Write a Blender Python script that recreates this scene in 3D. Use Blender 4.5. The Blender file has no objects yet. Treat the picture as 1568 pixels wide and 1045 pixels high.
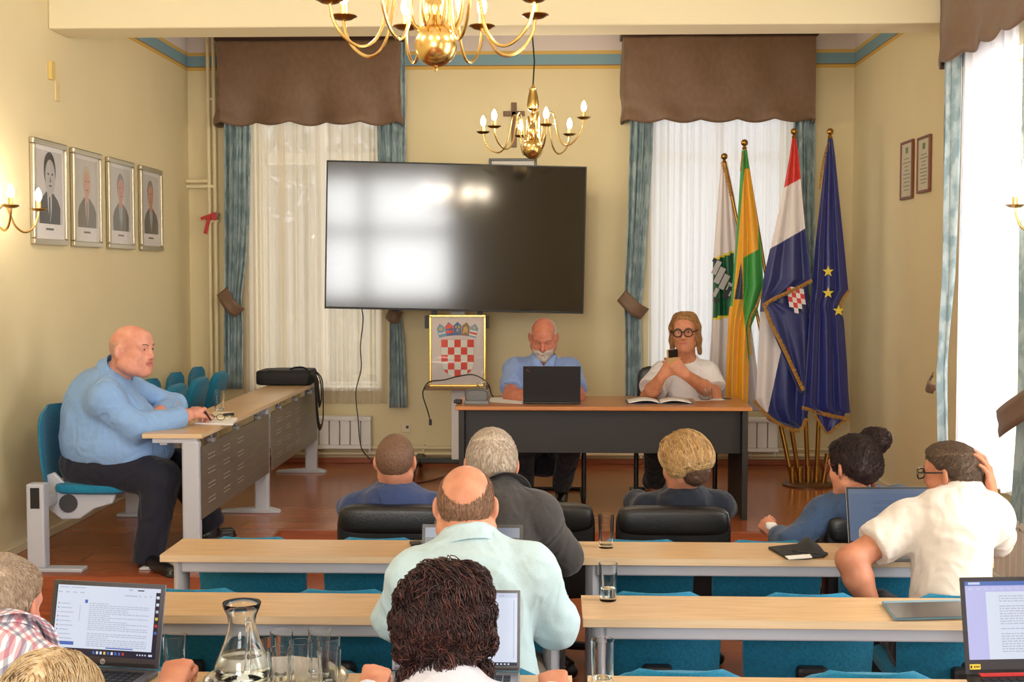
import bpy, bmesh, math, random
import numpy as np
from mathutils import Vector, Matrix, Euler, Quaternion

# ---------------------------------------------------------------- camera
scene = bpy.context.scene
C = scene.collection
CAM = Vector((0.0, 0.0, 1.775))
PITCH, YAW, F = 2.934, 1.888, 2000.0
cam_d = bpy.data.cameras.new('camera')
cam_d.sensor_width = 36.0
cam_d.lens = F / 1568.0 * 36.0
cam_d.clip_start = 0.05
cam = bpy.data.objects.new('camera', cam_d)
cam.location = CAM
cam.rotation_euler = (math.radians(90 - PITCH), 0, math.radians(YAW))
C.objects.link(cam)
scene.camera = cam
RC = Euler((math.radians(90 - PITCH), 0, math.radians(YAW))).to_matrix()


def ray(px, py):
    return RC @ Vector(((px - 784.0) / F, -(py - 522.5) / F, -1.0))


def W(px, py, Y):
    d = ray(px, py)
    return CAM + d * (Y / d.y)


def WX(px, py, X):
    d = ray(px, py)
    return CAM + d * (X / d.x)


def WZ(px, py, Z):
    d = ray(px, py)
    return CAM + d * ((Z - CAM.z) / d.z)


# ---------------------------------------------------------------- world, light, exposure
scene.view_settings.view_transform = 'Standard'
scene.view_settings.look = 'None'
scene.view_settings.gamma = 1.0
scene.view_settings.use_curve_mapping = False
scene.view_settings.exposure = -0.06

world = bpy.data.worlds.new('daylight')
scene.world = world
world.use_nodes = True
bgn = world.node_tree.nodes['Background']
bgn.inputs[0].default_value = (0.86, 0.93, 1.0, 1)
bgn.inputs[1].default_value = 0.8


def area(name, loc, rot, sx, sy, power, col=(1, 1, 1)):
    l = bpy.data.lights.new(name, 'AREA')
    l.shape = 'RECTANGLE'
    l.size, l.size_y = sx, sy
    l.energy = power
    l.color = col
    o = bpy.data.objects.new(name, l)
    o.location = loc
    o.rotation_euler = rot
    C.objects.link(o)
    return o


R90 = math.pi / 2
# daylight entering through the window openings (each light fills one opening, outside the glass)
XL, XR, YB, YF, ZC = -3.04, 2.43, 10.8, -3.0, 4.1
DAY = (1.0, 0.99, 0.97)
area('daylight_rear', (-1.2, YF - 0.12, 2.4), (R90, 0, 0), 2.4, 2.2, 380, DAY)
area('daylight_right_far', (XR + 0.4, 6.95, 1.9), (0, R90, 0), 2.4, 1.3, 112, DAY)
area('daylight_right_mid', (XR + 0.4, 3.7, 1.9), (0, R90, 0), 2.4, 1.5, 130, DAY)
area('daylight_right_near', (XR + 0.4, 0.2, 1.9), (0, R90, 0), 2.4, 1.5, 70, DAY)
area('daylight_back_left', (-1.98, YB + 0.5, 2.2), (-R90, 0, 0), 1.05, 2.8, 16, DAY)
area('daylight_back_right', (1.36, YB + 0.5, 2.2), (-R90, 0, 0), 1.15, 2.8, 14, DAY)


# ---------------------------------------------------------------- materials
def lin(c):
    out = []
    for v in c:
        v = v / 255.0
        out.append(v / 12.92 if v <= 0.04045 else ((v + 0.055) / 1.055) ** 2.4)
    return tuple(out) + (1.0,)


MATS = {}


def mat(name, col, rough=0.5, metal=0.0, col2=None, scale=(8, 8, 8), detail=3.0, bump=0.0, bscale=None,
        spec=0.5, emit=0.0, emit_col=None, sheen=0.0, coat=0.0, sss=0.0, lo=0.35, hi=0.65):
    """principled material; col2 mixes in by an object-space noise stretched by scale; bump from the same kind of noise"""
    if name in MATS:
        return MATS[name]
    m = bpy.data.materials.new(name)
    m.use_nodes = True
    nt = m.node_tree
    b = nt.nodes['Principled BSDF']
    b.inputs['Base Color'].default_value = lin(col)
    b.inputs['Roughness'].default_value = rough
    b.inputs['Metallic'].default_value = metal
    b.inputs['Specular IOR Level'].default_value = spec
    b.inputs['Sheen Weight'].default_value = sheen
    b.inputs['Coat Weight'].default_value = coat
    if sss:
        b.inputs['Subsurface Weight'].default_value = sss
        b.inputs['Subsurface Radius'].default_value = (0.012, 0.005, 0.003)
        b.inputs['Subsurface Scale'].default_value = 1.0
    if emit:
        b.inputs['Emission Color'].default_value = lin(emit_col or col)
        b.inputs['Emission Strength'].default_value = emit
    if col2 is not None or bump:
        tc = nt.nodes.new('ShaderNodeTexCoord')
        if col2 is not None:
            mp = nt.nodes.new('ShaderNodeMapping')
            mp.inputs['Scale'].default_value = scale
            nt.links.new(tc.outputs['Object'], mp.inputs['Vector'])
            n = nt.nodes.new('ShaderNodeTexNoise')
            n.inputs['Scale'].default_value = 1.0
            n.inputs['Detail'].default_value = detail
            nt.links.new(mp.outputs[0], n.inputs['Vector'])
            r = nt.nodes.new('ShaderNodeValToRGB')
            r.color_ramp.elements[0].position = lo
            r.color_ramp.elements[1].position = hi
            r.color_ramp.elements[0].color = lin(col)
            r.color_ramp.elements[1].color = lin(col2)
            nt.links.new(n.outputs['Fac'], r.inputs['Fac'])
            nt.links.new(r.outputs['Color'], b.inputs['Base Color'])
        if bump:
            mp2 = nt.nodes.new('ShaderNodeMapping')
            s = bscale or scale
            mp2.inputs['Scale'].default_value = s
            nt.links.new(tc.outputs['Object'], mp2.inputs['Vector'])
            n2 = nt.nodes.new('ShaderNodeTexNoise')
            n2.inputs['Scale'].default_value = 1.0
            n2.inputs['Detail'].default_value = 4.0
            nt.links.new(mp2.outputs[0], n2.inputs['Vector'])
            bp = nt.nodes.new('ShaderNodeBump')
            bp.inputs['Strength'].default_value = bump
            bp.inputs['Distance'].default_value = 0.01
            nt.links.new(n2.outputs['Fac'], bp.inputs['Height'])
            nt.links.new(bp.outputs[0], b.inputs['Normal'])
    MATS[name] = m
    return m


def mat_wall():
    """yellow wall paint with a painted ochre / blue / ochre frieze and an off-white top, by height"""
    m = mat('wall_paint', (231, 217, 176), 0.8)
    nt = m.node_tree
    b = nt.nodes['Principled BSDF']
    tc = nt.nodes.new('ShaderNodeTexCoord')
    sp = nt.nodes.new('ShaderNodeSeparateXYZ')
    nt.links.new(tc.outputs['Object'], sp.inputs[0])
    mr = nt.nodes.new('ShaderNodeMapRange')
    mr.inputs['From Min'].default_value = 3.3
    mr.inputs['From Max'].default_value = 3.8
    nt.links.new(sp.outputs['Z'], mr.inputs['Value'])
    r = nt.nodes.new('ShaderNodeValToRGB')
    r.color_ramp.interpolation = 'CONSTANT'
    stops = [(3.3, (231, 217, 176)), (3.452, (222, 182, 96)), (3.478, (146, 108, 60)), (3.487, (134, 172, 190)),
             (3.572, (224, 190, 110)), (3.602, (232, 224, 226))]
    els = r.color_ramp.elements
    els[0].position, els[0].color = 0.0, lin(stops[0][1])
    els[1].position, els[1].color = (stops[-1][0] - 3.3) / 0.5, lin(stops[-1][1])
    for z, c in stops[1:-1]:
        e = els.new((z - 3.3) / 0.5)
        e.color = lin(c)
    nt.links.new(mr.outputs[0], r.inputs['Fac'])
    # uneven roller marks
    n = nt.nodes.new('ShaderNodeTexNoise')
    n.inputs['Scale'].default_value = 2.5
    n.inputs['Detail'].default_value = 5
    nt.links.new(tc.outputs['Object'], n.inputs['Vector'])
    mx = nt.nodes.new('ShaderNodeMixRGB')
    mx.blend_type = 'MULTIPLY'
    r2 = nt.nodes.new('ShaderNodeValToRGB')
    r2.color_ramp.elements[0].color = (0.93, 0.93, 0.9, 1)
    r2.color_ramp.elements[1].color = (1, 1, 1, 1)
    nt.links.new(n.outputs['Fac'], r2.inputs['Fac'])
    mx.inputs[0].default_value = 1.0
    nt.links.new(r.outputs['Color'], mx.inputs[1])
    nt.links.new(r2.outputs['Color'], mx.inputs[2])
    nt.links.new(mx.outputs[0], b.inputs['Base Color'])
    return m


def mat_planks(name, c1, c2, gap, plank=0.19, length=1.3, rough=0.25):
    m = mat(name, c1, rough)
    nt = m.node_tree
    b = nt.nodes['Principled BSDF']
    tc = nt.nodes.new('ShaderNodeTexCoord')
    br = nt.nodes.new('ShaderNodeTexBrick')
    br.inputs['Color1'].default_value = lin(c1)
    br.inputs['Color2'].default_value = lin(c2)
    br.inputs['Mortar'].default_value = lin(gap)
    br.inputs['Scale'].default_value = 1.0
    br.inputs['Mortar Size'].default_value = 0.0025
    br.inputs['Brick Width'].default_value = length
    br.inputs['Row Height'].default_value = plank
    nt.links.new(tc.outputs['Object'], br.inputs['Vector'])
    mp = nt.nodes.new('ShaderNodeMapping')
    mp.inputs['Scale'].default_value = (2, 40, 2)
    nt.links.new(tc.outputs['Object'], mp.inputs['Vector'])
    n = nt.nodes.new('ShaderNodeTexNoise')
    n.inputs['Scale'].default_value = 1.0
    n.inputs['Detail'].default_value = 4
    nt.links.new(mp.outputs[0], n.inputs['Vector'])
    r2 = nt.nodes.new('ShaderNodeValToRGB')
    r2.color_ramp.elements[0].color = (0.78, 0.74, 0.7, 1)
    r2.color_ramp.elements[1].color = (1.1, 1.1, 1.1, 1)
    nt.links.new(n.outputs['Fac'], r2.inputs['Fac'])
    mx = nt.nodes.new('ShaderNodeMixRGB')
    mx.blend_type = 'MULTIPLY'
    mx.inputs[0].default_value = 1.0
    nt.links.new(br.outputs['Color'], mx.inputs[1])
    nt.links.new(r2.outputs['Color'], mx.inputs[2])
    nt.links.new(mx.outputs[0], b.inputs['Base Color'])
    return m


def mat_glass(name, col=(1, 1, 1), ior=1.45, rough=0.0, thin=0.0):
    if name in MATS:
        return MATS[name]
    m = bpy.data.materials.new(name)
    m.use_nodes = True
    nt = m.node_tree
    nt.nodes.remove(nt.nodes['Principled BSDF'])
    g = nt.nodes.new('ShaderNodeBsdfGlass')
    g.inputs['Color'].default_value = tuple(col) + (1,)
    g.inputs['IOR'].default_value = ior
    g.inputs['Roughness'].default_value = rough
    if thin:                                     # thin-walled: part of the light goes straight through
        tr = nt.nodes.new('ShaderNodeBsdfTransparent')
        mx = nt.nodes.new('ShaderNodeMixShader')
        mx.inputs[0].default_value = 1 - thin
        nt.links.new(tr.outputs[0], mx.inputs[1])
        nt.links.new(g.outputs[0], mx.inputs[2])
        g = mx
    nt.links.new(g.outputs[0], nt.nodes['Material Output'].inputs['Surface'])
    MATS[name] = m
    return m


def mat_pane(name, refl=0.06):
    """thin flat glass: mostly transparent with a little gloss"""
    if name in MATS:
        return MATS[name]
    m = bpy.data.materials.new(name)
    m.use_nodes = True
    nt = m.node_tree
    nt.nodes.remove(nt.nodes['Principled BSDF'])
    t = nt.nodes.new('ShaderNodeBsdfTransparent')
    g = nt.nodes.new('ShaderNodeBsdfGlossy')
    g.inputs['Roughness'].default_value = 0.02
    mx = nt.nodes.new('ShaderNodeMixShader')
    mx.inputs[0].default_value = refl
    nt.links.new(t.outputs[0], mx.inputs[1])
    nt.links.new(g.outputs[0], mx.inputs[2])
    nt.links.new(mx.outputs[0], nt.nodes['Material Output'].inputs['Surface'])
    MATS[name] = m
    return m


def mat_sheer(name, col, clear=0.25, trans=0.6):
    """sheer net: part open weave, part translucent and diffuse thread"""
    if name in MATS:
        return MATS[name]
    m = bpy.data.materials.new(name)
    m.use_nodes = True
    nt = m.node_tree
    nt.nodes.remove(nt.nodes['Principled BSDF'])
    t = nt.nodes.new('ShaderNodeBsdfTransparent')
    tl = nt.nodes.new('ShaderNodeBsdfTranslucent')
    tl.inputs['Color'].default_value = lin(col)
    d = nt.nodes.new('ShaderNodeBsdfDiffuse')
    d.inputs['Color'].default_value = lin(col)
    m1 = nt.nodes.new('ShaderNodeMixShader')
    m1.inputs[0].default_value = trans
    nt.links.new(d.outputs[0], m1.inputs[1])
    nt.links.new(tl.outputs[0], m1.inputs[2])
    m2 = nt.nodes.new('ShaderNodeMixShader')
    m2.inputs[0].default_value = 1 - clear
    nt.links.new(t.outputs[0], m2.inputs[1])
    nt.links.new(m1.outputs[0], m2.inputs[2])
    nt.links.new(m2.outputs[0], nt.nodes['Material Output'].inputs['Surface'])
    MATS[name] = m
    return m


M_WALL = mat_wall()
M_CEIL = mat('ceiling_paint', (240, 234, 225), 0.85)
M_FLOOR = mat_planks('floor_laminate', (172, 98, 56), (156, 84, 46), (102, 52, 28), rough=0.2)
M_FLOOR2 = mat_planks('lower_floor_laminate', (164, 92, 54), (148, 80, 46), (96, 50, 28), rough=0.3)
M_RISER = mat('podium_edge', (164, 86, 46), 0.4, col2=(142, 70, 36), scale=(3, 60, 60))
M_BEECH = mat('beech_laminate', (214, 180, 136), 0.32, col2=(198, 162, 116), scale=(6, 70, 70), detail=4)
M_BEECH_EDGE = mat('beech_edge_band', (222, 196, 160), 0.4, col2=(212, 184, 146), scale=(4, 80, 80))
M_TEAL = mat('teal_fabric', (17, 130, 170), 0.9, col2=(14, 112, 148), scale=(90, 90, 90), bump=0.25, bscale=(160, 160, 160), sheen=0.1)
M_ALU = mat('aluminium', (178, 181, 186), 0.38, 0.85)
M_ALU_PAINT = mat('silver_paint', (190, 194, 204), 0.42, 0.1)
M_ALU_DARK = mat('brushed_panel', (140, 134, 124), 0.42, 0.6, col2=(128, 122, 112), scale=(3, 3, 120))
M_BLACK = mat('black_plastic', (22, 22, 24), 0.45)
M_DKGREY = mat('dark_grey_plastic', (58, 59, 62), 0.5)
M_GREY = mat('grey_plastic', (120, 122, 124), 0.5)
M_LEATHER = mat('black_leather', (20, 19, 20), 0.38, bump=0.12, bscale=(140, 140, 140))
M_BRASS = mat('polished_brass', (226, 192, 120), 0.22, 1.0)
M_BRASS_OLD = mat('aged_brass', (170, 128, 62), 0.28, 1.0)
M_BULB = mat('lit_bulb', (255, 236, 205), 0.3, emit=330.0, emit_col=(255, 238, 212))
M_CANDLE = mat('candle_sleeve', (226, 190, 120), 0.3, 0.6)
M_WHITE = mat('white_paint', (232, 230, 226), 0.45)
M_CREAMPAINT = mat('cream_paint', (228, 214, 176), 0.5)
M_PAPER = mat('paper', (236, 234, 230), 0.8)
M_GLASS = mat_glass('drinking_glass', (0.99, 1.0, 1.0), 1.32)
M_WATER = mat_glass('water', (0.95, 0.98, 0.98), 1.33)
M_PANE = mat_pane('window_glass')
M_DRAPE = mat('damask_drape', (178, 196, 198), 0.75, col2=(136, 160, 166), scale=(18, 18, 10), detail=6, bump=0.15, bscale=(60, 60, 60), sheen=0.2, lo=0.42, hi=0.58)
M_VALANCE = mat('brown_taffeta', (122, 94, 72), 0.55, col2=(114, 88, 67), scale=(30, 30, 20), bump=0.08, bscale=(160, 160, 160), sheen=0.15)
M_PELMET = mat('dark_wood', (58, 28, 22), 0.4, col2=(44, 20, 16), scale=(3, 40, 40))
M_SHEER_CREAM = mat_sheer('cream_sheer', (238, 228, 210), 0.2, 0.55)
M_SHEER_BRIGHT = mat_sheer('side_window_sheer', (232, 230, 234), 0.12, 0.42)
M_SHEER_WHITE = mat_sheer('white_sheer', (246, 245, 246), 0.15, 0.6)


# ---------------------------------------------------------------- mesh helpers
class MB:
    """collects shapes into ONE mesh"""

    def __init__(s):
        s.v, s.f, s.m = [], [], []

    def add(s, vs, fs, mi=0):
        o = len(s.v)
        s.v += [tuple(v) for v in vs]
        s.f += [tuple(i + o for i in f) for f in fs]
        s.m += [mi] * len(fs)
        return s

    def box(s, c, d, rot=None, mi=0):
        hx, hy, hz = d[0] / 2, d[1] / 2, d[2] / 2
        vs = [Vector((x * hx, y * hy, z * hz)) for z in (-1, 1) for y in (-1, 1) for x in (-1, 1)]
        if rot is not None:
            R = rot if isinstance(rot, Matrix) else Euler(rot).to_matrix()
            vs = [R @ v for v in vs]
        c = Vector(c)
        return s.add([v + c for v in vs], [(0, 2, 3, 1), (4, 5, 7, 6), (0, 1, 5, 4), (2, 6, 7, 3), (0, 4, 6, 2), (1, 3, 7, 5)], mi)

    def span(s, lo, hi, mi=0):
        return s.box([(a + b) / 2 for a, b in zip(lo, hi)], [abs(b - a) for a, b in zip(lo, hi)], None, mi)

    def tube(s, pts, r, n=8, mi=0, caps=True, closed=False, flat=None):
        """sweep a circle (radius or list of radii) along pts"""
        pts = [Vector(p) for p in pts]
        N = len(pts)
        rs = r if isinstance(r, (list, tuple)) else [r] * N
        prev = None
        rings = []
        for i, p in enumerate(pts):
            if closed:
                t = pts[(i + 1) % N] - pts[i - 1]
            else:
                t = pts[min(i + 1, N - 1)] - pts[max(i - 1, 0)]
            if t.length < 1e-9:
                t = Vector((0, 0, 1))
            t.normalize()
            if prev is None:
                a = Vector((0, 0, 1)) if abs(t.z) < 0.9 else Vector((1, 0, 0))
                u = t.cross(a).normalized()
            else:
                u = (prev - t * prev.dot(t))
                u = u.normalized() if u.length > 1e-6 else t.orthogonal().normalized()
            prev = u
            w = t.cross(u)
            fl = flat or 1.0
            rings.append([p + (u * math.cos(2 * math.pi * k / n) + w * math.sin(2 * math.pi * k / n) * fl) * rs[i] for k in range(n)])
        vs = [v for ring in rings for v in ring]
        fs = []
        M = N if closed else N - 1
        for i in range(M):
            j = (i + 1) % N
            for k in range(n):
                k2 = (k + 1) % n
                fs.append((i * n + k, i * n + k2, j * n + k2, j * n + k))
        if caps and not closed:
            fs.append(tuple(reversed(range(n))))
            fs.append(tuple((N - 1) * n + k for k in range(n)))
        return s.add(vs, fs, mi)

    def lathe(s, prof, n=24, c=(0, 0, 0), mi=0, R=None, sx=1, sy=1):
        """revolve (r, z) pairs about z; a radius of 0 closes an end"""
        c = Vector(c)
        vs, rows = [], []
        for r, z in prof:
            if r <= 1e-7:
                rows.append([len(vs)])
                vs.append(Vector((0, 0, z)))
            else:
                rows.append(list(range(len(vs), len(vs) + n)))
                vs += [Vector((r * sx * math.cos(2 * math.pi * k / n), r * sy * math.sin(2 * math.pi * k / n), z)) for k in range(n)]
        fs = []
        for a, b in zip(rows[:-1], rows[1:]):
            for k in range(n):
                k2 = (k + 1) % n
                if len(a) == 1 and len(b) == 1:
                    continue
                if len(a) == 1:
                    fs.append((a[0], b[k2], b[k]))
                elif len(b) == 1:
                    fs.append((a[k], a[k2], b[0]))
                else:
                    fs.append((a[k], a[k2], b[k2], b[k]))
        if R is not None:
            vs = [R @ v for v in vs]
        return s.add([v + c for v in vs], fs, mi)

    def ball(s, c, r, n=16, m=10, mi=0, sz=1.0):
        prof = [(max(r * math.sin(math.pi * i / m), 0 if i in (0, m) else 1e-4), -r * sz * math.cos(math.pi * i / m)) for i in range(m + 1)]
        prof[0] = (0, prof[0][1])
        prof[-1] = (0, prof[-1][1])
        return s.lathe(prof, n, c, mi)

    def prism(s, outline, d0, d1, frame, mi=0):
        """outline (u, v) extruded from d0 to d1; frame = (origin, U, V, Wd)"""
        o, U, V, Wd = [Vector(q) for q in frame]
        n = len(outline)
        vs = [o + U * u + V * v + Wd * d for d in (d0, d1) for u, v in outline]
        fs = [tuple(range(n))[::-1], tuple(range(n, 2 * n))]
        for k in range(n):
            k2 = (k + 1) % n
            fs.append((k, k2, n + k2, n + k))
        return s.add(vs, fs, mi)

    def grid(s, fn, nu, nv, mi=0, mfn=None, closed_u=False):
        vs = [fn(i / nu, j / nv) for j in range(nv + 1) for i in range(nu + 1)]
        fs, o = [], len(s.v)
        for j in range(nv):
            for i in range(nu):
                a = j * (nu + 1) + i
                fs.append((a, a + 1, a + nu + 2, a + nu + 1))
        s.v += [tuple(v) for v in vs]
        s.f += [tuple(i + o for i in f) for f in fs]
        if mfn:
            s.m += [mfn((i + 0.5) / nu, (j + 0.5) / nv) for j in range(nv) for i in range(nu)]
        else:
            s.m += [mi] * len(fs)
        return s


def obj(name, mb, mats, parent=None, smooth=True, bevel=0.0, solid=0.0, loc=None, rot=None, angle=40, segs=2, subsurf=0):
    me = bpy.data.meshes.new(name)
    me.from_pydata(mb.v, [], mb.f)
    if not isinstance(mats, (list, tuple)):
        mats = [mats]
    for m in mats:
        me.materials.append(m)
    if len(mats) > 1:
        me.polygons.foreach_set('material_index', mb.m)
    bm = bmesh.new()
    bm.from_mesh(me)
    bmesh.ops.recalc_face_normals(bm, faces=bm.faces)
    bm.to_mesh(me)
    bm.free()
    if smooth:
        me.polygons.foreach_set('use_smooth', [True] * len(me.polygons))
        me.set_sharp_from_angle(angle=math.radians(angle))
    o = bpy.data.objects.new(name, me)
    C.objects.link(o)
    if parent is not None:
        o.parent = parent
    if loc is not None:
        o.location = loc
    if rot is not None:
        o.rotation_euler = rot
    if solid:
        md = o.modifiers.new('thickness', 'SOLIDIFY')
        md.thickness = solid
        md.offset = 0
    if bevel:
        md = o.modifiers.new('bevel', 'BEVEL')
        md.width = bevel
        md.segments = segs
        md.limit_method = 'ANGLE'
        md.angle_limit = math.radians(50)
    if subsurf:
        md = o.modifiers.new('sub', 'SUBSURF')
        md.levels = md.render_levels = subsurf
    return o


def tag(o, label=None, cat=None, group=None, kind=None):
    if label:
        o['label'] = label
    if cat:
        o['category'] = cat
    if group:
        o['group'] = group
    if kind:
        o['kind'] = kind
    return o


def thing(name, label, cat, loc=(0, 0, 0), rz=0.0, group=None):
    o = bpy.data.objects.new(name, None)
    o.empty_display_size = 0.1
    C.objects.link(o)
    o.location = loc
    o.rotation_euler = (0, 0, rz)
    return tag(o, label, cat, group)


def single(name, mb, mats, label, cat, base=None, group=None, **k):
    """a thing that is one mesh: verts given in world coordinates, origin moved to base"""
    if base is None:
        zs = [v[2] for v in mb.v]
        base = Vector((sum(v[0] for v in mb.v) / len(mb.v), sum(v[1] for v in mb.v) / len(mb.v), min(zs)))
    base = Vector(base)
    mb.v = [tuple(Vector(v) - base) for v in mb.v]
    o = obj(name, mb, mats, **k)
    o.location = base
    return tag(o, label, cat, group)


def copy_tree(o, parent=None):
    c = o.copy()
    C.objects.link(c)
    if parent is not None:
        c.parent = parent
    for ch in list(o.children):
        copy_tree(ch, c)
    return c


def struct(name, mb, m, **k):
    return tag(obj(name, mb, m, **k), kind='structure')


def smooth_path(pts, n=6):
    """Catmull-Rom through pts"""
    P = [Vector(p) for p in pts]
    P = [P[0] * 2 - P[1]] + P + [P[-1] * 2 - P[-2]]
    out = []
    for i in range(1, len(P) - 2):
        for k in range(n):
            t = k / n
            a, b, c, d = P[i - 1], P[i], P[i + 1], P[i + 2]
            out.append(0.5 * ((2 * b) + (c - a) * t + (2 * a - 5 * b + 4 * c - d) * t * t + (3 * b - a - 3 * c + d) * t ** 3))
    out.append(P[-2])
    return out


def lerp_table(tab, y):
    if y <= tab[0][0]:
        return tab[0][1]
    for (y0, a), (y1, b) in zip(tab[:-1], tab[1:]):
        if y <= y1:
            t = (y - y0) / (y1 - y0)
            return a + (b - a) * t
    return tab[-1][1]


rnd = random.Random(7)

# ================================================================ ROOM
PZ = 0.20                                    # podium height
PY = 7.9                                     # podium front
mb = MB().span((XL - 0.4, YF - 0.3, -0.1), (XR + 0.4, YB + 0.4, 0.0))
struct('floor', mb, M_FLOOR2, smooth=False)
mb = MB().span((XL - 0.4, YF - 0.3, ZC), (XR + 0.4, YB + 0.4, ZC + 0.1))
struct('ceiling', mb, M_CEIL, smooth=False)


def wall_with_holes(a0, a1, z0, z1, holes):
    """rectangles (a, z) left after cutting holes (a0, a1, z0, z1)"""
    out, cur = [], a0
    for h in sorted(holes):
        out.append((cur, h[0], z0, z1))
        out.append((h[0], h[1], z0, h[2]))
        out.append((h[0], h[1], h[3], z1))
        cur = h[1]
    out.append((cur, a1, z0, z1))
    return [r for r in out if r[1] - r[0] > 1e-4 and r[3] - r[2] > 1e-4]


HB = [(-2.5, -1.46, 0.8, 3.62), (0.80, 1.92, 0.8, 3.62)]
HR = [(-0.55, 0.95, 0.62, 3.0), (2.95, 4.45, 0.62, 3.0), (6.42, 7.7, 0.62, 2.97)]
HF = [(-2.4, 0.0, 1.3, 3.5)]
mb = MB()
for a, b, c, d in wall_with_holes(XL - 0.4, XR + 0.4, 0, ZC, HB):
    mb.span((a, YB, c), (b, YB + 0.4, d))
struct('wall_back', mb, M_WALL, smooth=False)
mb = MB()
for a, b, c, d in wall_with_holes(YF, YB, 0, ZC, HR):
    mb.span((XR, a, c), (XR + 0.35, b, d))
struct('wall_right', mb, M_WALL, smooth=False)
mb = MB().span((XL - 0.35, YF, 0), (XL, YB, ZC))
struct('wall_left', mb, M_WALL, smooth=False)
mb = MB()
for a, b, c, d in wall_with_holes(XL - 0.4, XR + 0.4, 0, ZC, HF):
    mb.span((a, YF - 0.3, c), (b, YF, d))
struct('wall_front', mb, mat('rear_wall_paint', (226, 214, 182), 0.8), smooth=False)
mb = MB().span((XL, 7.82, 3.245), (XR, 8.14, ZC))
struct('ceiling_beam', mb, mat('beam_paint', (234, 223, 186), 0.8), smooth=False, bevel=0.01)

# podium with a left wing, its edge board in a brighter wood
mb = MB().span((XL, PY, 0), (XR, YB, PZ), 0).span((XL, 6.66, 0), (-1.70, PY, PZ), 0)
o = struct('podium', mb, [M_FLOOR], smooth=False)
mb = MB().span((-1.70, PY - 0.02, 0), (XR, PY - 0.001, PZ + 0.002)).span((XL, 6.64, 0), (-1.68, 6.659, PZ + 0.002)).span((-1.699, 6.64, 0), (-1.68, PY, PZ + 0.002))
mb.span((-1.70, PY - 0.02, PZ + 0.001), (XR, PY + 0.05, PZ + 0.004)).span((XL, 6.64, PZ + 0.001), (-1.68, 6.71, PZ + 0.004))
struct('trim_1', mb, M_RISER, smooth=False)

mb = MB().span((XL, YB - 0.02, PZ), (XR, YB, PZ + 0.045))
struct('baseboard_back', mb, M_RISER, smooth=False, bevel=0.004)
mb = MB().span((XL, 6.66, PZ), (XL + 0.02, YB, PZ + 0.05))
struct('baseboard_left', mb, M_CREAMPAINT, smooth=False, bevel=0.004)
mb = MB().span((XR - 0.02, PY, PZ), (XR, YB, PZ + 0.05))
struct('baseboard_right', mb, M_CREAMPAINT, smooth=False, bevel=0.004)


# ---------------------------------------------------------------- windows
def window(n, O, U, N, w, h, mull, trans, bw=0.045):
    """O lower left corner in the reveal, U along, N into the room"""
    O, U, N = Vector(O), Vector(U), Vector(N)
    Z = Vector((0, 0, 1))
    root = thing('window_%d' % n, None, None, O)
    root['kind'] = 'structure'
    mb = MB()

    def bar(u0, u1, z0, z1, d=0.06):
        vs = []
        for z in (z0, z1):
            for dd in (-d / 2, d / 2):
                for u in (u0, u1):
                    vs.append(U * u + Z * z + N * dd)
        mb.add(vs, [(0, 1, 3, 2), (4, 6, 7, 5), (0, 4, 5, 1), (2, 3, 7, 6), (0, 2, 6, 4), (1, 5, 7, 3)])
    t = 0.055
    bar(0, w, 0, t)
    bar(0, w, h - t, h)
    bar(0, t, t, h - t)
    bar(w - t, w, t, h - t)
    for m in mull:
        bar(m - bw, m + bw, t, h - t, 0.07)
    for tr in trans:
        bar(t, w - t, tr - bw, tr + bw, 0.075)
    fr = obj('window_frame', mb, M_WHITE, root, smooth=False, bevel=0.006)
    fr['kind'] = 'structure'
    pb = MB()
    xs = [t] + [q for m in mull for q in (m - bw, m + bw)] + [w - t]
    zs = [t] + [q for m in trans for q in (m - bw, m + bw)] + [h - t]
    for i in range(0, len(xs), 2):
        for j in range(0, len(zs), 2):
            a = [U * xs[i] + Z * zs[j], U * xs[i + 1] + Z * zs[j], U * xs[i + 1] + Z * zs[j + 1], U * xs[i] + Z * zs[j + 1]]
            pb.add(a, [(0, 1, 2, 3)])
    pn = obj('window_pane', pb, M_PANE, root, smooth=False)
    pn['kind'] = 'structure'
    sb = MB()
    vs = []
    for z in (0.002, 0.032):
        for dd in (0.032, 0.26):
            for u in (0.002, w - 0.002):
                vs.append(U * u + Z * z + N * dd)
    sb.add(vs, [(0, 1, 3, 2), (4, 6, 7, 5), (0, 4, 5, 1), (2, 3, 7, 6), (0, 2, 6, 4), (1, 5, 7, 3)])
    s = obj('window_sill', sb, M_WHITE, root, smooth=False, bevel=0.005)
    s['kind'] = 'structure'


window(1, (HB[0][0], YB + 0.24, HB[0][2]), (1, 0, 0), (0, -1, 0), 1.04, 2.82, [0.52], [1.95])
window(2, (HB[1][0], YB + 0.24, HB[1][2]), (1, 0, 0), (0, -1, 0), 1.12, 2.82, [0.56], [1.95])
window(3, (XR + 0.2, HR[2][0], HR[2][2]), (0, 1, 0), (-1, 0, 0), 1.28, 2.35, [0.64], [1.6])
window(4, (XR + 0.2, HR[1][0], HR[1][2]), (0, 1, 0), (-1, 0, 0), 1.5, 2.38, [0.75], [1.6])
window(5, (XR + 0.2, HR[0][0], HR[0][2]), (0, 1, 0), (-1, 0, 0), 1.5, 2.38, [0.75], [1.6])
window(6, (HF[0][0], YF - 0.05, HF[0][2]), (1, 0, 0), (0, 1, 0), 2.4, 2.2, [0.88], [1.22], 0.09)


# ---------------------------------------------------------------- curtains
def frame3(O, U, N):
    O, U, N = Vector(O), Vector(U), Vector(N)
    Z = Vector((0, 0, 1))
    return lambda u, n, z: O + U * u + N * n + Z * z


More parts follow.
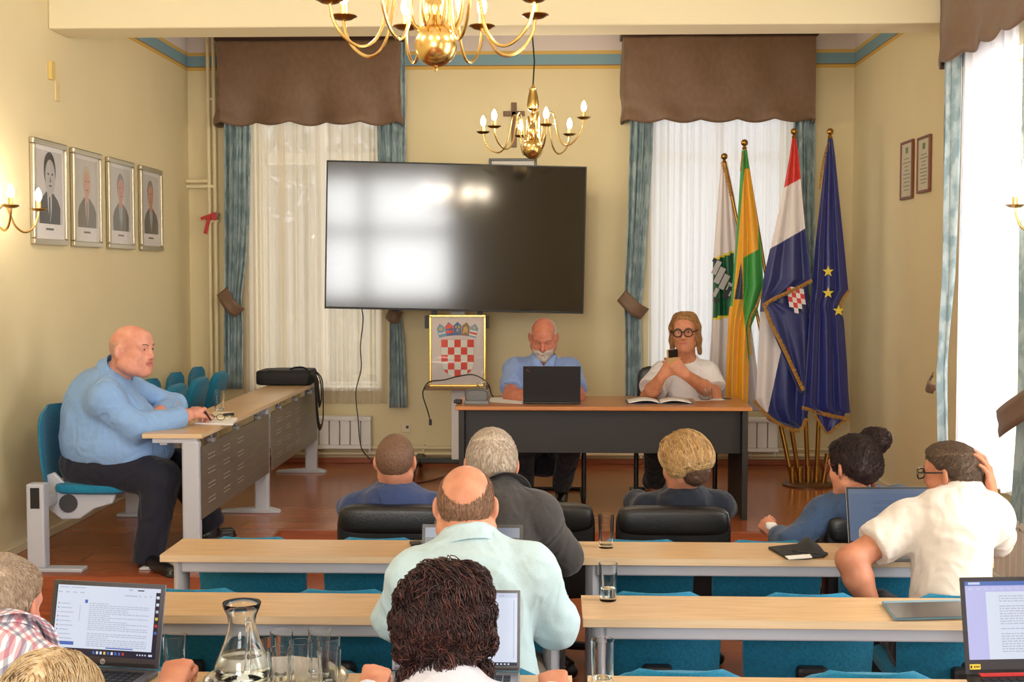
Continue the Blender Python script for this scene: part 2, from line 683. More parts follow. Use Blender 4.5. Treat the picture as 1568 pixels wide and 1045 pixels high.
def valance(label, O, U, N, w, depth, zt, zb, scal, seed, group):
    """dark wood pelmet board with a brown gathered fabric hanging from it; O on the wall at its left end, z = 0"""
    r = random.Random(seed)
    O = Vector(O)
    root = thing('window_valance', label, 'valance', O + Vector((0, 0, zb)), group=group)
    P = frame3((0, 0, -zb), U, N)
    mb = MB()
    vs = [P(u, n, z) for z in (zt, zt + 0.075) for n in (0.0, depth + 0.02) for u in (-0.02, w + 0.02)]
    mb.add(vs, [(0, 1, 3, 2), (4, 6, 7, 5), (0, 4, 5, 1), (2, 3, 7, 6), (0, 2, 6, 4), (1, 5, 7, 3)])
    obj('pelmet_board', mb, M_PELMET, root, smooth=False, bevel=0.006)
    L = w + 2 * depth
    ph = [(r.uniform(0, 6.3), r.uniform(5, 15), r.uniform(-2.2, 2.2)) for _ in range(7)]

    def fn(a, b):
        s = a * L
        if s < depth:
            u, n, du, dn = 0.0, s, -1, 0
        elif s < depth + w:
            u, n, du, dn = s - depth, depth, 0, 1
        else:
            u, n, du, dn = w, L - s, 1, 0
        ed = min(1.0, min(abs(s - depth), abs(s - depth - w)) / 0.03 + 0.3)
        d = 0.0
        for k, (p, f, sl) in enumerate(ph):
            d += math.sin(f * s + sl * 2.4 * b + p) * 0.0085
        d += 0.012 * math.exp(-((b - 0.93) / 0.06) ** 2) * (0.5 + 0.5 * math.sin(2 * math.pi * scal * s / L * 1.0 + 1)) 
        d *= (0.25 + 0.9 * b) * ed
        # diagonal creases near the lower corners
        d += 0.010 * math.sin(26 * (b + 0.8 * abs(s - L / 2) / L)) * b * b * abs(s - L / 2) / L
        zz = zt - (zt - zb) * b
        low = -0.028 * abs(math.sin(math.pi * scal * s / L)) + 0.014
        zz += low * (b ** 4)
        return P(u + du * d, n + dn * (d + 0.01 * b), zz)
    g = MB().grid(fn, 120, 30)
    obj('valance_fabric', g, M_VALANCE, root, solid=0.006)
    return root


def drape(label, O, U, N, tab, nf, amp, seed, tie=None, group=None):
    """tab rows: (z, u_left, u_right); nf folds"""
    r = random.Random(seed)
    zb, zt = tab[-1][0], tab[0][0]
    O = Vector(O)
    root = thing('curtain', label, 'curtain', O + Vector((0, 0, zb)), group=group)
    P = frame3((0, 0, -zb), U, N)
    tl = [(-z, a) for z, a, b in tab]
    tr = [(-z, b) for z, a, b in tab]
    p0 = r.uniform(0, 6)

    def fn(a, b):
        z = zt + (zb - zt) * b
        ul = lerp_table(tl, -z)
        ur = lerp_table(tr, -z)
        w = ur - ul
        ph = 2 * math.pi * nf * a + p0 + 0.5 * math.sin(3.1 * b + p0)
        n = amp * (0.5 + 0.5 * math.sin(ph)) * (0.75 + 0.35 * math.sin(1.7 * b + a * 5)) + 0.25 * amp * math.sin(2.3 * ph + 2 * b)
        return P(ul + w * a + 0.12 * w / nf * math.sin(ph * 1.0 + 1.2), n, z)
    g = MB().grid(fn, int(nf * 14), 50)
    obj('drape_cloth', g, M_DRAPE, root, solid=0.005)
    if tie:
        u0, z0, u1, z1, bw = tie          # a band from the wall hook down round the cloth
        def tf(a, b):
            t = a
            u = u0 + (u1 - u0) * t
            z = z0 + (z1 - z0) * t - 0.02 * math.sin(math.pi * t)
            n = amp + 0.02 + 0.035 * math.sin(math.pi * t)
            dx, dz = -(z1 - z0), (u1 - u0)
            q = math.hypot(dx, dz)
            return P(u + dx / q * bw * (b - 0.5), n + 0.004 * math.sin(9 * b), z + dz / q * bw * (b - 0.5))
        obj('tieback', MB().grid(tf, 16, 4), M_VALANCE, root, solid=0.006)
    return root


def sheer(label, O, U, N, u0, u1, zt, zb, nf, amp, m, seed, group=None):
    r = random.Random(seed)
    O = Vector(O)
    P = frame3((0, 0, 0), U, N)
    fr = [(r.uniform(0.7, 1.3), r.uniform(0, 6.3)) for _ in range(4)]

    def fn(a, b):
        z = zt + (zb - zt) * b
        n = 0
        for k, (f, p) in enumerate(fr):
            n += amp / (1 + 0.5 * k) * math.sin(2 * math.pi * nf * f * (0.5 + 0.5 * k) * a + p + 0.6 * math.sin(2.2 * b + p))
        return P(u0 + (u1 - u0) * a, n * (0.8 + 0.3 * b), z)
    g = MB().grid(fn, int(nf * 10), 24)
    g.v = [tuple(Vector(v) - Vector((0, 0, zb))) for v in g.v]
    o = obj('sheer_curtain', g, m)
    o.location = O + Vector((0, 0, zb))
    return tag(o, label, 'sheer curtain', group)


UX, NB = (1, 0, 0), (0, -1, 0)
O = (0, YB, 0)
# back wall, left window
yb = YB - 0.12
valance('brown fabric valance over the back window left of the big screen', (W(332, 60, 10.55).x, YB - 0.002, 0), UX, NB,
        W(611, 60, 10.55).x - W(332, 60, 10.55).x, 0.25, 3.655, 2.985, 7, 3, 'brown window valances')
valance('brown fabric valance over the back window behind the flags', (W(955, 60, 10.55).x, YB - 0.002, 0), UX, NB,
        W(1250, 60, 10.55).x - W(955, 60, 10.55).x, 0.25, 3.67, 2.995, 7, 5, 'brown window valances')


def bx_(px):
    return (px - 850) * 10.65 / 2000


def bz_(py):
    return 1.775 + (420 - py) * 10.65 / 2000


def dtab(rows):
    rows = [(62, rows[0][1], rows[0][2])] + rows
    return [(bz_(y), bx_(a), bx_(b)) for y, a, b in rows]


drape('blue-grey damask curtain by the heating pipes left of the screen', (0, YB - 0.12, 0), UX, NB,
      dtab([(150, 343, 384), (230, 343, 382), (330, 342, 379), (400, 342, 374), (458, 341, 366), (500, 339, 368), (598, 338, 366)]), 4, 0.06, 1,
      tie=(bx_(339), bz_(446), bx_(366), bz_(480), 0.11), group='blue-grey damask curtains')
drape('blue-grey damask curtain running down behind the big screen', (0, YB - 0.12, 0), UX, NB,
      dtab([(150, 576, 621), (240, 578, 621), (400, 590, 621), (485, 596, 613), (520, 595, 617), (626, 594, 621)]), 4, 0.06, 2,
      tie=(bx_(594), bz_(478), bx_(614), bz_(486), 0.10), group='blue-grey damask curtains')
drape('blue-grey damask curtain behind the woman in white', (0, YB - 0.12, 0), UX, NB,
      dtab([(150, 965, 1000), (240, 962, 998), (330, 960, 992), (430, 956, 987), (468, 955, 982), (520, 957, 983), (612, 957, 985)]), 3.5, 0.06, 3,
      tie=(bx_(951), bz_(452), bx_(986), bz_(481), 0.115), group='blue-grey damask curtains')
drape('blue-grey damask curtain largely hidden behind the red-white-blue flag', (0, YB - 0.12, 0), UX, NB,
      dtab([(150, 1210, 1242), (300, 1212, 1242), (430, 1218, 1244), (470, 1226, 1244), (612, 1220, 1246)]), 3, 0.06, 4,
      group='blue-grey damask curtains')
sheer('narrow cream sheer curtain beside the pipes at the left back window', (0, YB - 0.055, 0), UX, NB, bx_(366), bx_(432), 3.66, bz_(618), 7, 0.010, M_SHEER_CREAM, 11, 'cream sheer curtains')
sheer('wide cream sheer curtain half hidden by the left of the screen', (0, YB - 0.028, 0), UX, NB, bx_(422), bx_(588), 3.66, bz_(622), 15, 0.010, M_SHEER_CREAM, 12, 'cream sheer curtains')
sheer('white sheer curtain right behind the woman in white', (0, YB - 0.055, 0), UX, NB, bx_(994), bx_(1108), 3.66, bz_(618), 10, 0.010, M_SHEER_WHITE, 13, 'white sheer curtains')
sheer('white sheer curtain behind the green and yellow flag', (0, YB - 0.028, 0), UX, NB, bx_(1100), bx_(1216), 3.66, bz_(618), 10, 0.010, M_SHEER_WHITE, 14, 'white sheer curtains')
# right wall window
UY, NR = (0, 1, 0), (-1, 0, 0)
valance('brown fabric valance high over the right-hand wall window', (XR - 0.002, 5.9, 0), UY, NR, 1.90, 0.18, 3.72, 2.985, 7, 8, 'brown window valances')
drape('slim blue-grey curtain at the far edge of the right-hand window', (XR - 0.13, 0, 0), UY, NR,
      [(3.6, 7.58, 7.78), (1.75, 7.60, 7.78), (1.2, 7.70, 7.80), (0.62, 7.62, 7.80)], 3, 0.05, 6, tie=(7.785, 1.17, 7.72, 1.10, 0.08), group='blue-grey damask curtains')
drape('blue-grey curtain at the right picture edge with a brown tieback', (XR - 0.13, 0, 0), UY, NR,
      [(3.6, 6.08, 6.5), (2.0, 6.08, 6.49), (1.1, 6.1, 6.44), (0.75, 6.1, 6.47), (0.52, 6.1, 6.49)], 4, 0.05, 7,
      tie=(6.12, 1.20, 6.62, 1.02, 0.14), group='blue-grey damask curtains')
sheer('bright white sheer curtain over the right-hand wall window', (XR - 0.07, 0, 0), UY, NR, 6.80, 7.70, 3.6, 0.64, 11, 0.022, M_SHEER_BRIGHT, 15, 'white sheer curtains')


# ---------------------------------------------------------------- outside the back windows
def outdoor_tree(label, x, y, h, rad, seed):
    r = random.Random(seed)
    root = thing('tree', label, 'tree', (x, y, -3.0))
    obj('trunk', MB().tube([(0, 0, 0), (0.1, 0, h * 0.4), (0.0, 0.1, h * 0.75)], [0.22, 0.16, 0.08], 8), mat('bark', (70, 58, 46), 0.9), root)
    mb = MB()
    for i in range(1500):
        d = Vector((r.gauss(0, 1), r.gauss(0, 1), r.gauss(0, 1))).normalized() * rad * r.uniform(0.55, 1.0)
        c = Vector((d.x, d.y, h * 0.72 + d.z * 1.3))
        q = Euler((r.uniform(0, 3), r.uniform(0, 3), r.uniform(0, 3))).to_matrix()
        s = r.uniform(0.09, 0.16)
        mb.add([c + q @ Vector((a * s, b * s * 0.6, 0)) for a, b in ((-1, 0), (0, -1), (1, 0), (0, 1))], [(0, 1, 2, 3)])
    obj('foliage', mb, mat('leaves', (82, 104, 62), 0.7), root, smooth=False)


outdoor_tree('leafy tree outside, dimly seen through the cream sheer curtain', -3.0, 16.5, 7.0, 1.5, 5)
root = thing('exterior_house', 'pale yellow house seen outside through the left sheer curtain', 'house', (-4.2, 26, -4))
obj('house_wall', MB().span((-5, 0, 0), (5, 5, 5.2)), mat('house_plaster', (226, 200, 130), 0.8), root, smooth=False)
mb = MB().prism([(-5.4, 5.2), (5.4, 5.2), (4.2, 6.8), (-4.2, 6.8)], -0.3, 5.3, ((0, 0, 0), (1, 0, 0), (0, 0, 1), (0, 1, 0)))
obj('house_roof', mb, mat('roof_tiles', (150, 96, 76), 0.8, col2=(130, 80, 62), scale=(4, 4, 20)), root, smooth=False)
for k in range(4):
    obj('house_window', MB().span((-3.8 + k * 2.2, -0.03, 2.6), (-2.9 + k * 2.2, 0.02, 4.2)), mat('dark_window', (70, 76, 84), 0.2), root, smooth=False)

# ---------------------------------------------------------------- wall fittings
YW = YB - 0.001


def radiator(label, x0, x1, z0, z1, base_y, group=None, along='x'):
    root = thing('radiator', label, 'radiator', ((x0 + x1) / 2, base_y, z0) if along == 'x' else (base_y, (x0 + x1) / 2, z0), 0 if along == 'x' else -R90, group)
    w, h = x1 - x0, z1 - z0
    n = max(3, int(round(w / 0.085)))
    for k in range(n):
        a = -w / 2 + w * k / n
        obj('section', MB().span((a + 0.003, -0.05, 0.03), (a + w / n - 0.003, 0.03, h - 0.03)), M_WHITE, root, smooth=False, bevel=0.008)
    mb = MB().span((-w / 2, -0.06, h - 0.035), (w / 2, 0.04, h)).span((-w / 2, -0.06, 0.0), (w / 2, 0.04, 0.03))
    for k in range(n * 3):
        a = -w / 2 + w * (k + 0.5) / (n * 3)
        mb.span((a - 0.008, -0.064, h - 0.026), (a + 0.008, -0.059, h - 0.01))
    obj('grille', mb, M_WHITE, root, smooth=False, bevel=0.003)
    mb = MB().tube([(w / 2 - 0.02, 0.0, 0.0), (w / 2 - 0.02, 0.0, -(z0 - PZ) * 0.35)], 0.012)
    mb.span((-w / 2 + 0.05, 0.03, 0.05), (-w / 2 + 0.08, 0.095, 0.08)).span((w / 2 - 0.08, 0.03, 0.05), (w / 2 - 0.05, 0.095, 0.08))
    obj('bracket', mb, M_WHITE, root)
    return root


radiator('white panel radiator below the left back window', -2.38, bx_(566), bz_(690), bz_(640), YB - 0.10, 'white radiators')
radiator('white panel radiator right of the dark desk, by the flag poles', 0.95, bx_(1192), bz_(692), bz_(640), YB - 0.10, 'white radiators')
radiator('white radiator under the right-hand wall window', 6.3, 7.5, 0.2, 0.56, XR - 0.1, 'white radiators', along='y')

# heating pipes
mb = MB()
x1, x2 = (318 - 850) * 10.7 / 2000, (327 - 850) * 10.7 / 2000
yp = YB - 0.09
mb.tube([(x1, yp, 0.25), (x1, yp, 3.72)], 0.016, 10).tube([(x2, yp, 0.25), (x2, yp, 3.70)], 0.016, 10)
mb.tube([(x1, yp, 2.54), (XL + 0.005, yp, 2.54)], 0.016, 10).tube([(x2, yp, 2.495), (XL + 0.005, yp, 2.495)], 0.016, 10)
mb.tube(smooth_path([(x1, yp, 3.66), (x1, yp, 3.72), (x1 - 0.02, yp + 0.03, 3.76), (x1 - 0.02, YB - 0.02, 3.77)], 4), 0.016, 10)
for z in (0.9, 2.2, 3.2):
    mb.span((x1 - 0.02, yp, z), (x2 + 0.02, YB - 0.003, z + 0.02))
root = thing('heating_pipe', 'pair of cream heating pipes rising in the left corner', 'pipe', (0, 0, 0))
o = obj('pipe_run', mb, M_CREAMPAINT, root)
mb = MB().tube([(x1 - 0.03, yp - 0.015, 2.235), (x2 + 0.03, yp - 0.015, 2.235)], 0.012, 8)
mb.box((x2 + 0.02, yp - 0.03, 2.255), (0.035, 0.02, 0.05), (0, 0.3, 0))
obj('valve', mb, mat('valve_grey', (120, 100, 90), 0.4, 0.5), root)
mb = MB().box((x1 - 0.01, yp - 0.035, 2.18), (0.03, 0.006, 0.15), (0, 0.25, 0)).box((x1 + 0.0, yp - 0.04, 2.25), (0.13, 0.008, 0.025), (0, -0.35, 0)).box((x2, yp - 0.04, 2.24), (0.035, 0.01, 0.045), (0, 0.2, 0))
obj('red_ribbon', mb, mat('red_ribbon', (190, 44, 40), 0.5), root, smooth=False)
mb = MB().tube([(XL + 0.05, YB - 0.05, 0.285), (XR - 0.1, YB - 0.05, 0.285)], 0.016, 10).tube([(XL + 0.05, YB - 0.05, 0.335), (XR - 0.1, YB - 0.05, 0.335)], 0.016, 10)
for x in np.arange(-2.9, 2.3, 0.9):
    mb.span((x, YB - 0.06, 0.26), (x + 0.02, YB - 0.003, 0.36))
single('skirting_pipe', mb, M_CREAMPAINT, 'cream twin pipes running low along the back wall', 'pipe', (0, YB, PZ))

# small things on the walls
p = W(622, 655, YB)
root = thing('wall_socket', 'small cream wall socket with a dark hole above the skirting pipes', 'socket', (p.x, YB, p.z - 0.04))
obj('face_plate', MB().span((-0.04, -0.012, 0), (0.04, 0, 0.08)), M_CREAMPAINT, root, smooth=False, bevel=0.005)
obj('plug_hole', MB().lathe([(0, -0.001), (0.013, -0.001), (0.013, 0.003), (0, 0.003)], 12, (0.01, -0.013, 0.045), R=Euler((R90, 0, 0)).to_matrix()), M_BLACK, root)
p = WX(76, 108, XL)
single('cable_cover', MB().span((XL, p.y - 0.03, p.z - 0.055), (XL + 0.025, p.y + 0.03, p.z + 0.055)), mat('ochre_cover', (216, 190, 112), 0.6),
       'small ochre cover box high on the left wall under the beam', 'cover', bevel=0.004, smooth=False)
p = WX(86, 140, XL)
single('cable_duct', MB().span((XL, p.y - 0.035, p.z - 0.06), (XL + 0.012, p.y + 0.035, p.z + 0.06)), mat('duct', (222, 204, 150), 0.6),
       'pale plate on the left wall right below the ochre cover box', 'cover', bevel=0.004, smooth=False)

# cross
c = W(787, 174, YB - 0.02)
mb = MB().span((-0.022, -0.012, -0.275), (0.022, 0.012, 0.09)).span((-0.088, -0.012, -0.022), (0.088, 0.012, 0.020))
o = obj('cross', mb, mat('cross_wood', (122, 92, 60), 0.5, col2=(100, 72, 46), scale=(30, 30, 6)), smooth=False, bevel=0.004)
o.location = (c.x, YB - 0.013, c.z)
tag(o, 'plain brown wooden cross on the back wall behind the small chandelier', 'cross')


def frame_bars(mb, w, h, t, d, mi=0):
    """picture frame in local x (width), z (height), facing -y"""
    mb.span((-w / 2, -d, 0), (w / 2, 0, t), mi).span((-w / 2, -d, h - t), (w / 2, 0, h), mi)
    mb.span((-w / 2, -d, t), (-w / 2 + t, 0, h - t), mi).span((w / 2 - t, -d, t), (w / 2, 0, h - t), mi)
    return mb


def disc_outline(cx, cz, rx, rz, n=28, a0=0, a1=2 * math.pi):
    return [(cx + rx * math.cos(a0 + (a1 - a0) * k / n), cz + rz * math.sin(a0 + (a1 - a0) * k / n)) for k in range(n)]


FR = ((0, 0, 0), (1, 0, 0), (0, 0, 1), (0, -1, 0))
M_SILVER = mat('silver_frame', (196, 188, 168), 0.3, 0.85)
M_MATW = mat('print_white', (226, 222, 220), 0.7)


def portrait(label, loc, rz, w, h, hair, face, coat, shirt, tie, bg, tilt, big=1.0):
    root = thing('framed_portrait', label, 'picture', loc, rz, 'framed portraits on the left wall')
    obj('picture_frame', frame_bars(MB(), w, h, 0.035, 0.03), M_SILVER, root, smooth=False, bevel=0.008)
    mb = MB().span((-w / 2 + 0.03, -0.012, 0.03), (w / 2 - 0.03, -0.004, h - 0.03), 0)
    ph0, ph1, pw = 0.125, h - 0.06, w / 2 - 0.06
    k = 0.0126
    mb.prism([(-pw, ph0), (pw, ph0), (pw, ph1), (-pw, ph1)], 0.0122, k, FR, 6)
    hx, hz, s = tilt * 0.01, ph0 + 0.285, big
    sh = [(-0.155, ph0), (0.165, ph0), (0.17, ph0 + 0.10), (0.13, ph0 + 0.145), (0.05, ph0 + 0.19), (-0.05, ph0 + 0.19), (-0.13, ph0 + 0.14), (-0.16, ph0 + 0.09)]
    mb.prism(sh, k, k + 0.0004, FR, 3)
    mb.prism([(-0.035, ph0 + 0.19), (0.035, ph0 + 0.19), (0.03, ph0 + 0.08), (0.008, ph0 + 0.01), (-0.02, ph0 + 0.08)], k + 0.0004, k + 0.0007, FR, 4)
    mb.prism([(-0.012, ph0 + 0.18), (0.012, ph0 + 0.18), (0.016, ph0 + 0.06), (0.004, ph0 + 0.01), (-0.012, ph0 + 0.06)], k + 0.0007, k + 0.001, FR, 5)
    mb.prism([(-0.03, ph0 + 0.16), (0.03, ph0 + 0.16), (0.034, ph0 + 0.24), (-0.034, ph0 + 0.24)], k + 0.001, k + 0.0012, FR, 2)
    mb.prism(disc_outline(hx, hz + 0.025 * s, 0.072 * s, 0.088 * s), k + 0.0012, k + 0.0015, FR, 1)
    mb.prism(disc_outline(hx + 0.004, hz - 0.005 * s, 0.06 * s, 0.083 * s), k + 0.0015, k + 0.0018, FR, 2)
    for sx in (-1, 1):
        mb.prism(disc_outline(hx + 0.004 + sx * 0.024 * s, hz + 0.012, 0.012 * s, 0.005 * s, 12), k + 0.0018, k + 0.002, FR, 3)
    mb.prism([(hx + 0.002, hz), (hx + 0.012 * s, hz - 0.028 * s), (hx - 0.005 * s, hz - 0.028 * s)], k + 0.0018, k + 0.002, FR, 1)
    mb.prism(disc_outline(hx + 0.004, hz - 0.045 * s, 0.02 * s, 0.004 * s, 12), k + 0.0018, k + 0.002, FR, 3)
    mb.span((-0.06, -0.0126, 0.088), (0.06, -0.012, 0.1), 3)
    obj('portrait_print', mb, [M_MATW, mat('hair' + label[:14], hair, 0.7), mat('face' + label[:14], face, 0.7), mat('coat' + label[:14], coat, 0.7),
                               mat('shirt' + label[:14], shirt, 0.7), mat('tie' + label[:14], tie, 0.7), mat('bg' + label[:14], bg, 0.7)], root, smooth=False)
    gm = MB().span((-w / 2 + 0.034, -0.022, 0.034), (w / 2 - 0.034, -0.020, h - 0.034))
    obj('picture_glass', gm, mat_pane('picture_glass', 0.05), root, smooth=False)


G = 'framed portraits on the left wall'
for (ya, yb_, lab, hair, face, coat, shirt, tie, bg, tl) in (
        (7.49, 8.02, 'black and white portrait in a silver frame, nearest the wall lamp', (40, 40, 40), (176, 172, 170), (58, 56, 56), (200, 198, 196), (70, 68, 68), (196, 192, 190), 1),
        (8.12, 8.64, 'faded portrait of a pale-haired man in grey, second silver frame from the lamp', (196, 186, 160), (204, 160, 138), (124, 118, 108), (196, 180, 176), (150, 132, 120), (200, 198, 192), 0),
        (8.77, 9.31, 'portrait of a grey-haired man with light blue tie in a silver frame', (140, 136, 128), (200, 148, 128), (118, 112, 102), (190, 190, 192), (130, 150, 160), (200, 198, 194), 0),
        (9.46, 9.98, 'portrait of a red-faced man in dark suit, silver frame nearest the pipes', (96, 70, 56), (190, 110, 90), (46, 48, 50), (180, 188, 194), (40, 54, 66), (206, 204, 202), -1)):
    portrait(lab, (XL + 0.002, (ya + yb_) / 2, 1.95), R90, yb_ - ya, 0.62, hair, face, coat, shirt, tie, bg, tl, 1.28 if ya < 8 else 1.0)

M_BRNF = mat('brown_frame', (120, 66, 40), 0.4)
for (ya, yb_, z0, z1, lab) in ((8.97, 9.27, 2.29, 2.69, 'small brown framed certificate on the right wall, left of the pair'),
                               (8.56, 8.85, 2.31, 2.68, 'small brown framed certificate on the right wall, nearer the window')):
    root = thing('framed_certificate', lab, 'picture', (XR - 0.002, (ya + yb_) / 2, z0), -R90, 'framed certificates on the right wall')
    w, h = yb_ - ya, z1 - z0
    obj('picture_frame', frame_bars(MB(), w, h, 0.018, 0.02), M_BRNF, root, smooth=False, bevel=0.004)
    mb = MB().span((-w / 2 + 0.016, -0.012, 0.016), (w / 2 - 0.016, -0.004, h - 0.016), 0)
    rr = random.Random(3)
    for k in range(9):
        zz = 0.06 + k * (h - 0.16) / 9
        ww = rr.uniform(0.05, w / 2 - 0.045)
        mb.span((-ww, -0.0126, zz), (ww, -0.0119, zz + 0.008), 1)
    mb.span((-0.03, -0.0126, h - 0.085), (0.03, -0.0119, h - 0.045), 2)
    obj('certificate_print', mb, [mat('certificate_paper', (206, 200, 176), 0.7), mat('print_grey', (150, 146, 136), 0.8), mat('print_green', (110, 130, 100), 0.8)], root, smooth=False)
# framed picture behind the screen
pa, pb_ = W(749, 243, YB), W(822, 243, YB)
root = thing('picture', 'dark-framed white picture peeking out above the big screen', 'picture', ((pa.x + pb_.x) / 2, YB - 0.002, pa.z - 0.5))
obj('picture_frame', frame_bars(MB(), pb_.x - pa.x, 0.5, 0.022, 0.025), mat('grey_frame', (64, 66, 64), 0.4), root, smooth=False, bevel=0.004)
obj('picture_print', MB().span((-0.18, -0.012, 0.02), (0.18, -0.004, 0.48)), M_MATW, root, smooth=False)

# ================================================================ FURNITURE
def desk_top(mb, x0, x1, y0, y1, z0, z1):
    """slab whose sides carry the edge band (material 1)"""
    vs = [(x, y, z) for z in (z0, z1) for y in (y0, y1) for x in (x0, x1)]
    mb.add(vs, [(4, 5, 7, 6)], 0)
    mb.add(vs, [(0, 2, 3, 1), (0, 1, 5, 4), (2, 6, 7, 3), (0, 4, 6, 2), (1, 3, 7, 5)], 1)
    return mb


DZ = 0.74
ROWS = [(4.72, 5.02), (3.88, 4.17), (3.03, 3.325)]
BANKS = [(-1.455, 0.045), (0.085, 1.585)]


def conference_desk(label, x0, x1, y0, y1):
    xc = (x0 + x1) / 2
    w, d = x1 - x0, y1 - y0
    root = thing('conference_desk', label, 'desk', (xc, (y0 + y1) / 2, 0), group='beech bench desks in rows')
    obj('desktop', desk_top(MB(), -w / 2, w / 2, -d / 2, d / 2, DZ - 0.026, DZ), [M_BEECH, M_BEECH_EDGE], root, smooth=False, bevel=0.002)
    mb = MB().span((-w / 2 + 0.07, -d / 2 + 0.035, DZ - 0.072), (w / 2 - 0.07, -d / 2 + 0.075, DZ - 0.027))
    mb.span((-w / 2 + 0.07, d / 2 - 0.08, DZ - 0.066), (w / 2 - 0.07, d / 2 - 0.04, DZ - 0.027))
    obj('rail', mb, M_ALU_PAINT, root, smooth=False, bevel=0.006)
    for s in (-1, 1):
        x = s * (w / 2 - 0.055)
        mb = MB()
        n = 16
        vs = []
        for z in (0.03, DZ - 0.027):
            vs += [(x + 0.026 * math.cos(2 * math.pi * k / n), -0.055 + 0.055 * math.sin(2 * math.pi * k / n), z) for k in range(n)]
        mb.add(vs, [(k, (k + 1) % n, n + (k + 1) % n, n + k) for k in range(n)])
        obj('leg', mb, M_ALU_PAINT, root)
        obj('foot', MB().span((x - 0.03, -d / 2 + 0.01, 0), (x + 0.03, d / 2 + 0.25, 0.03)), M_ALU_PAINT, root, smooth=False, bevel=0.01)
    return root


names = ['front row', 'middle row', 'nearest row']
for r, (y0, y1) in enumerate(ROWS):
    for b, (x0, x1) in enumerate(BANKS):
        lab = ['beech desk in the farthest row, left of the aisle, ending by the silver-legged table',
               'beech desk in the farthest row, right of the aisle, with a black folder on it',
               'beech desk in the middle row left of the aisle, behind the glass carafe',
               'beech desk in the middle row right of the aisle, with a tablet on it',
               'beech desk at the bottom left edge carrying the glass carafe and tray',
               'beech desk at the bottom edge, right side, carrying a lone glass and laptop'][r * 2 + b]
        conference_desk(lab, x0, x1, y0, y1)


def seat_back_mb(w=0.44, h=0.40, t=0.035, bow=0.035):
    """curved back shell with rounded top corners, local: x across, z up, faces +y (away from the camera)"""
    mb = MB()
    nu, nv = 18, 12
    rows = {}
    for side in (0, 1):
        for j in range(nv + 1):
            v = j / nv
            # rounded-rectangle half width
            rc = 0.12
            z = h * v
            inset = 0.0
            if z > h - rc:
                q = (z - (h - rc)) / rc
                inset = rc * (1 - math.sqrt(max(0, 1 - q * q))) * 0.9
            if z < 0.03:
                q = 1 - z / 0.03
                inset = 0.03 * (1 - math.sqrt(max(0, 1 - q * q)))
            hw = w / 2 * (1.0 - 0.06 * (1 - v)) - inset
            for i in range(nu + 1):
                u = 2 * i / nu - 1
                x = hw * u
                y = -bow * (1 - u * u) + 0.03 * (v - 0.5) ** 2 * 4 * 0.5 - 0.05 * v
                ed = max(abs(u), 0)
                th = t * (1 - 0.75 * ed ** 6) * (1 - 0.8 * abs(2 * v - 1) ** 8)
                rows[(side, i, j)] = len(mb.v)
                mb.v.append((x, y + (th / 2 if side else -th / 2), z))
    for side in (0, 1):
        for j in range(nv):
            for i in range(nu):
                a, b, c, d = rows[(side, i, j)], rows[(side, i + 1, j)], rows[(side, i + 1, j + 1)], rows[(side, i, j + 1)]
                mb.f.append((a, b, c, d) if not side else (a, d, c, b))
                mb.m.append(0)
    for j in range(nv):
        for i in (0, nu):
            mb.f.append((rows[(0, i, j)], rows[(0, i, j + 1)], rows[(1, i, j + 1)], rows[(1, i, j)]))
            mb.m.append(0)
    for i in range(nu):
        for j in (0, nv):
            mb.f.append((rows[(0, i, j)], rows[(1, i, j)], rows[(1, i + 1, j)], rows[(0, i + 1, j)]))
            mb.m.append(0)
    return mb


def seat_pan_mb(w=0.43, d=0.40):
    mb = MB()
    n = 28
    out = []
    for k in range(n):
        a = 2 * math.pi * k / n
        c, s = math.cos(a), math.sin(a)
        e = 0.45
        out.append((w / 2 * math.copysign(abs(c) ** e, c), d / 2 * math.copysign(abs(s) ** e, s)))
    rows = []
    for z, sc in ((0.0, 0.9), (0.012, 0.98), (0.03, 1.0), (0.05, 0.97), (0.058, 0.88), (0.056, 0.5), (0.052, 0.1)):
        rows.append(len(mb.v))
        mb.v += [(x * sc, y * sc, z + 0.012 * (y / d) * 0) for x, y in out]
    for a, b in zip(rows[:-1], rows[1:]):
        for k in range(n):
            mb.f.append((a + k, a + (k + 1) % n, b + (k + 1) % n, b + k))
            mb.m.append(0)
    mb.f.append(tuple(rows[0] + k for k in range(n))[::-1])
    mb.m.append(0)
    mb.f.append(tuple(rows[-1] + k for k in range(n)))
    mb.m.append(0)
    return mb


def make_seat():
    """bench seat: backrest toward the camera, seat ahead of it, one column to the floor"""
    root = thing('bench_seat', 'x', 'seat', (0, 0, 0))
    b = obj('backrest', seat_back_mb(0.435, 0.41), M_TEAL, root, loc=(0, 0.03, 0.322))
    obj('hinge_cover', MB().box((0, 0, 0), (0.10, 0.05, 0.09)), M_BLACK, b, smooth=False, bevel=0.015, loc=(0, -0.085, 0.135))
    obj('seat_pan', seat_pan_mb(0.42, 0.38), M_TEAL, root, loc=(0, 0.075, 0.51), rot=(math.radians(80), 0, 0))
    mb = MB().tube(smooth_path([(0, 0.0, 0.40), (0, 0.02, 0.345), (0, 0.05, 0.33), (0, 0.09, 0.36)], 4), 0.028, 10, flat=1.6)
    obj('bracket', mb, M_DKGREY, root)
    mb = MB().span((-0.03, 0.06, 0.02), (0.03, 0.13, 0.37)).span((-0.05, -0.02, 0.0), (0.05, 0.24, 0.025))
    obj('column', mb, M_ALU_PAINT, root, smooth=False, bevel=0.006)
    return root


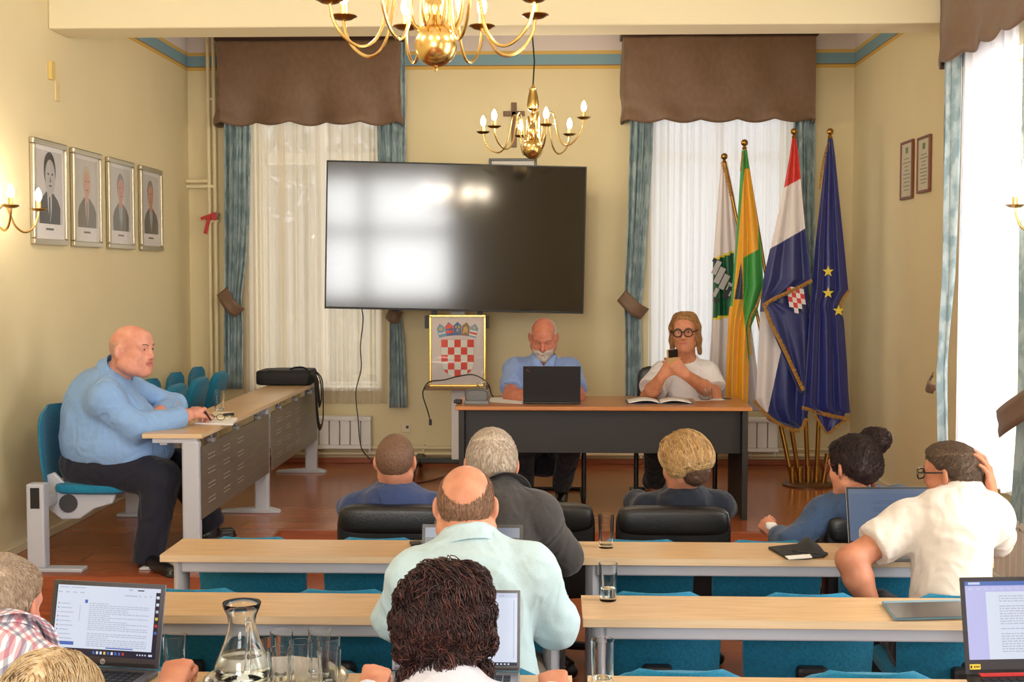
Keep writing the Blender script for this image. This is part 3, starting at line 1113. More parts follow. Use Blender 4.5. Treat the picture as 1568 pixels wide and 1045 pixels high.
seat0 = make_seat()
first = True
side_n = [['far left seat', 'middle seat', 'seat by the aisle'],
          ['seat by the aisle', 'middle seat', 'far right seat']]
row_n = ['ahead of the farthest desk row', 'ahead of the middle desk row', 'ahead of the nearest desk row']
for r, (y0, y1) in enumerate(ROWS):
    for b, (x0, x1) in enumerate(BANKS):
        for k in range(3):
            o = seat0 if first else copy_tree(seat0)
            first = False
            o.location = (x0 + 0.25 + 0.5 * k, y1 + 0.10, 0)
            o['label'] = 'teal ' + side_n[b][k] + ' of the ' + ('left' if b == 0 else 'right') + ' bank ' + row_n[r]
            o['group'] = 'teal bench seats at the desk rows'
        if (r, b, k) in ((1, 0, 2), (1, 1, 2), (2, 0, 2)):      # folded down under the people sitting there
            for ch in o.children:
                if ch.name.startswith('seat_pan'):
                    ch.location, ch.rotation_euler = (0, 0.26, 0.39), (0, 0, 0)


# ---------------------------------------------------------------- black leather chairs
def rounded_block(mb, c, d, e=0.5, n=20, m=10, mi=0):
    """superellipsoid block"""
    def pw(v, p):
        return math.copysign(abs(v) ** p, v)
    rows = []
    for j in range(m + 1):
        ph = -math.pi / 2 + math.pi * j / m
        rows.append(len(mb.v))
        for k in range(n):
            th = 2 * math.pi * k / n
            mb.v.append((c[0] + d[0] / 2 * pw(math.cos(ph), e) * pw(math.cos(th), e), c[1] + d[1] / 2 * pw(math.cos(ph), e) * pw(math.sin(th), e), c[2] + d[2] / 2 * pw(math.sin(ph), e)))
    for a, b in zip(rows[:-1], rows[1:]):
        for k in range(n):
            mb.f.append((a + k, a + (k + 1) % n, b + (k + 1) % n, b + k))
            mb.m.append(mi)
    return mb


def make_leather_chair():
    root = thing('leather_chair', 'x', 'chair', (0, 0, 0))
    b = obj('backrest', rounded_block(MB(), (0, 0, 0.575), (0.49, 0.10, 0.41), 0.28, 32, 16), M_LEATHER, root)
    obj('head_roll', rounded_block(MB(), (0, -0.012, 0.725), (0.475, 0.115, 0.12), 0.42, 32, 14), M_LEATHER, b)
    obj('seat', rounded_block(MB(), (0, 0.26, 0.42), (0.50, 0.50, 0.12), 0.35, 28, 10), M_LEATHER, root)
    obj('back_bracket', MB().tube(smooth_path([(0, 0.0, 0.5), (0, 0.0, 0.36), (0, 0.1, 0.34), (0, 0.25, 0.35)], 4), 0.03, 8), M_BLACK, root)
    obj('gas_column', MB().tube([(0, 0.25, 0.07), (0, 0.25, 0.36)], 0.026, 12), M_BLACK, root)
    for k in range(5):
        a = 2 * math.pi * k / 5 + 0.3
        e = Vector((0.25 * math.cos(a), 0.25 + 0.25 * math.sin(a), 0.06))
        f = obj('base_leg', MB().tube([(0, 0.25, 0.10), e], [0.028, 0.018], 8), M_BLACK, root)
        obj('castor', MB().ball((e.x, e.y, 0.03), 0.03, 12, 8), M_BLACK, f)
    return root


lc = make_leather_chair()
for i, (x, y, rz, lab) in enumerate(((-0.69, 5.56, 0.0, 'black leather chair under the man in the navy T-shirt'),
                                     (-0.07, 5.62, 0.0, 'black leather chair partly hidden by the grey-haired man in charcoal'),
                                     (0.505, 5.56, 0.0, 'black leather chair under the blonde woman with a bob'),
                                     (1.36, 5.42, 0.05, 'black leather chair under the dark-haired woman with a bun'))):
    o = lc if i == 0 else copy_tree(lc)
    o.location = (x, y, 0)
    o.rotation_euler = (0, 0, rz)
    o['label'] = lab
    o['group'] = 'black leather chairs'

# ---------------------------------------------------------------- podium desk
PDX0, PDX1, PDY0, PDY1 = -0.64, 1.253, 8.30, 9.04
PT = PZ + 0.73
M_CHERRY = mat('cherry_laminate', (186, 124, 66), 0.3, col2=(170, 108, 54), scale=(3, 50, 50), detail=4)
M_CHERRY_E = mat('cherry_edge', (200, 132, 70), 0.35, col2=(188, 120, 60), scale=(3, 60, 60))
M_ANTH = mat('anthracite_laminate', (36, 35, 35), 0.5)
root = thing('podium_desk', 'long dark desk with an orange-brown wooden top on the podium', 'desk', ((PDX0 + PDX1) / 2, (PDY0 + PDY1) / 2, PZ))
w, d = PDX1 - PDX0, PDY1 - PDY0
obj('desktop', desk_top(MB(), -w / 2, w / 2, -d / 2, d / 2, 0.705, 0.73), [M_CHERRY, M_CHERRY_E], root, smooth=False, bevel=0.004)
obj('front_panel', MB().span((-w / 2 + 0.06, -d / 2 + 0.10, 0.42), (w / 2 - 0.06, -d / 2 + 0.125, 0.704)), M_ANTH, root, smooth=False, bevel=0.002)
for s in (-1, 1):
    obj('side_panel', MB().box((s * (w / 2 - 0.04), 0.0, 0.352), (0.036, d - 0.06, 0.704)), M_ANTH, root, smooth=False, bevel=0.002)
obj('cable_grommet', MB().lathe([(0, 0.73), (0.035, 0.73), (0.035, 0.733), (0.0, 0.733)], 20, (w / 2 - 0.09, 0.2, 0)), M_BLACK, root)


# visitor chairs behind it
def make_sled_chair():
    root = thing('visitor_chair', 'x', 'chair', (0, 0, 0))
    for s in (-1, 1):
        x = s * 0.27
        pts = [(x, 0.25, 0.012), (x, 0.0, 0.012), (x, -0.24, 0.012), (x, -0.28, 0.05), (x, -0.28, 0.3), (x, -0.27, 0.6), (x, -0.23, 0.655), (x, 0.0, 0.66), (x, 0.22, 0.655)]
        obj('side_frame', MB().tube(smooth_path(pts, 5), 0.016, 10), M_BLACK, root)
        obj('armrest', rounded_block(MB(), (x, -0.02, 0.675), (0.05, 0.3, 0.03), 0.5), M_BLACK, root)
    obj('cross_bar', MB().tube([(-0.27, 0.25, 0.012), (0.27, 0.25, 0.012)], 0.012, 8).tube([(-0.27, -0.1, 0.4), (0.27, -0.1, 0.4)], 0.012, 8).tube([(-0.27, 0.15, 0.4), (0.27, 0.15, 0.4)], 0.012, 8).tube([(-0.27, -0.28, 0.4), (-0.27, 0.2, 0.4)], 0.012, 8).tube([(0.27, -0.28, 0.4), (0.27, 0.2, 0.4)], 0.012, 8), M_BLACK, root)
    obj('seat', rounded_block(MB(), (0, -0.02, 0.44), (0.48, 0.48, 0.08), 0.4), M_LEATHER, root)
    mb = rounded_block(MB(), (0, 0.25, 0.68), (0.47, 0.07, 0.46), 0.35)
    obj('backrest', mb, M_LEATHER, root)
    return root


sc0 = make_sled_chair()
sc0.location = (-0.07, 9.22, PZ)
sc0['label'] = 'black visitor chair with looped legs, under the man at the podium desk'
sc1 = copy_tree(sc0)
sc1.location = (0.83, 9.24, PZ)
sc1['label'] = 'black visitor chair with looped legs, under the woman in white'
for o in (sc0, sc1):
    o['group'] = 'visitor chairs at the podium desk'

# ---------------------------------------------------------------- left-hand side tables
M_TOPL = M_BEECH
def side_table(label, y0, y1, near_leg):
    xa, xb = -2.185, -1.865
    L = y1 - y0
    root = thing('side_table', label, 'table', ((xa + xb) / 2, (y0 + y1) / 2, PZ), group='silver-legged tables along the left wall')
    w = xb - xa
    obj('tabletop', desk_top(MB(), -w / 2, w / 2, -L / 2 + 0.002, L / 2 - 0.002, 0.705, 0.73), [M_TOPL, M_BEECH_EDGE], root, smooth=False, bevel=0.002)
    mb = MB().span((w / 2 - 0.028, -L / 2 + 0.045, 0.265), (w / 2 - 0.020, L / 2 - 0.045, 0.655))
    pn = obj('modesty_panel', mb, M_ALU_DARK, root, smooth=False)
    hb = MB()
    for gy in range(3):
        for gz in range(4):
            for a in range(5):
                for b in range(2):
                    hb.span((w / 2 - 0.0195, -L / 2 + 0.2 + gy * 0.33 + a * 0.03, 0.33 + gz * 0.08 + b * 0.022), (w / 2 - 0.0185, -L / 2 + 0.212 + gy * 0.33 + a * 0.03, 0.334 + gz * 0.08 + b * 0.022))
    obj('perforation', hb, mat('slot_light', (190, 186, 176), 0.5), pn, smooth=False)
    for t in (0.18, 0.5, 0.82):
        obj('panel_clip', MB().span((w / 2 - 0.05, -L / 2 + L * t - 0.03, 0.65), (w / 2 - 0.012, -L / 2 + L * t + 0.03, 0.675)).span((w / 2 - 0.04, -L / 2 + L * t - 0.012, 0.67), (w / 2 - 0.028, -L / 2 + L * t + 0.012, 0.705)), M_ALU, root, smooth=False, bevel=0.004)
    mb = MB().span((-w / 2 + 0.05, -L / 2 + 0.02, 0.68), (w / 2 - 0.03, -L / 2 + 0.06, 0.704)).span((-w / 2 + 0.05, L / 2 - 0.06, 0.68), (w / 2 - 0.03, L / 2 - 0.02, 0.704))
    mb.span((-w / 2 + 0.08, -L / 2 + 0.05, 0.665), (-w / 2 + 0.12, L / 2 - 0.05, 0.704))
    obj('under_rail', mb, M_ALU_PAINT, root, smooth=False)
    for yy in ((-L / 2 + 0.045, L / 2 - 0.04) if near_leg else (L / 2 - 0.045,)):
        obj('leg', MB().span((w / 2 - 0.115, yy - 0.03, 0.02), (w / 2 - 0.022, yy + 0.03, 0.69)), M_ALU_PAINT, root, smooth=False, bevel=0.012)
        obj('foot', MB().prism([(-w / 2 - 0.03, 0), (w / 2 + 0.05, 0), (w / 2 + 0.04, 0.014), (w / 2 - 0.02, 0.03), (w / 2 - 0.12, 0.03), (-w / 2 - 0.02, 0.014)], yy - 0.045, yy + 0.045, ((0, 0, 0), (1, 0, 0), (0, 0, 1), (0, 1, 0))), M_ALU_PAINT, root, smooth=False, bevel=0.004)
    return root


side_table('silver-legged beech table nearest the camera, in front of the bald man', 6.81, 8.56, True)
side_table('silver-legged beech table further back, carrying the black bag', 8.565, 10.31, False)

# beam seating along the left wall: one unit
BX, BZ = -2.74, PZ + 0.36
root = thing('linked_seating', 'row of teal seats on a silver beam along the left wall', 'bench', (BX, 8.4, PZ))
YB0, YB1 = 6.78, 10.25
obj('beam', MB().span((-0.03, YB0 - 8.4, 0.33), (0.04, YB1 - 8.4, 0.39)), M_ALU_PAINT, root, smooth=False, bevel=0.008)
for yy in (YB0, 8.35, YB1):
    lg = obj('leg', MB().span((-0.045, yy - 8.4 - 0.04, 0.02), (0.05, yy - 8.4 + 0.04, 0.47 if yy == YB0 else 0.36)), M_ALU_PAINT, root, smooth=False, bevel=0.01)
    obj('foot', MB().span((-0.1, yy - 8.4 - 0.045, 0.0), (0.25, yy - 8.4 + 0.045, 0.022)), M_ALU_PAINT, root, smooth=False, bevel=0.006)
    if yy == YB0:
        obj('end_inlay', MB().span((-0.02, yy - 8.4 - 0.043, 0.34), (0.028, yy - 8.4 - 0.039, 0.45)), M_BLACK, lg, smooth=False)
SEATY = [7.12, 7.70, 8.28, 8.86, 9.44, 10.02]
for i, yy in enumerate(SEATY):
    bk = obj('backrest', seat_back_mb(0.44, 0.42), M_TEAL, root, loc=(-0.02, yy - 8.4, 0.43), rot=(math.radians(-4), 0, -R90))
    if i == 0:
        obj('seat_pan', seat_pan_mb(0.43, 0.42), M_TEAL, root, loc=(0.22, yy - 8.4, 0.385), rot=(0, 0, -R90))
        for sg in (-1, 1):
            arm = MB().prism([(-0.02, 0.30), (0.06, 0.24), (0.16, 0.245), (0.24, 0.30), (0.34, 0.33), (0.36, 0.38), (0.2, 0.385), (0.12, 0.40), (0.02, 0.50), (-0.03, 0.48)], yy - 8.4 + sg * 0.145 - 0.015, yy - 8.4 + sg * 0.145 + 0.015, ((0, 0, 0), (1, 0, 0), (0, 0, 1), (0, 1, 0)))
            obj('seat_bracket', arm, M_ALU_PAINT, root, smooth=False, bevel=0.008)
        obj('hinge_drum', MB().tube([(0.10, yy - 8.4 - 0.17, 0.33), (0.10, yy - 8.4 + 0.17, 0.33)], 0.05, 16), M_DKGREY, root)
    else:
        obj('seat_pan', seat_pan_mb(0.42, 0.40), M_TEAL, root, loc=(0.13, yy - 8.4, 0.62), rot=(math.radians(74), 0, -R90))
        for sg in (-1, 1):
            obj('seat_bracket', MB().span((-0.02, yy - 8.4 + sg * 0.125 - 0.015, 0.36), (0.12, yy - 8.4 + sg * 0.125 + 0.015, 0.47)), M_ALU_PAINT, root, smooth=False, bevel=0.008)

# ---------------------------------------------------------------- television on its stand
M_SCREEN = mat('tv_screen', (6, 6, 7), 0.10, spec=0.7)
tc = W(698, 364, 10.1)
root = thing('television', 'huge switched-off television on a wheeled stand, reflecting a window', 'television', (tc.x, 10.3, PZ))
tvR = Euler((0, math.radians(1.25), math.radians(4.0)), 'XYZ')
TW, TH = 2.0, 1.137
tvl = (0, tc.y - 10.3, tc.z - PZ)
mb = MB()
frame_bars(mb, TW, TH, 0.011, 0.012)
mb.v = [(x, y - 0.014, z - TH / 2) for x, y, z in mb.v]
mb.span((-TW / 2 + 0.001, -0.016, -TH / 2 + 0.001), (TW / 2 - 0.001, 0.03, TH / 2 - 0.001)).span((-TW * 0.35, 0.03, -TH * 0.4), (TW * 0.35, 0.07, TH * 0.2))
cs = obj('casing', mb, M_BLACK, root, smooth=False, bevel=0.003, loc=tvl, rot=tvR)
obj('screen', MB().span((-TW / 2 + 0.010, -0.021, -TH / 2 + 0.016), (TW / 2 - 0.010, -0.0165, TH / 2 - 0.010)), M_SCREEN, cs, smooth=False)
obj('brand_strip', MB().span((-0.02, -0.028, -TH / 2 - 0.006), (0.02, -0.02, -TH / 2 + 0.002)), M_DKGREY, cs, smooth=False)
obj('mount_bracket', MB().span((-0.25, -0.14, 1.15), (0.25, -0.03, 1.25)).span((-0.2, -0.12, 0.9), (-0.16, -0.06, 1.5)).span((0.16, -0.12, 0.9), (0.2, -0.06, 1.5)), M_BLACK, root, smooth=False)
obj('column', MB().span((-0.052, -0.04, 0.10), (0.058, 0.06, 1.30)), M_WHITE, root, smooth=False, bevel=0.006)
obj('shelf', MB().span((-0.24, -0.30, 0.68), (0.25, -0.03, 0.70)), mat('brown_shelf', (120, 88, 52), 0.5), root, smooth=False, bevel=0.003)
obj('base_bar', MB().span((-0.33, -0.04, 0.075), (0.33, 0.06, 0.115)), M_BLACK, root, smooth=False, bevel=0.006)
for sx in (-1, 1):
    ft = obj('foot_bar', MB().span((sx * 0.33 - 0.03, -0.33, 0.07), (sx * 0.33 + 0.03, 0.33, 0.105)), M_BLACK, root, smooth=False, bevel=0.006)
    for sy in (-1, 1):
        c = MB().lathe([(0, -0.015), (0.035, -0.015), (0.035, 0.015), (0, 0.015)], 16, (sx * 0.33, sy * 0.29, 0.035), R=Euler((0, R90, 0)).to_matrix())
        obj('castor', c, M_DKGREY, ft)

# coat of arms standing on the stand's shelf
ca, cb = W(657, 478, 10.1), W(744, 585, 10.1)
gw, gh = cb.x - ca.x, 0.56
gz = cb.z
root = thing('framed_coat_of_arms', 'gold-framed red and white chequered coat of arms below the big screen', 'picture', ((ca.x + cb.x) / 2, 10.12, PZ + 0.70))
obj('picture_frame', frame_bars(MB(), gw, gh, 0.018, 0.025), mat('gold_frame', (226, 190, 104), 0.25, 0.9), root, smooth=False, bevel=0.004)
M_CRED, M_CWH, M_CBL, M_CGOLD, M_CNAVY = mat('arms_red', (222, 72, 58), 0.6), mat('arms_white', (226, 232, 226), 0.6), mat('arms_blue', (104, 152, 196), 0.6), mat('arms_gold', (196, 170, 96), 0.6), mat('arms_navy', (74, 112, 168), 0.6)
M_CBR = mat('arms_brown', (138, 112, 86), 0.6)
mb = MB().span((-gw / 2 + 0.015, -0.012, 0.015), (gw / 2 - 0.015, -0.004, gh - 0.015), 0)
# shield 5 x 5 with a rounded foot
sw, top, bot = 0.252, 0.365, 0.075
cx = 0.0
cell = sw / 5
chh = (top - bot) / 5


def shield_half(z):
    if z > bot + 0.135:
        return sw / 2
    q = (bot + 0.135 - z) / 0.135
    return sw / 2 * math.sqrt(max(0.0, 1 - q ** 2.3))


k = 0.0122
out = [(sw / 2 + 0.0025, top + 0.003), (-sw / 2 - 0.0025, top + 0.003)]
for i in range(25):
    z = top - (top - bot + 0.003) * i / 24
    out.append((-shield_half(z) - 0.0025, z))
for i in range(23, -1, -1):
    z = top - (top - bot + 0.003) * i / 24
    out.append((shield_half(z) + 0.0025, z))
mb.prism(out, k - 0.0002, k, FR, 6)
for r in range(5):
    for c in range(5):
        x0, x1 = -sw / 2 + c * cell, -sw / 2 + (c + 1) * cell
        z1, z0 = top - r * chh, top - (r + 1) * chh
        L, Rr = [], []
        for i in range(9):
            z = z1 + (z0 - z1) * i / 8
            h = shield_half(z)
            a, b = max(x0, -h), min(x1, h)
            if b - a > 1e-4:
                L.append((a, z))
                Rr.append((b, z))
        if len(L) >= 2:
            mb.prism(Rr + L[::-1], k, k + 0.0004, FR, 1 if (r + c) % 2 == 0 else 2)
# crown of five small shields in an arc
kk = k + 0.0004
for i in range(5):
    th = math.radians(-13.6 + 6.8 * i) 
    ang = -th
    ccx, ccz = 0.53 * math.sin(th), -0.085 + 0.53 * math.cos(th)
    ca_, sa_ = math.cos(-th), math.sin(-th)

    def T(pts, ccx=ccx, ccz=ccz, ca_=ca_, sa_=sa_):
        return [(ccx + x * ca_ - z * sa_, ccz + x * sa_ + z * ca_) for x, z in pts]
    base = [(-0.029, -0.045), (0.029, -0.045), (0.031, 0.03), (0.0, 0.062), (-0.031, 0.03)]
    mb.prism(T(base), kk, kk + 0.0003, FR, [3, 5, 5, 7, 3][i])
    q = kk + 0.0003
    if i == 0:
        mb.prism(T(disc_outline(0, 0.02, 0.014, 0.014, 12)), q, q + 0.0003, FR, 4)
        mb.prism(T([(-0.026, -0.02), (0.026, -0.02), (0.022, -0.005), (0, -0.014), (-0.022, -0.005)]), q, q + 0.0003, FR, 2)
    elif i == 1:
        mb.prism(T([(-0.029, 0.012), (0.029, 0.012), (0.029, 0.034), (0, 0.05), (-0.029, 0.034)]), q, q + 0.0003, FR, 1)
        mb.prism(T([(-0.028, -0.025), (0.028, -0.025), (0.029, -0.002), (-0.029, -0.002)]), q, q + 0.0003, FR, 1)
    elif i == 2:
        for (x, z) in ((-0.012, 0.02), (0.012, 0.02), (0, -0.005)):
            mb.prism(T(disc_outline(x, z, 0.009, 0.012, 10)), q, q + 0.0003, FR, 4)
    elif i == 3:
        mb.prism(T([(-0.02, -0.03), (-0.008, -0.028), (0.0, -0.01), (0.018, -0.028), (0.016, 0.01), (0.006, 0.03), (-0.016, 0.02)]), q, q + 0.0003, FR, 4)
    else:
        for z0 in (-0.035, -0.005):
            mb.prism(T([(-0.028, z0), (0.028, z0), (0.028, z0 + 0.013), (-0.028, z0 + 0.013)]), q, q + 0.0003, FR, 2)
        mb.prism(T([(-0.028, -0.022), (0.028, -0.022), (0.028, -0.007), (-0.028, -0.007)]), q, q + 0.0003, FR, 1)
        mb.prism(T(disc_outline(0, 0.028, 0.012, 0.012, 10)), q, q + 0.0003, FR, 4)
obj('arms_print', mb, [mat('arms_paper', (214, 206, 206), 0.6), M_CRED, M_CWH, M_CBL, M_CGOLD, M_CNAVY, mat('arms_line', (214, 150, 140), 0.6), M_CBR], root, smooth=False)
obj('picture_glass', MB().span((-gw / 2 + 0.018, -0.022, 0.018), (gw / 2 - 0.018, -0.020, gh - 0.018)), mat_pane('picture_glass', 0.05), root, smooth=False)

# cables
def cable(name, label, pts, r, m=None, n=8):
    mb = MB().tube(smooth_path(pts, n), r, 6)
    return single(name, mb, m or M_BLACK, label, 'cable')


yc = 10.30
cable('cable', 'thin black cable hanging from the screen down to the floor by the radiator',
      [W(553, 470, 10.2), W(556, 490, 10.35), W(552, 530, yc), W(553, 565, yc), W(545, 600, yc), W(548, 640, yc), W(553, 685, yc), W(568, 705, yc - 0.1), W(578, 720, 10.1), WZ(598, 735, PZ + 0.006), WZ(640, 740, PZ + 0.006), WZ(690, 728, PZ + 0.006)], 0.0045)
cable('cable', 'black cable looping over the coat of arms frame with a dangling plug',
      [W(659, 645, 9.95), W(655, 630, 9.95), W(648, 608, 9.95), W(649, 596, 9.98), W(658, 585, 10.02), W(680, 582, 10.05), W(700, 577, 10.0), W(722, 574, 9.8), W(738, 580, 9.4), W(748, 590, 9.1), W(752, 603, 8.98), WZ(755, 608, PT + 0.006)], 0.005)
single('plug', MB().box(W(659, 647, 9.95), (0.022, 0.02, 0.045)), M_BLACK, 'small black plug dangling at the end of the looping cable', 'plug', smooth=False, bevel=0.004)


# ---------------------------------------------------------------- chandeliers
def candle(mb_dish, mb_sleeve, mb_bulb, p, s=1.0):
    p = Vector(p)
    mb_dish.lathe([(0, -0.004), (0.012, -0.006), (0.03, -0.002), (0.042, 0.006), (0.048, 0.008), (0.046, 0.011), (0.03, 0.004), (0, 0.003)], 24, p)
    mb_sleeve.lathe([(0.013, 0.0), (0.013, 0.05), (0.0, 0.05)], 14, p)
    mb_bulb.lathe([(0.008, 0.05), (0.015, 0.062), (0.0175, 0.076), (0.015, 0.094), (0.008, 0.112), (0.0, 0.122)], 14, p)


ARM = [(0.02, 0.13), (0.035, 0.07), (0.065, 0.055), (0.09, 0.10), (0.10, 0.18), (0.125, 0.235), (0.15, 0.215), (0.165, 0.14), (0.185, 0.05), (0.22, -0.005), (0.265, -0.018), (0.315, 0.01), (0.35, 0.06), (0.362, 0.115)]


def chandelier(label, cx, cy, cz, n, off, ztop, bent=None):
    root = thing('chandelier', label, 'chandelier', (cx, cy, cz - 0.08))
    cz = 0.08
    mb = MB().ball((0, 0, cz), 0.072, 28, 18)
    mb.lathe([(0, -0.085), (0.006, -0.085), (0.008, -0.078), (0.004, -0.07)], 12, (0, 0, cz))
    mb.lathe([(0.02, 0.066), (0.012, 0.085), (0.03, 0.10), (0.034, 0.13), (0.026, 0.15), (0.014, 0.165), (0.012, 0.21), (0.022, 0.235), (0.012, 0.245), (0.012, 0.255), (0.038, 0.275), (0.042, 0.30), (0.034, 0.36), (0.024, 0.40), (0.028, 0.412), (0.012, 0.425), (0.008, 0.44), (0, 0.44)], 24, (0, 0, cz))
    obj('turned_body', mb, M_BRASS, root)
    obj('wire', MB().tube([(0, 0, cz + 0.43), (0.01, 0, cz + 0.6), (-0.006, 0, cz + 0.8), (0, 0, ztop - cy * 0 - (cz - 0.08) + 0.08 if False else ztop)], 0.006, 6), M_BLACK, root)
    obj('ceiling_cup', MB().lathe([(0.05, ztop), (0.045, ztop - 0.03), (0.02, ztop - 0.05), (0, ztop - 0.05)], 20), M_BRASS, root)
    for k in range(n):
        a = math.radians(off + 360.0 * k / n)
        dz = bent.get(k, 0.0) if bent else 0.0
        pts = smooth_path([(r * math.cos(a), r * math.sin(a), cz + z + dz * (r / 0.36) ** 2) for r, z in ARM], 5)
        arm = obj('arm', MB().tube(pts, 0.0058, 8), M_BRASS, root)
        d, sl, bu = MB(), MB(), MB()
        candle(d, sl, bu, pts[-1] + Vector((0, 0, 0.004)))
        obj('drip_dish', d, M_BRASS_OLD, arm)
        obj('candle_sleeve', sl, M_CANDLE, arm)
        obj('bulb', bu, M_BULB, arm)
    return root


c1 = W(667, 70, 4.45)
chandelier('large brass chandelier at the top of the picture, cut by the edge', c1.x, c1.y, c1.z, 8, 22.5, ZC - (c1.z - 0.08))
c2 = W(816, 228, 9.1)
chandelier('small-looking brass chandelier hanging before the back wall cross', c2.x, c2.y, c2.z, 6, -15, ZC - (c2.z - 0.08), bent={0: 0.075})


def sconce(label, x, y, z, side):
    """wall lamp: side = +1 sticks out toward +x"""
    root = thing('wall_lamp', label, 'wall lamp', (x, y, z))
    obj('back_plate', MB().lathe([(0.0, 0.0), (0.055, 0.0), (0.055, 0.006), (0.04, 0.016), (0.015, 0.022), (0.012, 0.05), (0, 0.055)], 24, R=Euler((0, R90 * side, 0)).to_matrix()), M_BRASS, root)
    for s in (-1, 1):
        pr = [(0.03, 0.0), (0.07, 0.03), (0.11, 0.06), (0.13, 0.02), (0.16, -0.05), (0.21, -0.085), (0.26, -0.06), (0.285, 0.0), (0.29, 0.03)]
        pts = smooth_path([(side * (0.03 + 0.75 * r), s * (0.62 * r), h) for r, h in pr], 5)
        arm = obj('arm', MB().tube(pts, 0.0062, 8), M_BRASS, root)
        sp = [(side * (0.06 + 0.03 * math.cos(t) * (1 - t / 9)), s * (0.04 + 0.0 * t), -0.03 + 0.03 * math.sin(t) * (1 - t / 9)) for t in np.linspace(0, 6.2, 18)]
        obj('scroll', MB().tube(sp, 0.005, 6), M_BRASS, arm)
        d, sl, bu = MB(), MB(), MB()
        candle(d, sl, bu, pts[-1] + Vector((0, 0, 0.004)))
        obj('drip_dish', d, M_BRASS_OLD, arm)
        obj('candle_sleeve', sl, M_CANDLE, arm)
        obj('bulb', bu, M_BULB, arm)
    return root


sconce('brass wall lamp with two candle bulbs at the left edge', XL + 0.001, 6.82, 2.085, 1)
sconce('brass wall lamp with candle bulbs at the right edge', XR - 0.001, 6.12, 2.06, -1)


# ---------------------------------------------------------------- flags
FY = 9.75


def flag_cloth(name, parent, base, rows, y, nf, amp, mats, mfn, seed, nv=60, nu=40, lean=0.0, thick=0.004):
    """cloth panel: rows (py, px_left, px_right) give its real outline at depth y; folds run down it"""
    r = random.Random(seed)
    tl = [(a, b) for a, b, c in rows]
    tr = [(a, c) for a, b, c in rows]
    y0, y1 = rows[0][0], rows[-1][0]
    p0 = r.uniform(0, 6)

    def at(a, b):
        py = y0 + (y1 - y0) * b
        px = lerp_table(tl, py) + (lerp_table(tr, py) - lerp_table(tl, py)) * a
        return px, py

    def fn(a, b):
        px, py = at(a, b)
        w = min(1.0, 0.2 + 1.2 * b)
        ph = 2 * math.pi * nf * a + p0 + 0.7 * math.sin(2 * b + p0)
        dy = amp * w * (math.sin(ph) + 0.25 * math.sin(1.7 * ph + 1 + 2 * b)) + lean * a
        return W(px, py, y + dy) - base
    mb = MB().grid(fn, nu, nv, 0, (lambda u, v: mfn(*at(u, v))) if mfn else None)
    return obj(name, mb, mats, parent, solid=thick)


def fringe(parent, base, pts, y, wdt, seed):
    """gold fringe ribbon along pixel polyline pts: hangs perpendicular to it, many threads in one mesh"""
    r = random.Random(seed)
    P = [W(px, py, y) - base for px, py in pts]
    mb = MB()
    S = smooth_path(P, 6)
    for i in range(len(S) - 1):
        a, b = S[i], S[i + 1]
        t = (b - a).normalized()
        nrm = Vector((t.z, 0, -t.x)) * wdt
        for q in range(5):
            u = q / 5.0
            p = a.lerp(b, u)
            e = p + nrm * r.uniform(0.85, 1.08) + Vector((r.uniform(-0.004, 0.004), r.uniform(-0.008, 0.008), 0))
            s = (b - a) / 10
            mb.add([p - s - Vector((0, 0.004, 0)), p + s - Vector((0, 0.004, 0)), e + s * 0.8, e - s * 0.8], [(0, 1, 2, 3)])
            mb.add([p - s + Vector((0, 0.006, 0)), p + s + Vector((0, 0.006, 0)), e + s * 0.8, e - s * 0.8], [(0, 3, 2, 1)])
    return obj('fringe', mb, mat('gold_fringe', (172, 124, 40), 0.55), parent, smooth=False)


def pole(root, base, top, bot, finial=True):
    t, b = W(*top) - base, Vector(bot) - base
    m = b.lerp(t, 0.33)
    mb = MB().tube([b, m], 0.017, 12).tube([m, t], 0.012, 12).tube([m - (m - b).normalized() * 0.03, m + (m - b).normalized() * 0.03], 0.021, 12)
    o = obj('flag_pole', mb, M_BRASS_OLD, root)
    if finial:
        f = MB().ball(t + Vector((0, 0, 0.03)), 0.026, 18, 12).lathe([(0.014, -0.02), (0.018, -0.01), (0.01, 0.005), (0.0, 0.006)], 14, t)
        obj('finial', f, M_BRASS_OLD, root)
    return o


FG, FGOLD, FNAVY, FRED, FWH, FBLUE = (mat('flag_green', (40, 140, 50), 0.42, sheen=0.3), mat('flag_gold', (226, 160, 24), 0.42, sheen=0.3), mat('flag_navy', (22, 30, 62), 0.42, sheen=0.3),
                                      mat('flag_red', (206, 40, 34), 0.42, sheen=0.3), mat('flag_white', (226, 220, 222), 0.5, sheen=0.3), mat('flag_blue', (26, 38, 108), 0.40, sheen=0.3))
FDG, FYL = mat('flag_dark_green', (14, 92, 60), 0.45), mat('flag_yellow_line', (226, 206, 60), 0.5)
FEU = mat('flag_deep_blue', (24, 34, 116), 0.38, sheen=0.3)
FBLK, FGR = mat('emblem_black', (26, 30, 28), 0.5), mat('emblem_grey', (176, 176, 176), 0.5)
SB = WZ(1238, 744, PZ)         # stand centre on the floor
SX, SY = SB.x, FY


def stand_pt(dx, dy=0.0):
    return Vector((SX + dx, SY + dy, PZ + 0.03))


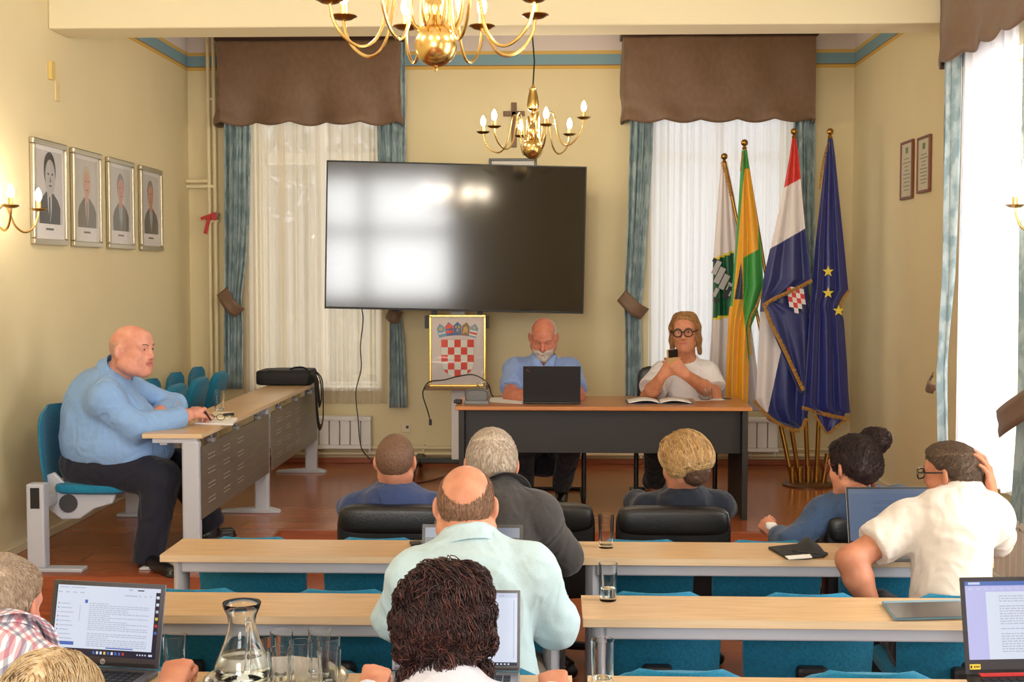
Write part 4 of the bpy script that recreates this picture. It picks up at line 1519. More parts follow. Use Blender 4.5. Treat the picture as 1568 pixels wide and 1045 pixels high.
# stand
root = thing('flag_stand', 'round brass flag stand on the floor, one short holder empty', 'flag stand', (SX, SY, PZ))
obj('base_plate', MB().lathe([(0, 0), (0.19, 0), (0.19, 0.012), (0.17, 0.02), (0.03, 0.026), (0, 0.026)], 32), mat('stand_base', (104, 74, 48), 0.4, 0.6), root)
for k, dx in enumerate((-0.115, -0.06, 0.0, 0.06)):
    a = Vector((dx, 0.0, 0.02))
    dr = Vector((dx * 0.45, 0, 1)).normalized()
    obj('holder_tube', MB().tube([a, a + dr * 0.12], 0.024, 14), M_BRASS_OLD, root)
a = Vector((0.115, 0.01, 0.02))
obj('holder_tube', MB().tube([a, a + Vector((0.14, 0, 1)).normalized() * 0.22], 0.022, 14), M_BRASS_OLD, root)

# 1: white flag with a green castle panel
base = Vector((SX - 0.115, SY, PZ))
root = thing('flag', 'white hanging flag with a green castle panel, half behind the yellow-green one', 'flag', base, group='flags in the corner stand')
pole(root, base, (1109, 246, FY + 0.2), stand_pt(-0.115))


def m_white(px, py):
    if 1092 < px < 1124 and 384 + (1122 - px) * 0.4 < py < 490 - (px - 1092) * 0.12:
        if py < 388 + (1122 - px) * 0.4 or py > 486 - (px - 1092) * 0.12:
            return 2
        return 1
    return 0


cl = flag_cloth('flag_cloth', root, base, [(248, 1105, 1113), (300, 1100, 1124), (400, 1092, 1140), (500, 1090, 1150), (630, 1082, 1168)], FY + 0.2, 3.5, 0.018,
                [FWH, FDG, FYL], m_white, 31, nv=120, nu=80)
mb = MB()
rr = random.Random(4)
# stylised castle: stepped pale towers with dark outlines
for (px, py, w_, h_, mi) in ((1097, 410, 8, 22, 1), (1097, 400, 12, 6, 0), (1102, 422, 9, 26, 1), (1103, 411, 14, 5, 0), (1109, 432, 9, 24, 1), (1110, 421, 13, 5, 0), (1115, 445, 9, 26, 0), (1096, 448, 6, 14, 1),
                              (1097, 460, 8, 7, 0), (1099, 405, 3, 5, 0), (1102, 420, 2, 8, 0), (1106, 428, 2, 8, 0), (1110, 434, 2, 9, 0), (1114, 440, 2, 9, 1), (1118, 436, 7, 5, 1), (1118, 450, 3, 8, 1)):
    c = W(px, py, FY + 0.165 - 0.002 * mi) - base
    mb.box(c, (w_ * 0.0049, 0.002, h_ * 0.0049), (0, 0.45, 0), mi)
obj('castle_emblem', mb, [FBLK, FGR], cl, smooth=False)
fringe(root, base, [(1108, 248), (1112, 262), (1118, 285), (1121, 300)], FY + 0.15, 0.02, 9)

# 2: green and gold flag
base = Vector((SX - 0.06, SY, PZ))
root = thing('flag', 'green and golden yellow hanging flag nearest the desk', 'flag', base, group='flags in the corner stand')
pole(root, base, (1140, 225, FY), stand_pt(-0.06))


def m_gg(px, py):
    if py < 258:
        return 0
    ln = 1140 - (py - 258) * 0.085          # boundary between left green strip and gold
    if py < 470:
        # navy wedge opening downwards from the left
        if py > 385 and px < 1138 - (455 - py) * 0.05 and px > 1126 - (py - 385) * 0.16 + 12 - (py - 385) * 0.02:
            if px > 1138 - (py - 385) * 0.30 and py < 458 and px < 1137:
                return 2
        if px < ln:
            return 0
        if px > 1138 and py > 395 - (px - 1138) * 0.55:
            return 0
        if py > 458 and px < 1138:
            return 1
        return 1 if px < 1161 - max(0, 300 - py) * 0.1 else 0
    if px > 1138 + (py - 470) * 0.1:
        return 0
    return 1


flag_cloth('flag_cloth', root, base, [(230, 1136, 1144), (260, 1134, 1148), (310, 1131, 1156), (380, 1126, 1166), (440, 1121, 1169), (480, 1116, 1158), (500, 1115, 1150), (545, 1113, 1147), (620, 1111, 1145)], FY - 0.090, 2.2, 0.022,
           [FG, FGOLD, FNAVY], m_gg, 32, nv=220, nu=120)
fringe(root, base, [(1168, 440), (1158, 466), (1149, 484), (1145, 500), (1146, 520), (1148, 545)], FY - 0.115, -0.016, 10)
fringe(root, base, [(1136, 234), (1133, 262)], FY - 0.110, -0.012, 12)

# 3: red, white and blue flag with chequered shield
base = Vector((SX, SY, PZ))
root = thing('flag', 'red, white and blue flag with gold fringe and a chequered shield', 'flag', base, group='flags in the corner stand')
pole(root, base, (1216, 208, FY), stand_pt(0.0))


def m_top(px, py):
    if py < 288 - (px - 1200) * 0.55:
        return 0
    if py < 382 - (px - 1178) * 0.58:
        return 1
    return 2


def m_low(px, py):
    if px < 1207 + (590 - py) * 0.38 and px < 1196 - (py - 560) * 0.28 and py > 480:
        return 1
    return 2


back = flag_cloth('flag_cloth', root, base, [(430, 1167, 1236), (470, 1164, 1238), (520, 1162, 1240), (560, 1160, 1240), (610, 1157, 1240), (628, 1162, 1238), (645, 1178, 1234), (656, 1215, 1230)], FY - 0.050, 2.5, 0.016,
                  [FRED, FWH, FBLUE], lambda px, py: 1 if (px < 1200 - (py - 520) * 0.22 and py > 478) else 2, 34, nv=180, nu=130)
flag_cloth('flag_fold', root, base, [(212, 1213, 1219), (240, 1209, 1223), (285, 1201, 1227), (340, 1189, 1232), (400, 1175, 1239), (428, 1169, 1243), (440, 1168, 1226), (452, 1167, 1204), (466, 1167, 1178)], FY - 0.130, 2.2, 0.016,
           [FRED, FWH, FBLUE], m_top, 33, nv=200, nu=130)
# the folded-over lower wing
flag_cloth('flag_fold', root, base, [(462, 1170, 1190), (480, 1172, 1232), (520, 1188, 1233), (560, 1206, 1233), (590, 1219, 1233), (603, 1226, 1231)], FY - 0.105, 2, 0.010, [FBLUE], None, 35, nv=40, nu=30)
fringe(root, base, [(1167, 466), (1185, 455), (1205, 446), (1224, 437), (1243, 427)], FY - 0.155, 0.028, 13)
fringe(root, base, [(1168, 470), (1178, 497), (1194, 528), (1212, 566), (1228, 600)], FY - 0.130, -0.028, 14)
fringe(root, base, [(1157, 612), (1166, 624), (1186, 642), (1208, 654), (1224, 657), (1232, 640)], FY - 0.080, 0.028, 15)
mb = MB()
cs_ = [(1199 + 5.8 * 0, 0)]
for i in range(4):
    for j in range(5):
        px0, py0 = 1204 + i * 6.6 + j * 1.2, 438 + j * 8 + i * 1.2
        cxx, cyy = px0 + 3.3, py0 + 4
        if ((cxx - 1220) / 15.0) ** 2 + ((cyy - 446) / 30.0) ** 2 > 1.0:
            continue
        q = [W(px0 + a * 6.6 + b * 1.2, py0 + b * 8 + a * 1.2, FY - 0.138) - base for a, b in ((0, 0), (1, 0), (1, 1), (0, 1))]
        mb.add(q, [(0, 1, 2, 3)], (i + j) % 2)
obj('chequered_shield', mb, [FRED, FWH], root, smooth=False, solid=0.002)

# 4: deep blue flag with gold stars
base = Vector((SX + 0.06, SY, PZ))
root = thing('flag', 'deep blue hanging flag with golden stars, nearest the right wall', 'flag', base, group='flags in the corner stand')
pole(root, base, (1271, 208, FY), stand_pt(0.06))
flag_cloth('flag_cloth', root, base, [(212, 1268, 1275), (240, 1264, 1279), (300, 1257, 1285), (370, 1249, 1292), (445, 1243, 1299), (452, 1242, 1294), (468, 1241, 1285), (490, 1239, 1292), (560, 1234, 1297), (600, 1231, 1299), (624, 1229, 1301), (633, 1246, 1302)], FY - 0.100, 3.0, 0.02,
           [FEU], None, 36, nv=110, nu=60)
flag_cloth('flag_fold', root, base, [(630, 1250, 1295), (645, 1254, 1290), (658, 1262, 1276), (664, 1266, 1269)], FY - 0.070, 1.5, 0.008, [FEU], None, 37, nv=16, nu=20)
fringe(root, base, [(1229, 622), (1250, 628), (1275, 635), (1302, 640)], FY - 0.120, 0.028, 16)
fringe(root, base, [(1250, 636), (1262, 655), (1268, 662), (1280, 652), (1294, 642)], FY - 0.090, 0.022, 17)
fringe(root, base, [(1299, 444), (1290, 456), (1285, 468), (1288, 480)], FY - 0.120, -0.02, 18)
fringe(root, base, [(1268, 216), (1262, 235), (1257, 262), (1254, 290)], FY - 0.100, -0.016, 19)


def star(px, py, R_, y):
    pts = []
    for k in range(10):
        a = math.pi / 2 + k * math.pi / 5
        r_ = R_ if k % 2 == 0 else R_ * 0.4
        pts.append((r_ * math.cos(a), r_ * math.sin(a)))
    c = W(px, py, y) - base
    return pts, c


for px, py in ((1268, 416), (1268, 449), (1284, 476)):
    pts, c = star(px, py, 0.044, FY - 0.142)
    mb = MB().prism(pts, 0, 0.002, (c, (1, 0, 0), (0, 0, 1), (0, -1, 0)))
    obj('gold_star', mb, FYL, root, smooth=False)

# ================================================================ THINGS ON THE DESKS
def tumbler_mb(r0, r1, h, n=28):
    t = 0.0022
    return MB().lathe([(0, 0), (r0, 0), (r0 + (r1 - r0) * 0.5, h * 0.5), (r1, h), (r1 - t, h), (r0 + (r1 - r0) * 0.5 - t, h * 0.5), (r0 - t, 0.012), (0, 0.010)], n)


def glass(label, loc, r0=0.026, r1=0.030, h=0.125, water=0.0, group='drinking glasses'):
    o = obj('drinking_glass', tumbler_mb(r0, r1, h), M_GLASS, angle=60)
    o.location = loc
    tag(o, label, 'glass', group)
    if water:
        f = lambda z: r0 + (r1 - r0) * z / h - 0.0026
        obj('water', MB().lathe([(0, 0.0125), (f(0.0125), 0.0125), (f(water), water), (0, water)], 28), M_WATER, o, angle=60)
    return o


glass('empty glass on the farthest right desk, just right of the aisle', WZ(928, 839, DZ), h=0.127)
glass('glass of water on the middle right desk beside the aisle', WZ(931, 920, DZ), h=0.12, water=0.04)
glass('glass of water at the bottom edge beside the right aisle', (W(923, 1000, 3.2).x, 3.2, DZ), h=0.13, water=0.035)
glass('half-full glass just right of the left laptop', (W(268, 1000, 3.22).x, 3.22, DZ), h=0.125, water=0.055)
glass('glass beside the notebook of the bald man in blue', WZ(336, 630, PT), r0=0.027, r1=0.032, h=0.13, water=0.02)
p = WZ(1080, 613, PT)
o = obj('water_tumbler', MB().lathe([(0, 0), (0.034, 0), (0.045, 0.03), (0.046, 0.06), (0.042, 0.085), (0.040, 0.085), (0.0435, 0.06), (0.0425, 0.03), (0.032, 0.012), (0, 0.010)], 28), M_GLASS, angle=60)
o.location = p
tag(o, 'low round glass on the podium desk before the woman in white', 'glass')
p = WZ(741, 607, PT)
glass('clear tumbler standing behind the grey speakerphone', (p.x, 8.72, PT), r0=0.024, r1=0.034, h=0.12)

# tray with carafe and six glasses
TX, TY = W(423, 1030, 3.19).x, 3.19
M_STEEL = mat('steel_tray', (190, 190, 190), 0.2, 1.0)
mb = MB().lathe([(0, 0.004), (0.145, 0.004), (0.165, 0.018), (0.176, 0.030), (0.18, 0.030), (0.168, 0.012), (0.15, 0.0), (0, 0.0)], 48)
o = obj('serving_tray', mb, M_STEEL, angle=50)
o.location = (TX, TY, DZ)
tag(o, 'round steel tray under the glass carafe and six glasses', 'tray')
cx = W(371, 1000, 3.2).x
root = thing('glass_carafe', 'tall clear glass carafe with a flared rim on the steel tray', 'carafe', (cx, 3.2, DZ + 0.005))
outer = [(0, 0), (0.062, 0.0), (0.071, 0.012), (0.073, 0.03), (0.068, 0.055), (0.056, 0.085), (0.044, 0.115), (0.036, 0.145), (0.034, 0.165), (0.037, 0.18), (0.044, 0.195), (0.048, 0.208)]
inner = [(r - 0.004, z) for r, z in outer[2:]][::-1] + [(0.058, 0.016), (0, 0.014)]
obj('carafe_body', MB().lathe(outer + [(0.047, 0.2115)] + inner, 40), M_GLASS, root, angle=60)
fl = [(x, z) for x, z in ((0.0565, 0.017), (0.0685, 0.03), (0.063, 0.055), (0.0535, 0.08))]
obj('water', MB().lathe([(0, 0.0145), (0.052, 0.0165)] + fl + [(0, 0.08)], 40), M_WATER, root, angle=60)
hp = [(0.030, -0.012, 0.172), (0.035, -0.045, 0.182), (0.038, -0.068, 0.165), (0.036, -0.078, 0.13), (0.032, -0.08, 0.09), (0.026, -0.066, 0.06)]
hp = [(x * 0.4, y - 0.02, z) for x, y, z in hp]
obj('handle', MB().tube(smooth_path(hp, 6), 0.0075, 12), M_GLASS, root, rot=(0, 0, math.radians(14)))
for i, (px, py, dy, lab) in enumerate(((431, 978, 3.26, 'empty glass on the tray, behind the leftmost one'), (427, 999, 3.10, 'leftmost, nearest empty glass on the tray, close to the carafe'),
                                       (461, 983, 3.17, 'empty glass in the middle of the tray'), (489, 973, 3.29, 'rearmost empty glass on the tray'),
                                       (503, 983, 3.20, 'empty glass at the right of the tray, rear of two'), (504, 994, 3.11, 'empty glass at the right front of the tray'))):
    glass(lab, (W(px, py, dy).x, dy, DZ + 0.005), r0=0.025, r1=0.0295, h=0.122, group='empty glasses on the tray')


# ---------------------------------------------------------------- laptops
def laptop(label, loc, rz, w, d, hlid, tilt, lid_m, base_m, screen_fn, mats, bezel=0.008, chin=0.018, bezel_m=None):
    """hinge at local y = 0; keyboard toward -y; lid leans back by tilt degrees from upright"""
    root = thing('laptop', label, 'laptop', loc, rz, 'open laptops')
    obj('base', MB().span((-w / 2, -d, 0.0), (w / 2, 0.0, 0.016)), base_m, root, smooth=False, bevel=0.004)
    kb = MB()
    nx, ny = 14, 5
    for j in range(ny):
        for i in range(nx):
            x0 = -w * 0.44 + w * 0.88 * i / nx
            y0 = -d * 0.60 + d * 0.46 * j / ny
            kb.span((x0, y0, 0.016), (x0 + w * 0.88 / nx - 0.003, y0 + d * 0.46 / ny - 0.003, 0.018))
    k = obj('keyboard', kb, M_BLACK, root, smooth=False)
    k['kind'] = 'stuff'
    obj('touchpad', MB().span((-0.05, -d + 0.012, 0.016), (0.05, -d * 0.66, 0.0166)), M_GREY if base_m is not M_GREY else M_DKGREY, root, smooth=False)
    lid = obj('lid', MB().span((-w / 2, -0.0005, 0.0), (w / 2, 0.006, hlid)), lid_m, root, smooth=False, bevel=0.003, loc=(0, 0.0, 0.017), rot=(math.radians(-tilt), 0, 0))
    fr = MB()
    frame_bars(fr, w - 0.002, hlid - 0.002, bezel, 0.0012)
    fr.v = [(x, y - 0.0006, z + 0.001) for x, y, z in fr.v]
    fr.span((-w / 2 + bezel, -0.0018, 0.002), (w / 2 - bezel, -0.0006, chin))
    obj('bezel', fr, bezel_m or M_BLACK, lid, smooth=False)
    sw, sh = w - 2 * bezel, hlid - bezel - chin
    sm = MB()
    sm.add([(-sw / 2, -0.001, chin), (sw / 2, -0.001, chin), (sw / 2, -0.001, chin + sh), (-sw / 2, -0.001, chin + sh)], [(0, 1, 2, 3)], 0)
    for q in screen_fn():
        u0, v0, u1, v1, mi = q[:5]
        e = -0.00115 - (q[5] if len(q) > 5 else 0) * 0.00012
        a, b = -sw / 2 + u0 * sw, -sw / 2 + u1 * sw
        c, dd = chin + v0 * sh, chin + v1 * sh
        sm.add([(a, e, c), (b, e, c), (b, e, dd), (a, e, dd)], [(0, 1, 2, 3)], mi)
    obj('screen', sm, mats, lid, smooth=False)
    return root, lid


def emis(name, col, s=0.9):
    return mat('scr_' + name, (10, 10, 12), 0.25, emit=s, emit_col=col)


E_WHITE, E_TEXT, E_BLUE, E_DARK, E_LAV, E_PALE, E_RED, E_YEL = (emis('white', (226, 234, 252)), emis('text', (188, 196, 214)), emis('blue', (70, 110, 190)), emis('dark', (34, 38, 56)),
                                                               emis('lavender', (196, 196, 246)), emis('pale', (210, 218, 242)), emis('red', (200, 60, 60)), emis('yellow', (236, 200, 90)))
SM = [E_WHITE, E_TEXT, E_BLUE, E_DARK, E_LAV, E_PALE, E_RED, E_YEL]


def doc_lines(u0, u1, v0, v1, n, seed, mi=1, thick=0.45, lvl=1):
    r = random.Random(seed)
    out = []
    for i in range(n):
        v = v1 - (v1 - v0) * (i + 0.5) / n
        h = (v1 - v0) / n * thick / 2
        if r.random() < 0.16:
            continue
        u = u0
        end = u1 if r.random() < 0.72 else u0 + (u1 - u0) * r.uniform(0.3, 0.8)
        while u < end:
            wl = r.uniform(0.012, 0.045)
            out.append((u, v - h, min(u + wl, end), v + h, mi, lvl))
            u += wl + 0.007
    return out


def scr_left():
    q = [(0, 0, 1, 0.10, 3, 1), (0.955, 0.1, 1, 0.94, 3, 1), (0.0, 0.1, 0.012, 1, 3, 1), (0.02, 0.10, 0.02, 0.10, 3, 1)]
    q += [(0.03, 0.955, 0.12, 0.968, 1, 2), (0.14, 0.955, 0.28, 0.968, 1, 2), (0.70, 0.95, 0.73, 0.97, 1, 2), (0.78, 0.95, 0.84, 0.965, 3, 2)]
    q += [(0.02 + 0.07 * i, 0.885, 0.06 + 0.07 * i, 0.9, 1, 2) for i in range(4)] + [(0.66, 0.87, 0.78, 0.885, 1, 2)] + [(0.8 + 0.05 * i, 0.865, 0.815 + 0.05 * i, 0.885, 1, 2) for i in range(4)]
    q += [(0.285, 0.745, 0.312, 0.795, 2, 2), (0.24, 0.48, 0.246, 0.72, 1, 2)]
    for i in range(9):
        v = 0.72 - i * 0.062
        q += [(0.03, v, 0.04, v + 0.018, [6, 2, 1, 6, 2][i % 5], 2), (0.055, v + 0.002, 0.055 + 0.09 + 0.02 * (i % 3), v + 0.014, 1, 2)]
    q += [(0.02, 0.14, 0.21, 0.19, 2, 2)]
    q += doc_lines(0.33, 0.90, 0.13, 0.76, 22, 2, lvl=2)
    q += [(0.52, 0.115, 0.78, 0.13, 2, 2)]
    q += [(0.40 + 0.035 * i, 0.03, 0.42 + 0.035 * i, 0.07, [2, 0, 0, 7, 2, 0, 2, 2, 6][i], 2) for i in range(9)]
    q += [(0.82 + 0.025 * i, 0.04, 0.832 + 0.025 * i, 0.06, 0, 2) for i in range(4)] + [(0.93, 0.035, 0.965, 0.065, 5, 2)]
    q += [(0.965, 0.85 - 0.1 * i, 0.99, 0.89 - 0.1 * i, [0, 0, 1, 7, 6, 2][i], 2) for i in range(6)]
    return q


M_HPG = mat('laptop_grey', (104, 106, 112), 0.4, 0.5)
lx = W(156, 1030, 3.31)
lp, lid = laptop('grey laptop with a lit document, at the left, beside the white-haired man', (lx.x, 3.31, DZ), -0.16, 0.318, 0.22, 0.215, 13, M_HPG, M_HPG, scr_left, SM, bezel=0.011, chin=0.024, bezel_m=mat('bezel_grey', (72, 74, 82), 0.45))
# round maker's badge with two letters on the chin
bd = MB().lathe([(0, 0), (0.0072, 0), (0.0072, 0.0006), (0, 0.0006)], 24, (0.002, -0.0020, 0.012), R=Euler((R90, 0, 0)).to_matrix())
bg = obj('badge', bd, mat('badge_light', (206, 208, 214), 0.4), lid)
lt = MB()
for (x, z, w_, h_, ry) in ((-0.0034, 0.0125, 0.0009, 0.0085, 0.2), (-0.0018, 0.0124, 0.0022, 0.0009, 0), (-0.0012, 0.0106, 0.0009, 0.004, 0.2), (0.0016, 0.0102, 0.0009, 0.0085, 0.2), (0.003, 0.0127, 0.0022, 0.0009, 0), (0.0028, 0.0096, 0.0022, 0.0009, 0), (0.0042, 0.0112, 0.0009, 0.0038, 0.2)):
    lt.box((0.002 + x, -0.0029, z), (w_, 0.0004, h_), (0, ry, 0))
obj('badge_letters', lt, M_DKGREY, bg, smooth=False)


def scr_mid():
    q = [(0, 0, 1, 0.045, 3, 1), (0, 0.93, 1, 1, 5, 1)]
    q += [(0.05 + 0.08 * i, 0.95, 0.09 + 0.08 * i, 0.965, 1, 2) for i in range(11)]
    q += doc_lines(0.24, 0.74, 0.07, 0.42, 12, 8, lvl=2) + doc_lines(0.24, 0.74, 0.5, 0.85, 12, 9, lvl=2)
    q += [(0.8 + 0.03 * i, 0.012, 0.815 + 0.03 * i, 0.03, 0, 2) for i in range(5)]
    q += [(0.965, 0.1, 0.972, 0.9, 1, 2)]
    return q


lx = W(698, 1030, 3.30)
laptop('silver laptop with a white document, half hidden by curly dark hair', (lx.x, 3.30, DZ), 0.0, 0.330, 0.235, 0.205, 14, M_ALU, M_ALU, scr_mid, SM, bezel=0.007, chin=0.014, bezel_m=mat('bezel_silver', (110, 114, 124), 0.4, 0.4))


def scr_right():
    q = [(0, 0.94, 1, 1, 2, 1), (0.03, 0.955, 0.12, 0.985, 5, 2), (0, 0.86, 1, 0.94, 4, 1), (0.16, 0.0, 0.86, 0.86, 0, 1), (0, 0.0, 0.16, 0.86, 4, 1), (0.86, 0, 1, 0.86, 4, 1)]
    q += [(0.03 + 0.06 * i, 0.89, 0.06 + 0.06 * i, 0.905, 5, 2) for i in range(14)]
    q += doc_lines(0.26, 0.78, 0.05, 0.82, 24, 21, lvl=2)
    return q


lx = W(1585, 1038, 3.33)
lp, lid = laptop('black laptop with a lavender document and red keyboard edge at the right picture edge', (lx.x, 3.33, DZ), 0.10, 0.362, 0.25, 0.243, 12, M_DKGREY, M_BLACK, scr_right, SM, bezel=0.010, chin=0.036, bezel_m=mat('bezel_dark', (46, 46, 56), 0.5))
obj('red_hinge_strip', MB().span((-0.15, -0.02, 0.0165), (0.15, -0.004, 0.021)), mat('red_strip', (206, 64, 64), 0.4), lp, smooth=False)
st = obj('energy_sticker', MB().span((-0.171, -0.0026, 0.012), (-0.143, -0.0019, 0.025)), mat('sticker_yellow', (230, 200, 60), 0.5), lid, smooth=False)
sb = MB().span((-0.169, -0.0030, 0.015), (-0.165, -0.0025, 0.022))
for k in range(4):
    sb.span((-0.160 + 0.004 * k, -0.0030, 0.016 + 0.001 * (k % 2)), (-0.1575 + 0.004 * k, -0.0025, 0.021))
obj('sticker_print', sb, M_BLACK, st, smooth=False)


def scr_polo():
    return [(0, 0, 1, 1, 1, 1), (0.02, 0.0, 0.98, 0.9, 1, 1)] + doc_lines(0.3, 0.75, 0.15, 0.85, 18, 31, 2, lvl=2)


E_SL, E_SL2 = emis('slate', (104, 120, 146), 0.75), emis('slate_line', (88, 102, 130), 0.75)
lx = W(1366, 836, 4.93)
laptop('grey laptop with a dim slate screen, before the man in a white polo', (lx.x, 4.93, DZ), 0.05, 0.33, 0.235, 0.215, 14, M_ALU, M_ALU, scr_polo, [E_SL, E_SL, E_SL2], bezel=0.007, chin=0.012)


def scr_shirt():
    return [(0, 0, 1, 0.82, 0, 1), (0, 0.84, 1, 1, 1, 1)]


lx = W(722, 900, 4.10)
laptop('dark laptop mostly hidden behind the man in the pale mint shirt', (lx.x, 4.10, DZ), 0.0, 0.325, 0.22, 0.222, 16, M_DKGREY, M_DKGREY, scr_shirt, [emis('dim', (92, 94, 92), 0.6), emis('bar', (150, 160, 176), 0.6)], bezel=0.010, chin=0.012, bezel_m=mat('bezel_dkg', (84, 84, 84), 0.5))

# laptop on the podium desk, its lid toward the audience
pl = WZ(845, 617, PT)
lp, lid = laptop('black laptop with its closed back toward us on the podium desk', (pl.x, 8.46, PT + 0.001), math.pi, 0.372, 0.25, 0.235, 8, M_BLACK, M_BLACK, scr_mid, SM, bezel=0.01, chin=0.02)
lg = MB()
for k, (x, z, w_, h_, a) in enumerate(((0.155, 0.205, 0.016, 0.003, -0.5), (0.148, 0.200, 0.012, 0.003, -0.5), (0.160, 0.213, 0.004, 0.004, 0))):
    lg.box((x, 0.0066, z), (w_, 0.0008, h_), (0, a, 0))
obj('lid_logo', lg, mat('logo_red', (160, 70, 40), 0.5), lid, smooth=False)

# ---------------------------------------------------------------- small desk items
def sheet(mb, corners, z, t=0.0006, mi=0):
    P = [WZ(px, py, z) for px, py in corners]
    n = len(P)
    mb.add([p + Vector((0, 0, dz)) for dz in (0, t) for p in P], [tuple(range(n))[::-1], tuple(range(n, 2 * n))] + [(k, (k + 1) % n, n + (k + 1) % n, n + k) for k in range(n)], mi)
    return mb


# tablet
mb = sheet(MB(), [(1350, 926), (1472, 923), (1488, 948), (1369, 951)], DZ + 0.001, 0.011)
tb = single('tablet', mb, mat('tablet_cover', (118, 158, 178), 0.5), 'tablet in a light blue cover lying on the middle right desk', 'tablet', smooth=False, bevel=0.003)
mb = sheet(MB(), [(1354, 924.5), (1470, 921.5), (1485, 944.5), (1372, 947.5)], DZ + 0.0121, 0.001)
b = tb.location
mb.v = [tuple(Vector(v) - b) for v in mb.v]
obj('screen', mb, mat('tablet_glass', (34, 35, 40), 0.08), tb, smooth=False)
# black folder
mb = sheet(MB(), [(1176, 841), (1222, 836), (1268, 850), (1262, 855), (1206, 858)], DZ + 0.001, 0.009)
fd = single('document_folder', mb, mat('folder_black', (24, 24, 26), 0.6), 'black folder with a white notepad on the farthest right desk', 'folder', smooth=False, bevel=0.003)
b = fd.location
mb = sheet(MB(), [(1202, 853), (1240, 850), (1244, 855), (1208, 857.5)], DZ + 0.0102, 0.003)
mb.v = [tuple(Vector(v) - b) for v in mb.v]
obj('notepad', mb, M_PAPER, fd, smooth=False)
f0, f1, f2 = WZ(1213, 845, DZ + 0.011), WZ(1266, 851, DZ + 0.011), W(1240, 832, WZ(1240, 842, DZ).y)
mb = MB()


def flapf(a, c):
    p = f0.lerp(f1, a)
    q = Vector((f2.x - 0.03 + 0.05 * a, f2.y + 0.01, 0))
    top = Vector((p.x + (q.x - p.x) * c, p.y + (q.y - p.y) * c, p.z + (0.042 + 0.01 * math.sin(5 * a)) * math.sin(c * math.pi * 0.6) * (0.45 + 0.25 * math.sin(3 * a))))
    return top - b


obj('flap', MB().grid(flapf, 14, 10), mat('folder_black', (24, 24, 26), 0.6), fd, solid=0.003)
# phone near the hidden laptop
single('mobile_phone', sheet(MB(), [(627, 833), (644, 832), (648, 836), (630, 838)], DZ + 0.001, 0.01), M_BLACK, 'small black phone on the farthest left desk by the mint shirt', 'phone', smooth=False, bevel=0.002)

# bald man's papers, notebook, spectacles, pen
single('paper_stack', sheet(MB(), [(298, 650), (356, 652), (364, 643), (322, 638)], PT + 0.001, 0.01), M_PAPER, 'stack of white papers under the bald man\'s hand', 'papers', smooth=False)
nb = single('notebook', sheet(MB(), [(316, 643), (350, 643), (358, 634), (328, 633)], PT + 0.012, 0.012), mat('cream_pages', (226, 214, 184), 0.7), 'small cream notebook on the white papers at the left table', 'notebook', smooth=False, bevel=0.002)
p = WZ(350, 635, PT + 0.03)
single('pen_case', MB().tube([p + Vector((-0.02, -0.03, 0)), p + Vector((0.02, 0.03, 0))], 0.009, 10), M_BLACK, 'small black pen case on the cream notebook', 'case')
p = WZ(330, 644, PT + 0.016)
mb = MB()
for s in (-1, 1):
    mb.tube([p + Vector((s * 0.03 + 0.024 * math.cos(t), -0.0, 0.018 + 0.017 * math.sin(t))) for t in np.linspace(0, 2 * math.pi, 16, endpoint=False)], 0.002, 6, closed=True)
    mb.tube([p + Vector((s * 0.055, 0, 0.022)), p + Vector((s * 0.05, 0.09, 0.02)), p + Vector((s * 0.04, 0.12, 0.006))], 0.002, 6)
mb.tube([p + Vector((-0.007, 0, 0.022)), p + Vector((0.007, 0, 0.022))], 0.002, 6)
single('spectacles', mb, M_BLACK, 'black folded spectacles lying on the papers at the left table', 'glasses', base=(p.x, p.y, PT + 0.012))

# bag on the far side table
bg0 = WZ(442, 586, PT)
root = thing('laptop_bag', 'black bag lying on the far side table, strap hanging down', 'bag', (-2.06, 9.95, PT), 0.0)
M_BAG = mat('bag_nylon', (20, 20, 22), 0.7, bump=0.2, bscale=(200, 200, 200))
obj('bag_body', rounded_block(MB(), (0.0, 0, 0.058), (0.42, 0.34, 0.115), 0.22, 32, 14), M_BAG, root)
obj('bag_flap', rounded_block(MB(), (0.04, -0.02, 0.105), (0.34, 0.30, 0.03), 0.25, 28, 10), M_BAG, root)
obj('carry_handle', MB().tube(smooth_path([(0.05, -0.12, 0.115), (0.08, -0.13, 0.135), (0.15, -0.13, 0.138), (0.19, -0.12, 0.115)], 6), 0.011, 8, flat=0.6), M_BAG, root)
for k, pts in enumerate(([(0.19, -0.10, 0.10), (0.235, -0.11, 0.06), (0.245, -0.11, -0.05), (0.25, -0.10, -0.2), (0.255, -0.06, -0.31), (0.26, 0.02, -0.33), (0.262, 0.09, -0.26), (0.258, 0.12, -0.1), (0.245, 0.14, 0.03), (0.20, 0.14, 0.09)],
                         [(0.19, -0.02, 0.10), (0.235, -0.03, 0.05), (0.25, -0.04, -0.06), (0.255, -0.01, -0.16), (0.258, 0.05, -0.10), (0.245, 0.07, 0.03), (0.2, 0.07, 0.1)])):
    obj('strap', MB().tube(smooth_path(pts, 6), 0.024, 8, flat=0.2), M_BAG, root)

